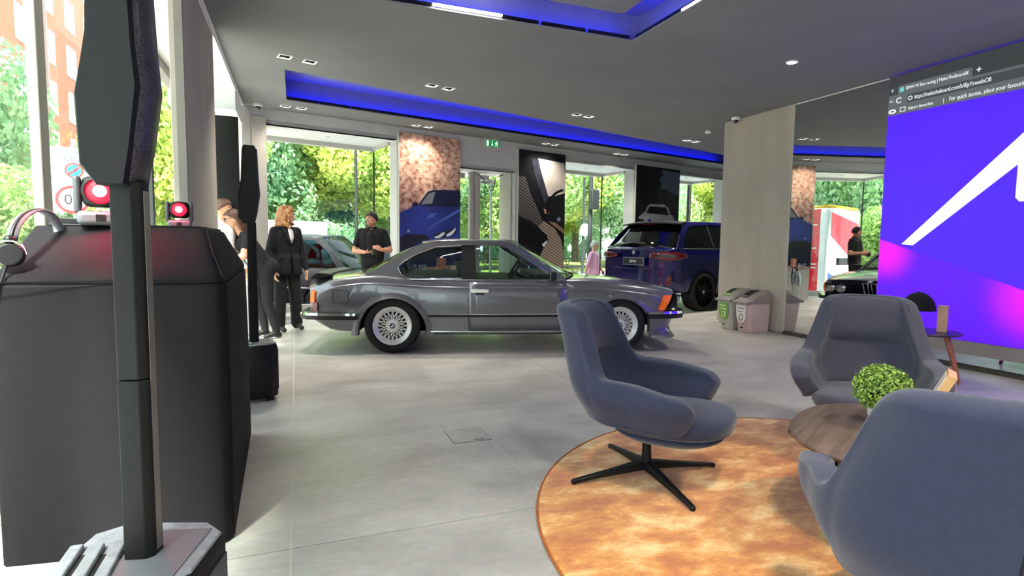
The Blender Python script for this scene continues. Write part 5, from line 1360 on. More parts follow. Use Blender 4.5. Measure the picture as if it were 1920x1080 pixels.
# parking and speed signs: a reflection in the left window built as solid signs
sg_ = empty('reflected_sign', (-2.93, 9.80, ZG), math.radians(17.5), 'parking zone sign above a round speed limit sign, a reflection built in reverse', 'sign')
MB().lathe([(.035, 0), (.035, 2.95), (0, 2.95)], 10).build('post', pm('post_grey', (150, 152, 152), .5, .3), sg_, smooth=40)
M_sgb = pm('sign_white', (232, 236, 238), .4, vary=.02); M_sgt = pm('sign_text', (70, 84, 100), .5); M_sgr = pm('sign_red', (214, 52, 60), .4, vary=.03); M_sgbl = pm('sign_blue', (50, 130, 210), .4, vary=.03)
zp = ZG
MB().bb((-.26, -.045, 1.98 - zp), (.26, -.03, 2.52 - zp)).build('sign_plate', M_sgb, sg_, bevel=.006)
def sgtext(body, size, x, z, mt=None): return text('sign_text', body, size, mt or M_sgt, sg_, (x, -.047, z - zp), Euler((PI / 2, 0, 0)), .0008, 'CENTER', xs=-1.0)
sgtext('Controlled', .085, 0.0, 2.425); sgtext('ZONE', .095, 0, 2.325)
sgtext('Mon - Sat', .05, 0, 2.045); sgtext('8.30 am - 6.30 pm', .045, 0, 1.995)
MB().cyl((0, -.050, 2.20 - zp), (0, -.046, 2.20 - zp), .108, n=28).build('no_waiting_ring', M_sgr, sg_)
MB().cyl((0, -.052, 2.20 - zp), (0, -.047, 2.20 - zp), .086, n=28).build('no_waiting_disc', M_sgbl, sg_)
MB().box((0, -.053, 2.20 - zp), (.19, .004, .026), M=Matrix.Rotation(math.radians(-40), 3, 'Y')).build('no_waiting_bar', M_sgr, sg_)
MB().box((0, -.047, 2.088 - zp), (.52, .003, .006)).build('sign_divider', M_sgt, sg_)
MB().cyl((-.03, -.050, 1.79 - zp), (-.03, -.040, 1.79 - zp), .195, n=36).build('speed_ring', M_sgr, sg_)
MB().cyl((-.03, -.052, 1.79 - zp), (-.03, -.041, 1.79 - zp), .155, n=36).build('speed_disc', M_sgb, sg_)
sgtext('20', .20, -.03, 1.725, pm('sign_black', (40, 44, 48), .5)).location.y = -.0535

# ================================================================== black fabric DJ booth, speakers, lights
M_scrim = pm('black_stretch_fabric', (21, 18, 22), .8, vary=.06, scale=14, spec=.25, bump=.05, bscale=180)
bt = empty('dj_booth', (0, 0, 0), 0, 'large black fabric-covered DJ booth filling the lower left', 'booth')
def ring(z, x0, x1, y0, y1, c, yo=0.0):
    """right-front corner chamfered rectangle"""
    return [(x0, y0 + .11 + yo, z), (x1 - c, y0 + .012, z), (x1 - c * .35, y0 + .02, z), (x1, y0 + .06, z), (x1 - .03, y1, z), (x0, y1, z)]
m = MB(); m.loft([ring(0.0, -1.06, -.262, 2.48, 3.92, .085), ring(.55, -1.06, -.262, 2.48, 3.92, .085), ring(1.075, -1.06, -.27, 2.50, 3.90, .085)])
m.build('front_cover', M_scrim, bt, bevel=.012)
m = MB(); m.loft([ring(1.0755, -1.06, -.272, 2.502, 3.898, .085), ring(1.10, -1.055, -.276, 2.52, 3.89, .08), ring(1.302, -1.05, -.385, 2.90, 3.86, .05)])
m.build('top_cover', M_scrim, bt, bevel=.012)
for pts in ([(-.385, 2.93, 1.306), (-.325, 2.66, 1.19), (-.277, 2.53, 1.10)], [(-.262, 2.54, .02), (-.264, 2.545, 1.07)], [(-1.09, 2.56, 1.085), (-.7, 2.55, 1.088), (-.35, 2.515, 1.09)]):
    q = MB(); q.tube(pts, .0035, 6); q.build('cover_seam', pm('seam_black', (12, 12, 14), .8, spec=.2), bt, smooth=60)
MB().bb((-1.0, 3.0, 1.302), (-.42, 3.8, 1.312)).build('table_top', M_black, bt, bevel=.004)

# moving-head lights on the booth
def moving_head(x, y, z, rz, label, sc=1.0):
    r = empty('moving_head_light', (x, y, z), rz, label, 'stage light', 'red moving-head lights'); r.scale = (sc, sc, sc)
    MB().box((0, 0, .035), (.17, .15, .062)).build('base', pm('lamp_base_grey', (120, 122, 126), .45, .3), r, bevel=.02, seg=3)
    MB().box((0, -.076, .035), (.035, .004, .03)).build('display', M_black, r)
    for s_ in (-1, 1): MB().box((s_ * .082, 0, .135), (.028, .08, .16)).build('yoke_arm', pm('lamp_yoke', (96, 98, 102), .45, .3), r, bevel=.012)
    MB().box((0, .01, .15), (.13, .12, .13)).build('head', M_black, r, bevel=.025, seg=3)
    MB().lathe([(.062, -.052), (.066, -.066), (.056, -.07), (.052, -.055)], 24, (0, 0, .15), 'y', closed=True).build('lens_ring', M_black, r, smooth=40)
    MB().lathe([(.052, -.058), (.034, -.070), (0, -.075)], 24, (0, 0, .15), 'y').build('lens', emat('red_lens_glow', (255, 20, 50), 1.7), r, smooth=50)
    MB().lathe([(.026, -.074), (0, -.078)], 18, (0, 0, .15), 'y').build('hot_spot', emat('red_lens_core', (255, 150, 165), 3), r)
    l = bpy.data.lights.new('lamp', 'SPOT'); l.energy = 10; l.color = (1, .06, .15); l.spot_size = math.radians(150); l.spot_blend = .6; l.shadow_soft_size = .05
    o = bpy.data.objects.new('lamp', l); COL.objects.link(o); o.parent = r; o.location = (0, -.09, .15); o.rotation_euler = (math.radians(-48), 0, 0)
    return r
moving_head(-.80, 2.99, 1.302, math.radians(12), 'red glowing moving-head light on the booth beside the pole')
moving_head(-.63, 3.78, 1.312, math.radians(5), 'red glowing moving-head light at the far end of the booth', .72)
MB().bb((-1.0, 3.05, 1.312), (-.86, 3.2, 1.34)).build('mixer_edge', M_black, bt, bevel=.004)

# headphones hanging over the front slope
hp = empty('headphones', (0, 0, 0), 0, 'black headphones with silver band hanging on the front of the booth', 'headphones')
HPM = pm('headband_silver', (150, 150, 156), .3, .5, vary=.1)
A = Vector((-1.0, 2.66, 1.235)); Bv = Vector((-.945, 2.95, 1.255))
pts = []
for i in range(17):
    t = i / 16; a = PI * t
    c = (A + Bv) / 2; p = c + (A - c) * math.cos(a) + Vector((0, .02, .115)) * math.sin(a)
    pts.append(p)
m = MB(); side = Vector((-.35, 1, .3)).normalized()
side = Vector((.9, .3, .1)).normalized(); G = [[p - side * .018, p + side * .018] for p in pts]; m.grid([[tuple(q) for q in r_] for r_ in G]); m.build('headband', HPM, hp, solid=.008, smooth=60)
m = MB(); m.grid([[tuple(p - side * .006 + (p - (A + Bv) / 2).normalized() * .006), tuple(p + side * .006 + (p - (A + Bv) / 2).normalized() * .006)] for p in pts]); m.build('headband_stripe', M_black, hp, solid=.003, smooth=60)
for c, ax in ((A + Vector((.0, -.02, -.05)), Vector((.25, -.95, .1)).normalized()), (Bv + Vector((0, .03, -.02)), Vector((.5, .8, 0)).normalized())):
    m = MB(); m.cyl(c - ax * .02, c + ax * .022, .046, .042, n=24); m.build('ear_cup', M_black, hp, bevel=.006, smooth=40)
    m = MB(); m.cyl(c - ax * .036, c - ax * .018, .04, .046, n=24); m.build('ear_pad', M_rubber, hp, bevel=.006, smooth=40)
    m = MB(); m.ball(c + Vector((0, 0, .055)), .019, 12, 8); m.build('hinge', M_black, hp, smooth=60)
    m = MB(); e = ax.cross(Vector((0, 0, 1))); m.tube([c + e * .05 * math.cos(a) + Vector((0, 0, .05 * math.sin(a))) + ax * .02 for a in [PI * i / 12 for i in range(13)]], .0035, 6); m.build('yoke_wire', M_chrome, hp, smooth=60)
m = MB(); m.tube([A + Vector((-.0, -.03, -.07)), A + Vector((-.02, -.06, -.16)), A + Vector((-.055, -.09, -.26)), A + Vector((-.08, -.10, -.55)), A + Vector((-.09, -.09, -1.1))], .0045, 6); m.build('lead', M_black, hp, smooth=60)

# column loudspeakers
M_spk = pm('speaker_black', (17, 17, 18), .55, spec=.3, vary=.06, bump=.05, bscale=300)
M_spktop = pm('speaker_top_grey', (120, 126, 132), .6, vary=.1, scale=40)  # lighter grey for the top rim and handle bars
M_grille = bpy.data.materials.new('speaker_grille'); M_grille.use_nodes = True
_n = M_grille.node_tree; _b = _n.nodes['Principled BSDF']; _t = _n.nodes.new('ShaderNodeTexVoronoi'); _t.inputs['Scale'].default_value = 120; _tc = _n.nodes.new('ShaderNodeTexCoord'); _r = _n.nodes.new('ShaderNodeValToRGB')
_n.links.new(_tc.outputs['Object'], _t.inputs['Vector']); _n.links.new(_t.outputs['Distance'], _r.inputs['Fac']); _r.color_ramp.elements[0].position = .25; _r.color_ramp.elements[1].position = .4
_r.color_ramp.elements[0].color = (.002, .002, .002, 1); _r.color_ramp.elements[1].color = lin((48, 46, 58)); _n.links.new(_r.outputs['Color'], _b.inputs['Base Color']); _b.inputs['Roughness'].default_value = .4
def column_speaker(x, y, rz, label):
    """local +x is the front; sub, pole, bent line array"""
    r = empty('column_speaker', (x, y, 0), rz, label, 'loudspeaker', 'column loudspeakers')
    h = .445
    oct_ = [(-.19, -.12), (-.12, -.18), (.10, -.16), (.16, -.10), (.16, .10), (.10, .16), (-.12, .18), (-.19, .12)]
    m = MB(); m.loft([[(a * .98, b * .98, .03) for a, b in oct_], [(a, b, .06) for a, b in oct_], [(a, b, h - .03) for a, b in oct_], [(a * .95, b * .95, h) for a, b in oct_]]); m.build('subwoofer', M_spk, r, bevel=.006)
    m = MB(); m.loft([[(a * .95, b * .95, h + .0005) for a, b in oct_], [(a * .93, b * .93, h + .006) for a, b in oct_]]); m.build('top_rim', M_spktop, r)
    m = MB(); m.bb((-.04, -.12, h + .006), (.12, .11, h + .009)); m.build('top_panel', pm('speaker_panel', (92, 94, 100), .55, vary=.06), r)
    m = MB(); m.bb((-.155, -.10, h + .004), (-.06, .0, h + .0085)); m.build('handle_recess', M_well, r)
    for k in (-.155, -.105, -.055):
        MB().box((k, -.05, h + .013), (.03, .17, .016), M=Matrix.Rotation(.25, 3, 'Z')).build('handle_bar', M_spktop, r, bevel=.004)
    m = MB(); m.bb((.158, -.09, .08), (.166, .09, h - .05)); m.build('sub_grille', M_grille, r)
    for sx in (-.11, .10):
        for sy in (-.11, .11): MB().cyl((sx, sy, 0), (sx, sy, .035), .025, n=10).build('foot', M_rubber, r)
    m = MB(); m.prism([(-.03, -.036, h), (.02, -.036, h), (.036, -.022, h), (.036, .022, h), (.02, .036, h), (-.03, .036, h)], (0, 0, .46)); m.build('pole_section', M_spk, r, bevel=.004)
    m = MB(); m.prism([(-.029, -.035, h + .462), (.019, -.035, h + .462), (.035, -.021, h + .462), (.035, .021, h + .462), (.019, .035, h + .462), (-.029, .035, h + .462)], (0, 0, .48)); m.build('pole_section', M_spk, r, bevel=.004)
    m = MB(); m.bb((.0362, -.012, h + .02), (.038, .014, 1.365)); m.build('pole_edge', pm('pole_alu', (128, 122, 116), .35, .6), r)
    # array: side outline (x front, z), swept in y
    prof = [(-.050, 1.375), (-.085, 1.42), (-.090, 1.58), (-.060, 1.72), (-.048, 1.95), (-.042, 1.97), (.030, 1.97), (.042, 1.95), (.050, 1.70), (.058, 1.60), (.036, 1.46), (.018, 1.375)]
    w = .058
    m = MB(); ins = [(a * .86, 1.7 + (b - 1.7) * .99) for a, b in prof]
    m.loft([[(a, -w, b) for a, b in ins], [(a, -w * .72, b) for a, b in prof], [(a, w * .72, b) for a, b in prof], [(a, w, b) for a, b in ins]]); m.build('array_body', M_spk, r, smooth=25)
    G = []
    for a, b in [(.022, 1.385), (.042, 1.46), (.064, 1.60), (.057, 1.70), (.048, 1.945)]: G.append([(a - .02, -w * .9, b), (a, -w * .6, b), (a + .006, 0, b), (a, w * .6, b), (a - .02, w * .9, b)])
    m = MB(); m.grid(G); m.build('array_grille', M_grille, r, solid=.006, smooth=50)
    # ribs of the grille edge
    return r
column_speaker(-.375, 1.62, math.radians(-14), 'black column loudspeaker in the left foreground, its top cut off by the picture')
column_speaker(-.325, 4.82, math.radians(10), 'smaller-looking black column loudspeaker behind the fabric booth')
# cables by the left window
for k in range(3):
    m = MB(); m.tube([(-1.3, 2.3 - .1 * k, .01), (-1.2, 2.45 - .1 * k, .012), (-1.08, 2.5 - .15 * k, .012), (-.98, 2.45 - .2 * k, .01)], .006, 6)
    m.build('cable', M_black, None, smooth=60, label=['black cable on the floor nearest the booth corner', 'black cable on the floor between two others by the booth', 'black cable on the floor nearest the viewer by the left window'][k], cat='cable')

# tall black display standing in the left bay, and a small sign panel beside the pillar
dp = empty('black_display', (-1.0, 8.05, 0), math.radians(4), 'tall black display panel standing in the left window bay', 'display')
MB().bb((-.30, -.05, .75), (.34, .05, 2.80)).build('screen_panel', pm('display_black', (8, 8, 9), .25, vary=.05), dp, bevel=.006)
MB().bb((-.335, -.045, .75), (-.301, .055, 2.80)).build('edge_strip', pm('strip_steel', (176, 190, 214), .15, .9), dp)
MB().bb((-.1, -.04, 0.02), (.14, .04, .75)).build('stand', M_black, dp); MB().bb((-.25, -.2, 0), (.29, .2, .02)).build('foot_plate', M_black, dp, bevel=.004)
# fire extinguisher on its stand, showing in the mirror
fe = empty('fire_extinguisher', (2.38, 9.60, 0), 0, 'steel fire extinguisher on a stand, seen in the mirror', 'fire extinguisher')
MB().lathe([(.0, .20), (.07, .21), (.085, .24), (.085, .62), (.06, .68), (.03, .70), (0, .70)], 20).build('cylinder', pm('steel_grey', (176, 178, 176), .2, .8), fe, smooth=40)
MB().lathe([(.02, .70), (.02, .76), (0, .76)], 10).build('valve', M_black, fe)
m = MB(); m.box((.03, 0, .78), (.12, .02, .015)); m.box((.03, 0, .75), (.10, .02, .012)); m.build('lever', M_black, fe)
m = MB(); m.tube([(.02, 0, .74), (.12, 0, .76), (.15, 0, .6), (.12, 0, .4)], .012, 8); m.build('hose', M_black, fe, smooth=60)
m = MB(); m.cyl((0, 0, .02), (0, 0, .20), .015, n=8); m.lathe([(.13, 0), (.13, .02), (.02, .025), (0, .025)], 20); m.cyl((0, .10, .02), (0, .10, .95), .012, n=8); m.build('stand', M_chrome, fe, smooth=40)
MB().box((0, .10, .88), (.16, .012, .2)).build('stand_sign', pm('sign_red_board', (196, 110, 80), .5), fe)
# low barrier base by the corner column
bb_ = empty('barrier_foot', (-.30, 9.05, 0), FA, 'low metal barrier foot on the floor beside the corner column', 'barrier')
MB().bb((-.3, -.05, .0), (.25, .05, .03)).build('foot_bar', M_chrome, bb_, bevel=.008); MB().bb((-.3, .10, .03), (.28, .14, .10)).build('foot_rail', M_frame, bb_, bevel=.008)

# ================================================================== lounge area
M_rug = bpy.data.materials.new('orange_velvet_pile'); M_rug.use_nodes = True
_n = M_rug.node_tree; _b = _n.nodes['Principled BSDF']; _g = _n.nodes.new('ShaderNodeNewGeometry')
_mp = _n.nodes.new('ShaderNodeMapping'); _mp.inputs['Rotation'].default_value = (0, 0, .5); _mp.inputs['Scale'].default_value = (1.0, 1.7, 1)
_n1 = _n.nodes.new('ShaderNodeTexNoise'); _n1.inputs['Scale'].default_value = 3.6; _n1.inputs['Detail'].default_value = 9; _n1.inputs['Roughness'].default_value = .68; _n1.inputs['Distortion'].default_value = .2
_n2 = _n.nodes.new('ShaderNodeTexNoise'); _n2.inputs['Scale'].default_value = 160; _n2.inputs['Detail'].default_value = 3
_n.links.new(_g.outputs['Position'], _mp.inputs['Vector']); _n.links.new(_mp.outputs['Vector'], _n1.inputs['Vector']); _n.links.new(_g.outputs['Position'], _n2.inputs['Vector'])
_ad = _n.nodes.new('ShaderNodeMath'); _ad.operation = 'MULTIPLY_ADD'; _ad.inputs[1].default_value = .22; _n.links.new(_n2.outputs['Fac'], _ad.inputs[0]); _n.links.new(_n1.outputs['Fac'], _ad.inputs[2])
_r = _n.nodes.new('ShaderNodeValToRGB'); e = _r.color_ramp.elements
e[0].position = .50; e[0].color = lin((184, 100, 28)); e[1].position = .76; e[1].color = lin((246, 208, 142)); x_ = e.new(.62); x_.color = lin((216, 142, 54))
_n.links.new(_ad.outputs['Value'], _r.inputs['Fac']); _n.links.new(_r.outputs['Color'], _b.inputs['Base Color']); _b.inputs['Roughness'].default_value = .8; _b.inputs['Sheen Weight'].default_value = .4
_bp = _n.nodes.new('ShaderNodeBump'); _bp.inputs['Strength'].default_value = .5; _bp.inputs['Distance'].default_value = .01; _n.links.new(_n2.outputs['Fac'], _bp.inputs['Height']); _n.links.new(_bp.outputs['Normal'], _b.inputs['Normal'])
rg = empty('round_rug', (2.42, 1.74, 0), 0, 'large round orange velvet rug under the armchairs', 'rug')
MB().lathe([(0, .013), (1.46, .013), (1.495, .011), (1.505, .006), (1.505, .0005)], 96).build('pile', M_rug, rg, smooth=60)
m = MB(); m.tube([(1.508 * math.cos(a), 1.508 * math.sin(a), .006) for a in [2 * PI * i / 96 for i in range(96)]], .006, 6, closed=True); m.build('edge_binding', pm('rug_binding', (170, 96, 44), .8), rg, smooth=60)

M_fab = pm('blue_grey_wool', (38, 43, 68), .9, vary=.05, scale=60, sheen=.25, bump=.12, bscale=420, detail=2)
M_fab2 = pm('grey_wool', (62, 62, 78), .9, vary=.05, scale=60, sheen=.25, bump=.12, bscale=420, detail=2)
M_base = pm('black_cast_metal', (26, 27, 30), .4, .5, vary=.05)
def sstep(a, b, x):
    t = min(1, max(0, (x - a) / (b - a))); return t * t * (3 - 2 * t)
def shell_pt(u, t, off=0.0):
    """u in -1..1 round the chair from arm tip to arm tip, t 0..1 bottom to top"""
    au = abs(u); sg = 1 if u >= 0 else -1
    # plan curve
    if au < .56:
        al = au / .56 * (PI / 2); px_, py_ = -.32 * math.cos(al) ** .7, .335 * math.sin(al) ** .9
    else:
        k = (au - .56) / .44; px_, py_ = .31 * k, .335 + .025 * math.sin(k * PI) - .005 * k * k
    top = lerp(.925, .575, sstep(.345, .44, au)) - .045 * sstep(.5, 1.0, au)
    if au < .37: top -= .03 * (au / .37) ** 6
    if au > .90: top -= .055 * ((au - .90) / .10) ** 2
    bot = .335 + .01 * sstep(.6, 1, au) + (.045 * ((au - .90) / .10) ** 2 if au > .90 else 0)
    z = lerp(bot, top, t)
    w = sstep(.335, .50, z)
    px_ = px_ * lerp(.80, 1, w); py_ = py_ * lerp(.80, 1.0, w) * (1 - .19 * sstep(.53, .82, z))
    back = (1 - sstep(.2, .62, au))
    px_ -= .15 * max(0, (z - .37) / .55) ** 1.1 * back
    return Vector((px_, py_ * sg, z))
def lounge_chair(x, y, rz, base_a, label, fab):
    r = empty('lounge_chair', (x, y, .013), rz, label, 'chair', 'swivel lounge chairs')
    U = [-1 + 2 * i / 48 for i in range(49)]; T = [i / 10 for i in range(11)]
    m = MB(); m.grid([[tuple(shell_pt(u, t)) for t in T] for u in U]); m.build('shell', fab, r, smooth=80, solid=.095, sub=2)
    # padded head section on the inside of the high back
    Ui = [-.35 + .70 * i / 14 for i in range(15)]; G = []
    for i, u in enumerate(Ui):
        row = []
        for j in range(9):
            t = .48 + .49 * j / 8; p = shell_pt(u * (1 - .0 * j), t); n = Vector((1, -p.y * .5, .12)).normalized()
            e = (1 - abs(2 * i / 14 - 1) ** 4) * (1 - abs(2 * j / 8 - 1) ** 4); row.append(tuple(p + n * (.025 + .065 * e)))
        G.append(row)
    m = MB(); m.grid(G); m.build('head_cushion', fab, r, smooth=80, solid=.03, sub=2)
    # seat cushion and the under-shell
    sec = []
    def seat_outline(k, z, g=1.0):
        pts = []
        for i in range(32):
            a = 2 * PI * i / 32; cx, sy = math.cos(a), math.sin(a)
            X = (.37 if cx > 0 else .27) * math.copysign(abs(cx) ** .8, cx) * k + .075; Y = .285 * math.copysign(abs(sy) ** .75, sy) * k * (1 + .06 * cx)
            pts.append((X, Y, z + .02 * max(0, cx) * g))
        return pts
    m = MB(); m.loft([seat_outline(.86, .29, 0), seat_outline(.97, .305, .4), seat_outline(1.0, .34, .8), seat_outline(.985, .372), seat_outline(.90, .39), seat_outline(.6, .396), seat_outline(.25, .396)]); m.build('seat_cushion', fab, r, smooth=80, sub=1)
    m = MB(); m.loft([seat_outline(.42, .215, 0), seat_outline(.70, .24, 0), seat_outline(.90, .28, .2), seat_outline(.93, .30, .4)]); m.build('seat_shell', fab, r, smooth=60, sub=1)
    q = MB()
    q.tube([shell_pt(0, t) + Vector((-.049, 0, 0)) for t in T], .0025, 5); q.build('back_seam', pm('seam_blue', (24, 27, 38), .9), r, smooth=60)
    q = MB(); q.tube([(.0, 0, .225), (0, 0, .15), (0, 0, .05)], [.028, .024, .03], 16); q.build('stem', M_base, r, smooth=50)
    q = MB(); q.box((.11, -.20, .262), (.05, .012, .02)); q.build('brand_tag', pm('tag_red', (170, 40, 60), .6), r)
    for k in range(4):
        a = base_a - rz + k * PI / 2; d = Vector((math.cos(a), math.sin(a), 0)); n = Vector((-d.y, d.x, 0)); q = MB(); S = []
        for t, hw_, z0, z1 in ((.0, .03, .04, .085), (.06, .028, .038, .078), (.2, .022, .028, .056), (.34, .017, .015, .036), (.425, .014, .006, .024), (.435, .010, .006, .018)):
            c = d * t; S.append([tuple(c - n * hw_ + Vector((0, 0, z0))), tuple(c + n * hw_ + Vector((0, 0, z0))), tuple(c + n * hw_ * .8 + Vector((0, 0, z1))), tuple(c - n * hw_ * .8 + Vector((0, 0, z1)))])
        q.loft(S); q.build('base_arm', M_base, r, bevel=.004)
        q = MB(); q.cyl(d * .42 + Vector((0, 0, 0)), d * .42 + Vector((0, 0, .007)), .012, n=10); q.build('glide', M_rubber, r)
    return r
lounge_chair(1.74, 2.49, math.radians(-50), math.radians(-4), 'blue-grey lounge chair on four-star base, seen side-on at the rug edge', M_fab)
lounge_chair(3.20, 2.36, math.radians(-141), math.radians(20), 'grey lounge chair facing the viewer behind the round table', M_fab2)
lounge_chair(1.73, .97, math.radians(44), math.radians(10), 'blue-grey lounge chair seen from behind in the right foreground', M_fab)

# round wooden table
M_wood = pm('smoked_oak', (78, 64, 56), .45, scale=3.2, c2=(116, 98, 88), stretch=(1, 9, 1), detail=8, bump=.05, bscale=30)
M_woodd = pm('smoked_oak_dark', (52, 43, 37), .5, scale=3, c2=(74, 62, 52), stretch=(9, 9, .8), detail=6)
tb = empty('coffee_table', (2.46, 1.54, .013), math.radians(28), 'dark oak coffee table with rounded top in front of the grey chair', 'table')
def sup(k, z, n=2.5):
    return [(.50 * k * math.copysign(abs(math.cos(a)) ** (2 / n), math.cos(a)), .50 * k * math.copysign(abs(math.sin(a)) ** (2 / n), math.sin(a)), z) for a in [2 * PI * i / 64 for i in range(64)]]
m = MB(); m.loft([sup(.94, .405), sup(.985, .412), sup(1.0, .424), sup(.995, .433), sup(.985, .437)]); m.build('table_top', M_wood, tb, smooth=40)
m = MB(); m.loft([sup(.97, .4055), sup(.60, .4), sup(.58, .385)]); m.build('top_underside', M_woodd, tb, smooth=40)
for a, L in ((0, .62), (PI / 2, .62)):
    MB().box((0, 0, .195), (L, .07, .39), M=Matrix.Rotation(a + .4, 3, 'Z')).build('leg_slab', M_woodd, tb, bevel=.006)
# boxwood ball in a white pot
pt = empty('boxwood_plant', (2.47, 1.74, .45), 0, 'small boxwood ball plant in a white pot on the table', 'plant')
MB().lathe([(0, 0), (.045, 0), (.058, .075), (.062, .08), (.054, .08), (.05, .07), (0, .07)], 24).build('pot', pm('pot_ceramic', (206, 210, 206), .4, vary=.03), pt, smooth=40)
def leaves(name, n, R, c, size, mats, seed):
    rng = np.random.default_rng(seed); d = rng.normal(size=(n, 3)); d /= np.linalg.norm(d, axis=1)[:, None]
    p = d * (R * rng.uniform(.72, 1.03, n))[:, None] * np.array([1, 1, .9]) + np.array(c); nv = d + rng.normal(size=(n, 3)) * .5; nv /= np.linalg.norm(nv, axis=1)[:, None]
    a = np.cross(nv, rng.normal(size=(n, 3))); a /= np.linalg.norm(a, axis=1)[:, None]; b = np.cross(nv, a); s = size * rng.uniform(.7, 1.2, n)[:, None]
    V = np.empty((n, 4, 3)); V[:, 0] = p - a * s; V[:, 1] = p + b * s * .6 + nv * s * .3; V[:, 2] = p + a * s; V[:, 3] = p - b * s * .6 + nv * s * .3
    me = bpy.data.meshes.new(name); me.from_pydata([tuple(v) for v in V.reshape(-1, 3)], [], [(4 * i, 4 * i + 1, 4 * i + 2, 4 * i + 3) for i in range(n)]); me.materials.append(mats)
    o = bpy.data.objects.new(name, me); COL.objects.link(o); return o
M_box = pm('boxwood_leaf', (74, 116, 36), .45, scale=45, c2=(168, 196, 92), detail=2)
f = leaves('foliage', 2600, .118, (0, 0, .165), .0095, M_box, 5); f.parent = pt; tag(f, kind='stuff')
MB().ball((0, 0, .165), (.09, .09, .08), 16, 10).build('foliage_core', pm('leaf_dark', (34, 56, 22), .8), pt, smooth=60)
# wooden display frame leaning back on its prop
fr_ = empty('display_easel', (2.61, 1.67, .45), math.radians(-148), 'slim wooden display frame tilted back on the table beside the plant', 'frame')
M_lw = pm('light_wood', (196, 148, 96), .45, scale=6, c2=(222, 178, 124), stretch=(8, 1, 1))
Rm = Matrix.Rotation(math.radians(-24), 3, 'X')
MB().box(tuple(Rm @ Vector((0, 0, .14))), (.17, .035, .28), M=Rm).build('board', M_lw, fr_, bevel=.003)
MB().box(tuple(Rm @ Vector((0, -.0185, .14))), (.15, .002, .25), M=Rm).build('card', pm('card_white', (224, 216, 214), .5), fr_)
MB().box((0, .12, .05), (.05, .012, .13), M=Matrix.Rotation(.7, 3, 'X')).build('prop', M_black, fr_)

# ------------------------------------------------------------------ stool-like side table with a cap and a box in front of the screen
M_redwood = pm('red_wood', (150, 84, 66), .45, scale=5, c2=(178, 106, 84), stretch=(6, 6, 1))
st = empty('side_table', (5.62, 3.56, 0), .3, 'small wooden side table with splayed legs in front of the screen', 'table')
MB().lathe([(0, .44), (.26, .44), (.275, .452), (.27, .462), (0, .462)], 36).build('table_top', pm('table_dark', (60, 50, 66), .35, vary=.1), st, smooth=40)
for k in range(3):
    a = k * 2 * PI / 3 + .5
    q = MB(); q.tube([(.15 * math.cos(a), .15 * math.sin(a), .44), (.22 * math.cos(a), .22 * math.sin(a), .2), (.27 * math.cos(a), .27 * math.sin(a), 0)], [.028, .024, .015], 10); q.build('leg', M_redwood, st, smooth=50)
cp = empty('baseball_cap', (5.50, 3.58, .462), 2.2, 'black cap on a stand on the side table before the screen', 'cap')
MB().lathe([(0, 0), (.06, 0), (.06, .012), (.014, .02), (.012, .22), (0, .22)], 16).build('stand', M_lw, cp, smooth=40)
m = MB(); G = []
for j in range(10):
    t = PI / 2 * j / 9; G.append([(.135 * math.cos(a) * math.cos(t), .115 * math.sin(a) * math.cos(t), .20 + .17 * math.sin(t)) for a in [2 * PI * i / 28 for i in range(28)]])
m.grid(G, closed_u=True); m.build('crown', pm('cap_black', (14, 14, 18), .9, vary=.1), cp, smooth=60, solid=.006)
m = MB(); m.grid([[(.125 * math.cos(a) + (k * .075), .105 * math.sin(a) * (1 - .15 * k), .205 - .015 * k * k) for a in [-1.1 + 2.2 * i / 12 for i in range(13)]] for k in (0, .5, 1)]); m.build('peak', pm('cap_black', (14, 14, 18), .9), cp, smooth=60, solid=.006)
m = MB(); m.ball((0, 0, .372), .01, 10, 6); m.build('button', pm('cap_black', (14, 14, 18), .9), cp)
bxp = empty('wooden_box', (5.73, 3.50, .462), .5, 'small upright pinkish wooden box on the side table', 'box')
MB().box((0, 0, .12), (.12, .08, .24)).build('box_body', pm('pink_wood', (196, 150, 132), .5, scale=5, c2=(214, 170, 150)), bxp, bevel=.004)  # pinkish base colour of the wood
MB().box((0, 0, .243), (.124, .084, .006)).build('box_lid', M_lw, bxp, bevel=.002)

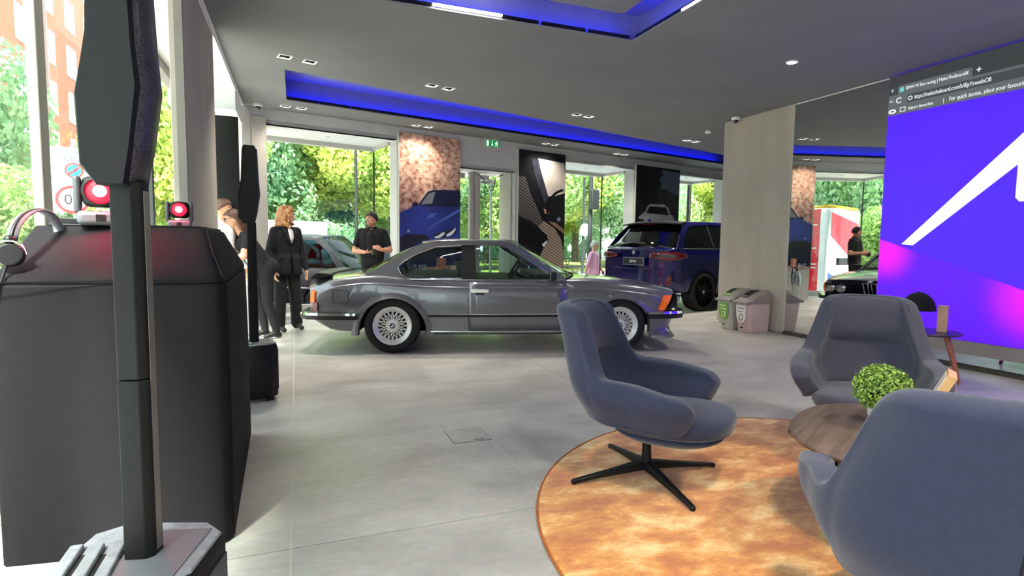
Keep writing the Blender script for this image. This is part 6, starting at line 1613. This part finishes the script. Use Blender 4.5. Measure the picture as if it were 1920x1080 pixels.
# ------------------------------------------------------------------ recycling bins
def bin_(y, label, body, band, lid, sticker, mark):
    r = empty('recycling_bin', (6.17, y, 0), 0, label, 'bin', 'recycling bins at the pillar')
    W_, D_ = .30, .42          # along y, along x (depth to the pillar)
    def rr(wy, dx, x_c, z, c=.04): 
        a, b = wy / 2, dx / 2
        return [(x_c - b + c, -a, z), (x_c + b, -a, z), (x_c + b, a, z), (x_c - b + c, a, z), (x_c - b, a - c, z), (x_c - b, -a + c, z)]
    MB().loft([rr(W_ * .84, D_ * .80, .03, 0), rr(W_ * .86, D_ * .84, .03, .05), rr(W_ * .97, D_ * .96, .01, .44)]).build('body', body, r, bevel=.008)
    n = 12; S = []
    for i in range(n + 1):
        t = i / n; x = -.215 + .43 * t; h = .445 + .165 * math.sin(min(1, t * 1.15) * PI * .52) ** .8
        S.append([(x, -W_ * .52, .425 + .0 * t), (x, -W_ * .52, max(.46, h - .05)), (x, -W_ * .30, h), (x, W_ * .30, h), (x, W_ * .52, max(.46, h - .05)), (x, W_ * .52, .425)])
    MB().loft(S).build('hood', lid, r, smooth=35)
    S2 = []
    for i in range(2, 9):
        t = i / n; x = -.215 + .43 * t; h = .447 + .165 * math.sin(min(1, t * 1.15) * PI * .52) ** .8 + .004
        S2.append([(x, -W_ * .24, h), (x, W_ * .24, h)])
    MB().grid(S2).build('hood_rim', band, r, solid=.008)
    MB().grid([[(a, b * .7, c + .006) for a, b, c in q] for q in S2[1:-1]]).build('opening', M_well, r, solid=.006)
    def fr(z): return -.195 + .03 * (1 - z / .44)
    pts = [(-.095, .40), (.095, .40), (.09, .22), (.06, .16), (.0, .145), (-.06, .16), (-.09, .22)]
    MB().prism([(fr(z) - .006, y_, z) for y_, z in pts], (.004, 0, 0)).build('label_panel', sticker, r)
    text('label_text', mark[0], .045, mark[2], r, (fr(.34) - .008, .075, .345), Euler((PI / 2, 0, -PI / 2)), .0005)
    text('label_text', mark[1], .035, mark[2], r, (fr(.3) - .008, .06, .30), Euler((PI / 2, 0, -PI / 2)), .0005)
    q = MB(); q.tube([(fr(.22) - .009, .035 * math.cos(a), .225 + .045 * math.sin(a)) for a in [2 * PI * i / 16 for i in range(16)]], .005, 5, closed=True); q.build('label_symbol', mark[2], r)
    MB().box((fr(.06) - .004, 0, .075), (.006, .05, .018)).build('latch', M_black, r)
    return r
M_pinkg = pm('bin_grey_pink', (196, 170, 166), .5, vary=.03); M_bing = pm('bin_grey', (178, 176, 170), .5, vary=.03)
bin_(6.72, 'grey recycling bin with green hood and green label', M_bing, pm('bin_green', (110, 142, 50), .45, vary=.05), pm('bin_lid_grey', (128, 124, 120), .5), pm('sticker_green', (112, 160, 60), .5, vary=.04), ('Mixed', 'recycling', M_white))
bin_(6.36, 'pinkish grey waste bin with black hood beside the mirror', M_pinkg, M_black, pm('bin_lid_taupe', (138, 126, 122), .5), pm('sticker_white', (222, 214, 216), .5), ('General', 'waste', M_black))

# ================================================================== people
M_skin = pm('skin_light', (214, 160, 132), .55, vary=.05, scale=18)
M_skin2 = pm('skin_warm', (206, 146, 116), .55, vary=.05, scale=18)
M_blk = pm('black_cloth', (15, 15, 18), .85, vary=.15, scale=12, bump=.15, bscale=25)
M_blk2 = pm('black_trouser', (20, 19, 24), .85, vary=.15, scale=10, bump=.15, bscale=20)
M_wtop = pm('white_top', (228, 222, 224), .8, vary=.04)
M_shoe = pm('dark_shoe', (40, 32, 32), .5, vary=.1)
M_hairb = pm('hair_blond', (150, 98, 58), .5, scale=30, c2=(206, 152, 98), detail=3)
M_hairbr = pm('hair_brown', (56, 36, 28), .5, scale=30, c2=(92, 62, 46), detail=3)
M_haird = pm('hair_dark', (38, 27, 22), .6, vary=.2, scale=40)
M_pink = pm('pink_dress', (244, 170, 208), .8, vary=.04)

def capsule(m, a, b, ra, rb, n=14):
    a, b = Vector(a), Vector(b)
    m.cyl(a, b, ra, rb, n=n); m.ball(a, ra, n, 8); m.ball(b, rb, n, 8)

def person(name, label, loc, rz, bones, balls, mats, parts, voxel=.0085, scale=1.0):
    """bones: (a, b, ra, rb, material index); balls: (centre, radii, material index, euler). One continuous skin is grown over them."""
    root = empty(name, loc, rz, label, 'person'); root.scale = (scale,) * 3
    m = MB()
    for a, b, ra, rb, _ in bones: capsule(m, a, b, ra, rb)
    for c, r, _, e in balls: m.ball(c, r, 18, 12, M=Euler(e).to_matrix() if e else None)
    o = m.build('body', mats, None, weld=False)
    md = o.modifiers.new('r', 'REMESH'); md.mode = 'VOXEL'; md.voxel_size = voxel; md.use_smooth_shade = True
    sm = o.modifiers.new('s', 'SMOOTH'); sm.iterations = 4; sm.factor = .5
    me = evaluated_mesh(o, 'body'); o.modifiers.clear(); o.data = me
    me.materials.clear()
    for mt in mats: me.materials.append(mt)
    nP = len(me.polygons); C = np.empty(nP * 3); me.polygons.foreach_get('center', C); C = C.reshape(-1, 3)
    best = np.full(nP, 1e9); idx = np.zeros(nP, int)
    for a, b, ra, rb, mi in bones:
        a_, b_ = np.array(a, float), np.array(b, float); d = b_ - a_; L = max(d @ d, 1e-9)
        t = np.clip(((C - a_) @ d) / L, 0, 1); q = np.linalg.norm(C - a_ - t[:, None] * d, axis=1) - (ra + (rb - ra) * t)
        w = q < best; best[w] = q[w]; idx[w] = mi
    for c, r, mi, e in balls:
        r = np.array(r if isinstance(r, (tuple, list)) else (r, r, r)); q = (np.linalg.norm((C - np.array(c)) / r, axis=1) - 1) * r.min()
        w = q < best; best[w] = q[w]; idx[w] = mi
    me.polygons.foreach_set('material_index', idx.astype(np.int32)); me.polygons.foreach_set('use_smooth', np.ones(nP, bool)); me.update()
    o.parent = root
    for f_ in parts: f_(root)
    return root

def V(*a): return Vector(a)
def head(c, yaw, pitch=0.0, skin=0):
    """head turned by yaw (0 = facing -y), list of balls plus a local-to-world function"""
    R = Euler((pitch, 0, yaw)).to_matrix(); c = Vector(c)
    P_ = lambda x, y, z: tuple(c + R @ Vector((x, y, z)))
    e = (pitch, 0, yaw)
    B = [(tuple(c), (.074, .092, .105), skin, e), (P_(0, -.022, -.055), (.056, .066, .066), skin, e), (P_(0, -.056, -.088), (.030, .026, .024), skin, e),
         (P_(0, -.098, -.016), (.013, .018, .024), skin, e), (P_(0, -.092, .006), (.010, .012, .022), skin, e), (P_(0, -.086, -.060), (.026, .012, .010), skin, e),
         (P_(-.076, .008, -.012), (.010, .018, .028), skin, e), (P_(.076, .008, -.012), (.010, .018, .028), skin, e), (P_(0, -.082, .030), (.052, .014, .012), skin, e)]
    return B, P_, R
def face_parts(P_, R):
    def f_(root):
        for s_ in (-1, 1):
            m = MB(); m.ball(P_(s_ * .031, -.083, .006), (.012, .009, .008), 10, 8, M=R); m.build('eye', pm('eye_white', (226, 222, 216), .3), root, smooth=60)
            m = MB(); m.ball(P_(s_ * .031, -.0905, .006), .0045, 8, 6); m.build('iris', pm('iris_dark', (30, 24, 22), .2), root, smooth=60)
            m = MB(); m.tube([P_(s_ * .014, -.094, .026), P_(s_ * .032, -.092, .032), P_(s_ * .050, -.080, .026)], .004, 5); m.build('eyebrow', M_haird, root, smooth=60)
        m = MB(); m.tube([P_(-.024, -.088, -.060), P_(-.008, -.098, -.057), P_(.008, -.098, -.057), P_(.024, -.088, -.060)], [.002, .005, .005, .002], 6); m.build('lips', pm('lips', (176, 104, 92), .5), root, smooth=60)
    return f_
def hair_cap(P_, mat, front=-.055, low=-.03, grow=1.07, name='hair'):
    """shell over the skull, open at the face"""
    def f_(root):
        m = MB(); nu, nv = 56, 36; idx = {}
        vs = []; keep = []
        for j in range(nv + 1):
            t = PI * j / nv
            for i in range(nu):
                p = 2 * PI * i / nu; vs.append((.076 * grow * math.sin(t) * math.cos(p), .094 * grow * math.sin(t) * math.sin(p), .107 * grow * math.cos(t)))
        fs = []
        for j in range(nv):
            for i in range(nu):
                q = (j * nu + i, (j + 1) * nu + i, (j + 1) * nu + (i + 1) % nu, j * nu + (i + 1) % nu); c = [sum(vs[k][a] for k in q) / 4 for a in range(3)]
                lim = low if c[1] > .01 else lerp(low + .02, .055, min(1, (.01 - c[1]) / .07))
                if c[2] > lim and not (c[1] < front and c[2] < .058): fs.append(q)
        m.add([P_(*v) for v in vs], fs); o = m.build(name, mat, root, smooth=70, solid=.010, soff=1)
    return f_
def hand(wrist, d, palm_n, mi, side, curl=.5, grip=None, L=.175):
    """palm and five bent fingers; d = pointing direction, palm_n = palm normal, side = direction towards the thumb"""
    d, n, s_ = Vector(d).normalized(), Vector(palm_n).normalized(), Vector(side).normalized(); w = Vector(wrist); B = []
    for k in (-1, -.33, .33, 1): B.append((tuple(w + s_ * k * .012), tuple(w + d * .085 + s_ * k * .028), .016, .012, mi))
    for k, ln in ((-1, .062), (-.33, .076), (.33, .082), (1, .074)):
        b0 = w + d * .088 + s_ * k * .029; c1 = curl * .7; c2 = curl * 1.7
        d1 = (d * math.cos(c1) + n * math.sin(c1)); d2 = (d * math.cos(c2) + n * math.sin(c2))
        b1 = b0 + d1 * ln * .5; b2 = b1 + d2 * ln * .5
        B.append((tuple(b0), tuple(b1), .0095, .009, mi)); B.append((tuple(b1), tuple(b2), .009, .0075, mi))
    t0 = w + d * .025 + s_ * .022; t1 = t0 + (s_ * .6 + d * .5 + n * .45).normalized() * .045; t2 = t1 + (d * .8 + n * .5 + s_ * .1).normalized() * .032
    B.append((tuple(t0), tuple(t1), .013, .011, mi)); B.append((tuple(t1), tuple(t2), .0105, .0085, mi))
    return B
def legs(hipz, stance, mi, shoe, th=.088, kn=.062, an=.045, flare=0.0, toe_dir=(0, -1)):
    B = []
    for s_, (kx, ky), (ax, ay) in stance:
        h_ = (s_ * .088, .0, hipz); k = (kx, ky, hipz * .53); a = (ax, ay, .10)
        B += [(h_, k, th, kn, mi), (k, a, kn, an + flare, mi), ((ax, ay, .075), (ax + toe_dir[0] * .13, ay + toe_dir[1] * .13, .036), .038, .032, shoe), ((ax - toe_dir[0] * .03, ay - toe_dir[1] * .03, .045), (ax, ay, .05), .036, .036, shoe)]
    return B

# ---- man in black polo behind the coupe, facing the viewer, hands in front, mug in hand
hd, P_, R = head((.0, -.02, 1.625), math.radians(-38), 0.05)
z0 = 1.42
B = [((-.17, 0, z0), (.17, 0, z0), .066, .066, 1), ((-.10, .0, 1.36), (-.085, .0, 1.02), .112, .105, 1), ((.10, .0, 1.36), (.085, .0, 1.02), .112, .105, 1), ((0, -.03, 1.34), (0, -.03, 1.05), .11, .105, 1),
     ((-.075, 0, .95), (.075, 0, .95), .112, .112, 2), ((0, .01, 1.44), (0, .0, 1.55), .060, .054, 0), ((-.05, .01, 1.455), (.05, .01, 1.455), .058, .058, 1)]
B += legs(.93, ((-1, (-.11, -.02), (-.13, .02)), (1, (.11, -.02), (.14, .02))), 2, 3)
# arms: left of picture = his right
eR, wR = V(-.275, -.04, 1.12), V(-.075, -.27, 1.10)
eL, wL = V(.285, -.02, 1.13), V(.19, -.25, 1.14)
for s_, e_, w_ in ((-1, eR, wR), (1, eL, wL)):
    sh = V(s_ * .19, 0, z0 - .005); md_ = sh.lerp(e_, .68)
    B += [(tuple(sh), tuple(md_), .062, .056, 1), (tuple(md_), tuple(e_), .046, .043, 0), (tuple(e_), tuple(w_), .043, .029, 0)]
B += hand(wR, (.85, -.35, .0), (0, .3, 1), 0, (.0, -1, .2), .55) + hand(wL, (-.5, -.55, .25), (-.8, .4, 0), 0, (0, .1, 1), .95)
man_loc = V(1.13, 9.18, 0)
def polo(root):
    m = MB(); m.tube([(.062 * math.cos(a), .01 + .062 * math.sin(a), 1.50 + .012 * math.sin(a)) for a in [2 * PI * i / 20 for i in range(20)]], .013, 6, closed=True); m.build('collar', M_blk, root, smooth=60)
hd += [(P_(0, -.030, -.068), (.0555, .062, .050), 4, None), (P_(0, -.060, -.090), (.030, .025, .024), 4, None)]
man = person('person', 'man in a black polo shirt standing behind the coupe with hands held in front', man_loc, math.radians(-16), B, hd, [M_skin2, M_blk, M_blk2, M_shoe, pm('beard_brown', (150, 104, 82), .8, vary=.12, scale=60)], [face_parts(P_, R), hair_cap(P_, M_haird), polo], scale=.985)
mg = empty('dark_mug', tuple(man_loc + Matrix.Rotation(math.radians(-16), 3, 'Z') @ V(.075, -.325, 1.045)), 0, 'dark mug held by the man in the black polo', 'mug')
MB().lathe([(0, 0), (.036, 0), (.040, .09), (.036, .09), (.033, .01), (0, .01)], 20).build('cup', pm('mug_dark', (44, 42, 38), .4), mg, smooth=40)

# ---- woman in black trouser suit with curly blond hair, facing right
hd, P_, R = head((.01, -.02, 1.575), math.radians(44), 0.06)
B = [((-.155, 0, 1.37), (.155, 0, 1.37), .058, .058, 1), ((-.085, .0, 1.30), (-.07, .0, 1.02), .100, .092, 1), ((.085, .0, 1.30), (.07, .0, 1.02), .100, .092, 1), ((0, -.045, 1.24), (0, -.03, 1.02), .098, .09, 1),
     ((-.09, 0, .98), (.09, 0, .98), .105, .105, 1), ((-.095, .0, .86), (.095, .0, .86), .11, .11, 1), ((0, .01, 1.38), (0, -.005, 1.50), .050, .046, 0)]
B += legs(.90, ((-1, (-.10, -.01), (-.12, .0)), (1, (.11, -.02), (.15, .02))), 2, 3, .098, .078, .060, .018)
for s_, e_, w_, hd_ in ((-1, V(-.235, .02, 1.08), V(-.225, -.09, .865), (0, -.1, -1)), (1, V(.235, .03, 1.08), V(.255, -.06, .865), (.05, -.1, -1))):
    sh = V(s_ * .165, 0, 1.365); B += [(tuple(sh), tuple(e_), .060, .052, 1), (tuple(e_), tuple(w_), .051, .042, 1)]
    B += hand(w_ + V(0, 0, -.02), hd_, (-s_ * .6, -.5, 0), 0, (0, -1, -.1), .5)
def curls(P__):
    def f_(root):
        rng = random.Random(3); m = MB()
        for k in range(170):
            a = rng.uniform(0, 2 * PI); h_ = rng.uniform(-.16, .118); rad = .088 if h_ > -.06 else .098
            y = math.sin(a); x = math.cos(a)
            if y < -.35 and h_ < .055: 
                if abs(x) < .72: continue
            sc = math.sqrt(max(.05, 1 - max(0, h_ / .125) ** 2))
            m.ball(P__(x * (rad - .006) * sc, y * (rad + .018) * sc + .012, h_), rng.uniform(.018, .032), 8, 6)
        m.build('hair', M_hairb, root, smooth=60, weld=False)
        m = MB()
        for k in range(46):
            a = rng.uniform(-.25, PI + .25); x, y = .09 * math.cos(a), .10 * math.sin(a) + .01
            pts = [P__(x * (1 + .16 * math.sin(t * 2.2 + k)), y * (1 + .12 * math.cos(t * 2 + k)), .06 - t * .052) for t in range(5)]
            m.tube(pts, [.014, .017, .016, .014, .006], 6)
        m.build('hair_curl', M_hairb, root, smooth=60, weld=False)
    return f_
def blazer(root):
    m = MB(); m.grid([[(-.012, -.085, 1.42), (.012, -.085, 1.42)], [(-.035, -.125, 1.36), (.035, -.125, 1.36)], [(-.03, -.148, 1.28), (.03, -.148, 1.28)], [(-.004, -.150, 1.20), (.004, -.150, 1.20)]]); m.build('white_top', M_wtop, root, solid=.012, smooth=60)
    for s_ in (-1, 1):
        m = MB(); m.grid([[(s_ * .055, -.05, 1.435), (s_ * .085, -.055, 1.41)], [(s_ * .036, -.128, 1.36), (s_ * .085, -.120, 1.34)], [(s_ * .030, -.152, 1.28), (s_ * .078, -.138, 1.27)], [(s_ * .003, -.156, 1.19), (s_ * .03, -.152, 1.19)]]); m.build('lapel', M_blk, root, solid=.008, smooth=60)
        m = MB(); m.box((s_ * .10, -.118, 1.00), (.10, .012, .03)); m.build('pocket_flap', M_blk, root, bevel=.004)
        # open front panels of the jacket below the waist
    m = MB(); G = []
    for z, r_ in ((1.06, .150), (.96, .172), (.84, .186), (.77, .190)):
        G.append([(r_ * 1.12 * math.sin(a), -r_ * .80 * math.cos(a) + .0, z) for a in [.10 + (2 * PI - .20) * i / 30 for i in range(31)]])
    m.grid(G); m.build('jacket_skirt', M_blk, root, solid=.012, smooth=60)
woman = person('person', 'woman with curly blond hair in a black trouser suit beside the coupe', (-.13, 8.36, 0), math.radians(30), B, hd, [M_skin, M_blk, M_blk2, M_shoe], [face_parts(P_, R), curls(P_), blazer], scale=1.01)

# ---- woman in black with sunglasses bending forward to the left, behind the far loudspeaker
hd, P_, R = head((-.0, -.36, 1.51), 0.0, .32)
B = [((-.15, -.24, 1.30), (.15, -.24, 1.30), .058, .058, 1), ((-.08, -.22, 1.24), (-.08, -.03, .97), .098, .100, 1), ((.08, -.22, 1.24), (.08, -.03, .97), .098, .100, 1), ((0, -.24, 1.20), (0, -.06, 1.0), .10, .10, 1),
     ((-.09, .03, .92), (.09, .03, .92), .118, .118, 2), ((0, -.26, 1.32), (0, -.335, 1.44), .048, .045, 0)]
B += legs(.90, ((-1, (-.10, -.04), (-.10, .02)), (1, (.10, .0), (.11, .10))), 2, 3, .098, .066, .045)
for s_, e_, w_ in ((-1, V(-.22, -.40, 1.10), V(-.16, -.62, 1.10)), (1, V(.24, -.30, 1.05), V(.18, -.54, 1.02))):
    sh = V(s_ * .165, -.24, 1.295); md_ = sh.lerp(e_, .55); B += [(tuple(sh), tuple(md_), .058, .052, 1), (tuple(md_), tuple(e_), .044, .040, 0), (tuple(e_), tuple(w_), .040, .028, 0)]
    B += hand(w_, (0, -1, -.1), (0, 0, -1), 0, (-s_, 0, 0), .4)
def long_hair(P__):
    def f_(root):
        rng = random.Random(5); m = MB()
        for k in range(60):
            a = rng.uniform(.15, PI - .15) if k % 3 else rng.choice((rng.uniform(.2, .5), rng.uniform(PI - .5, PI - .2))); x, y = .084 * math.cos(a), .10 * math.sin(a) + .008
            m.tube([P__(x, y, .05), P__(x * 1.08, y * 1.1, -.05), P__(x * 1.05, y * 1.15 + .01, -.16), P__(x * .95, y * 1.1 + .02, -.27 - rng.uniform(0, .06))], [.014, .017, .015, .005], 6)
        m.build('hair_lock', M_hairbr, root, smooth=60, weld=False)
    return f_
def shades(P__, R_):
    def f_(root):
        for s_ in (-1, 1):
            m = MB(); m.ball(P__(s_ * .033, -.096, .008), (.026, .006, .020), 14, 8, M=R_); m.build('sunglass_lens', M_black, root, smooth=60)
            m = MB(); m.tube([P__(s_ * .058, -.088, .014), P__(s_ * .082, -.04, .014), P__(s_ * .084, .01, .010)], .003, 5); m.build('sunglass_arm', M_black, root, smooth=60)
    return f_
person('person', 'woman in black with sunglasses leaning forward behind the far loudspeaker', (-.38, 7.80, 0), math.radians(-72), B, hd, [M_skin, M_blk, M_blk2, M_black], [face_parts(P_, R), hair_cap(P_, M_hairbr, grow=1.1), long_hair(P_), shades(P_, R)])

# ---- man in a pale shirt mostly hidden by the left pillar
hd, P_, R = head((.0, -.02, 1.63), 0.25, .1)
B = [((-.17, 0, 1.42), (.17, 0, 1.42), .066, .066, 1), ((-.10, .0, 1.36), (-.085, .0, 1.02), .112, .105, 1), ((.10, .0, 1.36), (.085, .0, 1.02), .112, .105, 1), ((0, -.03, 1.34), (0, -.03, 1.05), .11, .105, 1),
     ((-.075, 0, .95), (.075, 0, .95), .112, .112, 2), ((0, .01, 1.44), (0, .0, 1.55), .060, .054, 0)]
B += legs(.93, ((-1, (-.11, -.02), (-.12, .02)), (1, (.11, -.02), (.12, .02))), 2, 3)
for s_, e_, w_ in ((-1, V(-.27, .02, 1.13), V(-.24, -.14, .92)), (1, V(.27, .02, 1.13), V(.24, -.14, .92))):
    sh = V(s_ * .19, 0, 1.415); B += [(tuple(sh), tuple(e_), .060, .050, 1), (tuple(e_), tuple(w_), .048, .036, 1)]; B += hand(w_, (0, -.3, -1), (-s_, 0, 0), 0, (0, -1, 0), .5)
person('person', 'man in a pale shirt half hidden by the left pillar', (-.84, 7.70, 0), math.radians(62), B, hd, [M_skin2, M_wtop, M_blk2, M_shoe], [face_parts(P_, R), hair_cap(P_, M_hairbr)])

# ---- pedestrian in pink passing outside the second window
hd, P_, R = head((.0, -.02, 1.575), .3)
B = [((-.155, 0, 1.37), (.155, 0, 1.37), .060, .060, 1), ((-.085, .0, 1.30), (-.09, .0, .95), .105, .12, 1), ((.085, .0, 1.30), (.09, .0, .95), .105, .12, 1), ((-.10, 0, .92), (-.13, 0, .62), .13, .15, 1), ((.10, 0, .92), (.13, 0, .62), .13, .15, 1), ((0, .01, 1.38), (0, -.005, 1.50), .050, .046, 0)]
B += legs(.90, ((-1, (-.09, -.10), (-.09, -.22)), (1, (.09, .04), (.09, .22))), 0, 3, .075, .055, .04)
for s_, e_, w_ in ((-1, V(-.25, .06, 1.10), V(-.29, .10, .88)), (1, V(.25, -.04, 1.10), V(.26, -.16, .90))):
    sh = V(s_ * .165, 0, 1.365); B += [(tuple(sh), tuple(e_), .062, .056, 1), (tuple(e_), tuple(w_), .040, .030, 0)]; B += hand(w_, (0, -.2, -1), (-s_, 0, 0), 0, (0, -1, 0), .5)
person('person', 'pedestrian in a loose pink dress walking past outside the second window', (6.95, 12.45, ZG + .04), math.radians(40), B, hd, [M_skin, M_pink, M_blk2, M_shoe], [face_parts(P_, R), hair_cap(P_, pm('hair_grey', (176, 172, 168), .6, vary=.1))], voxel=.011)
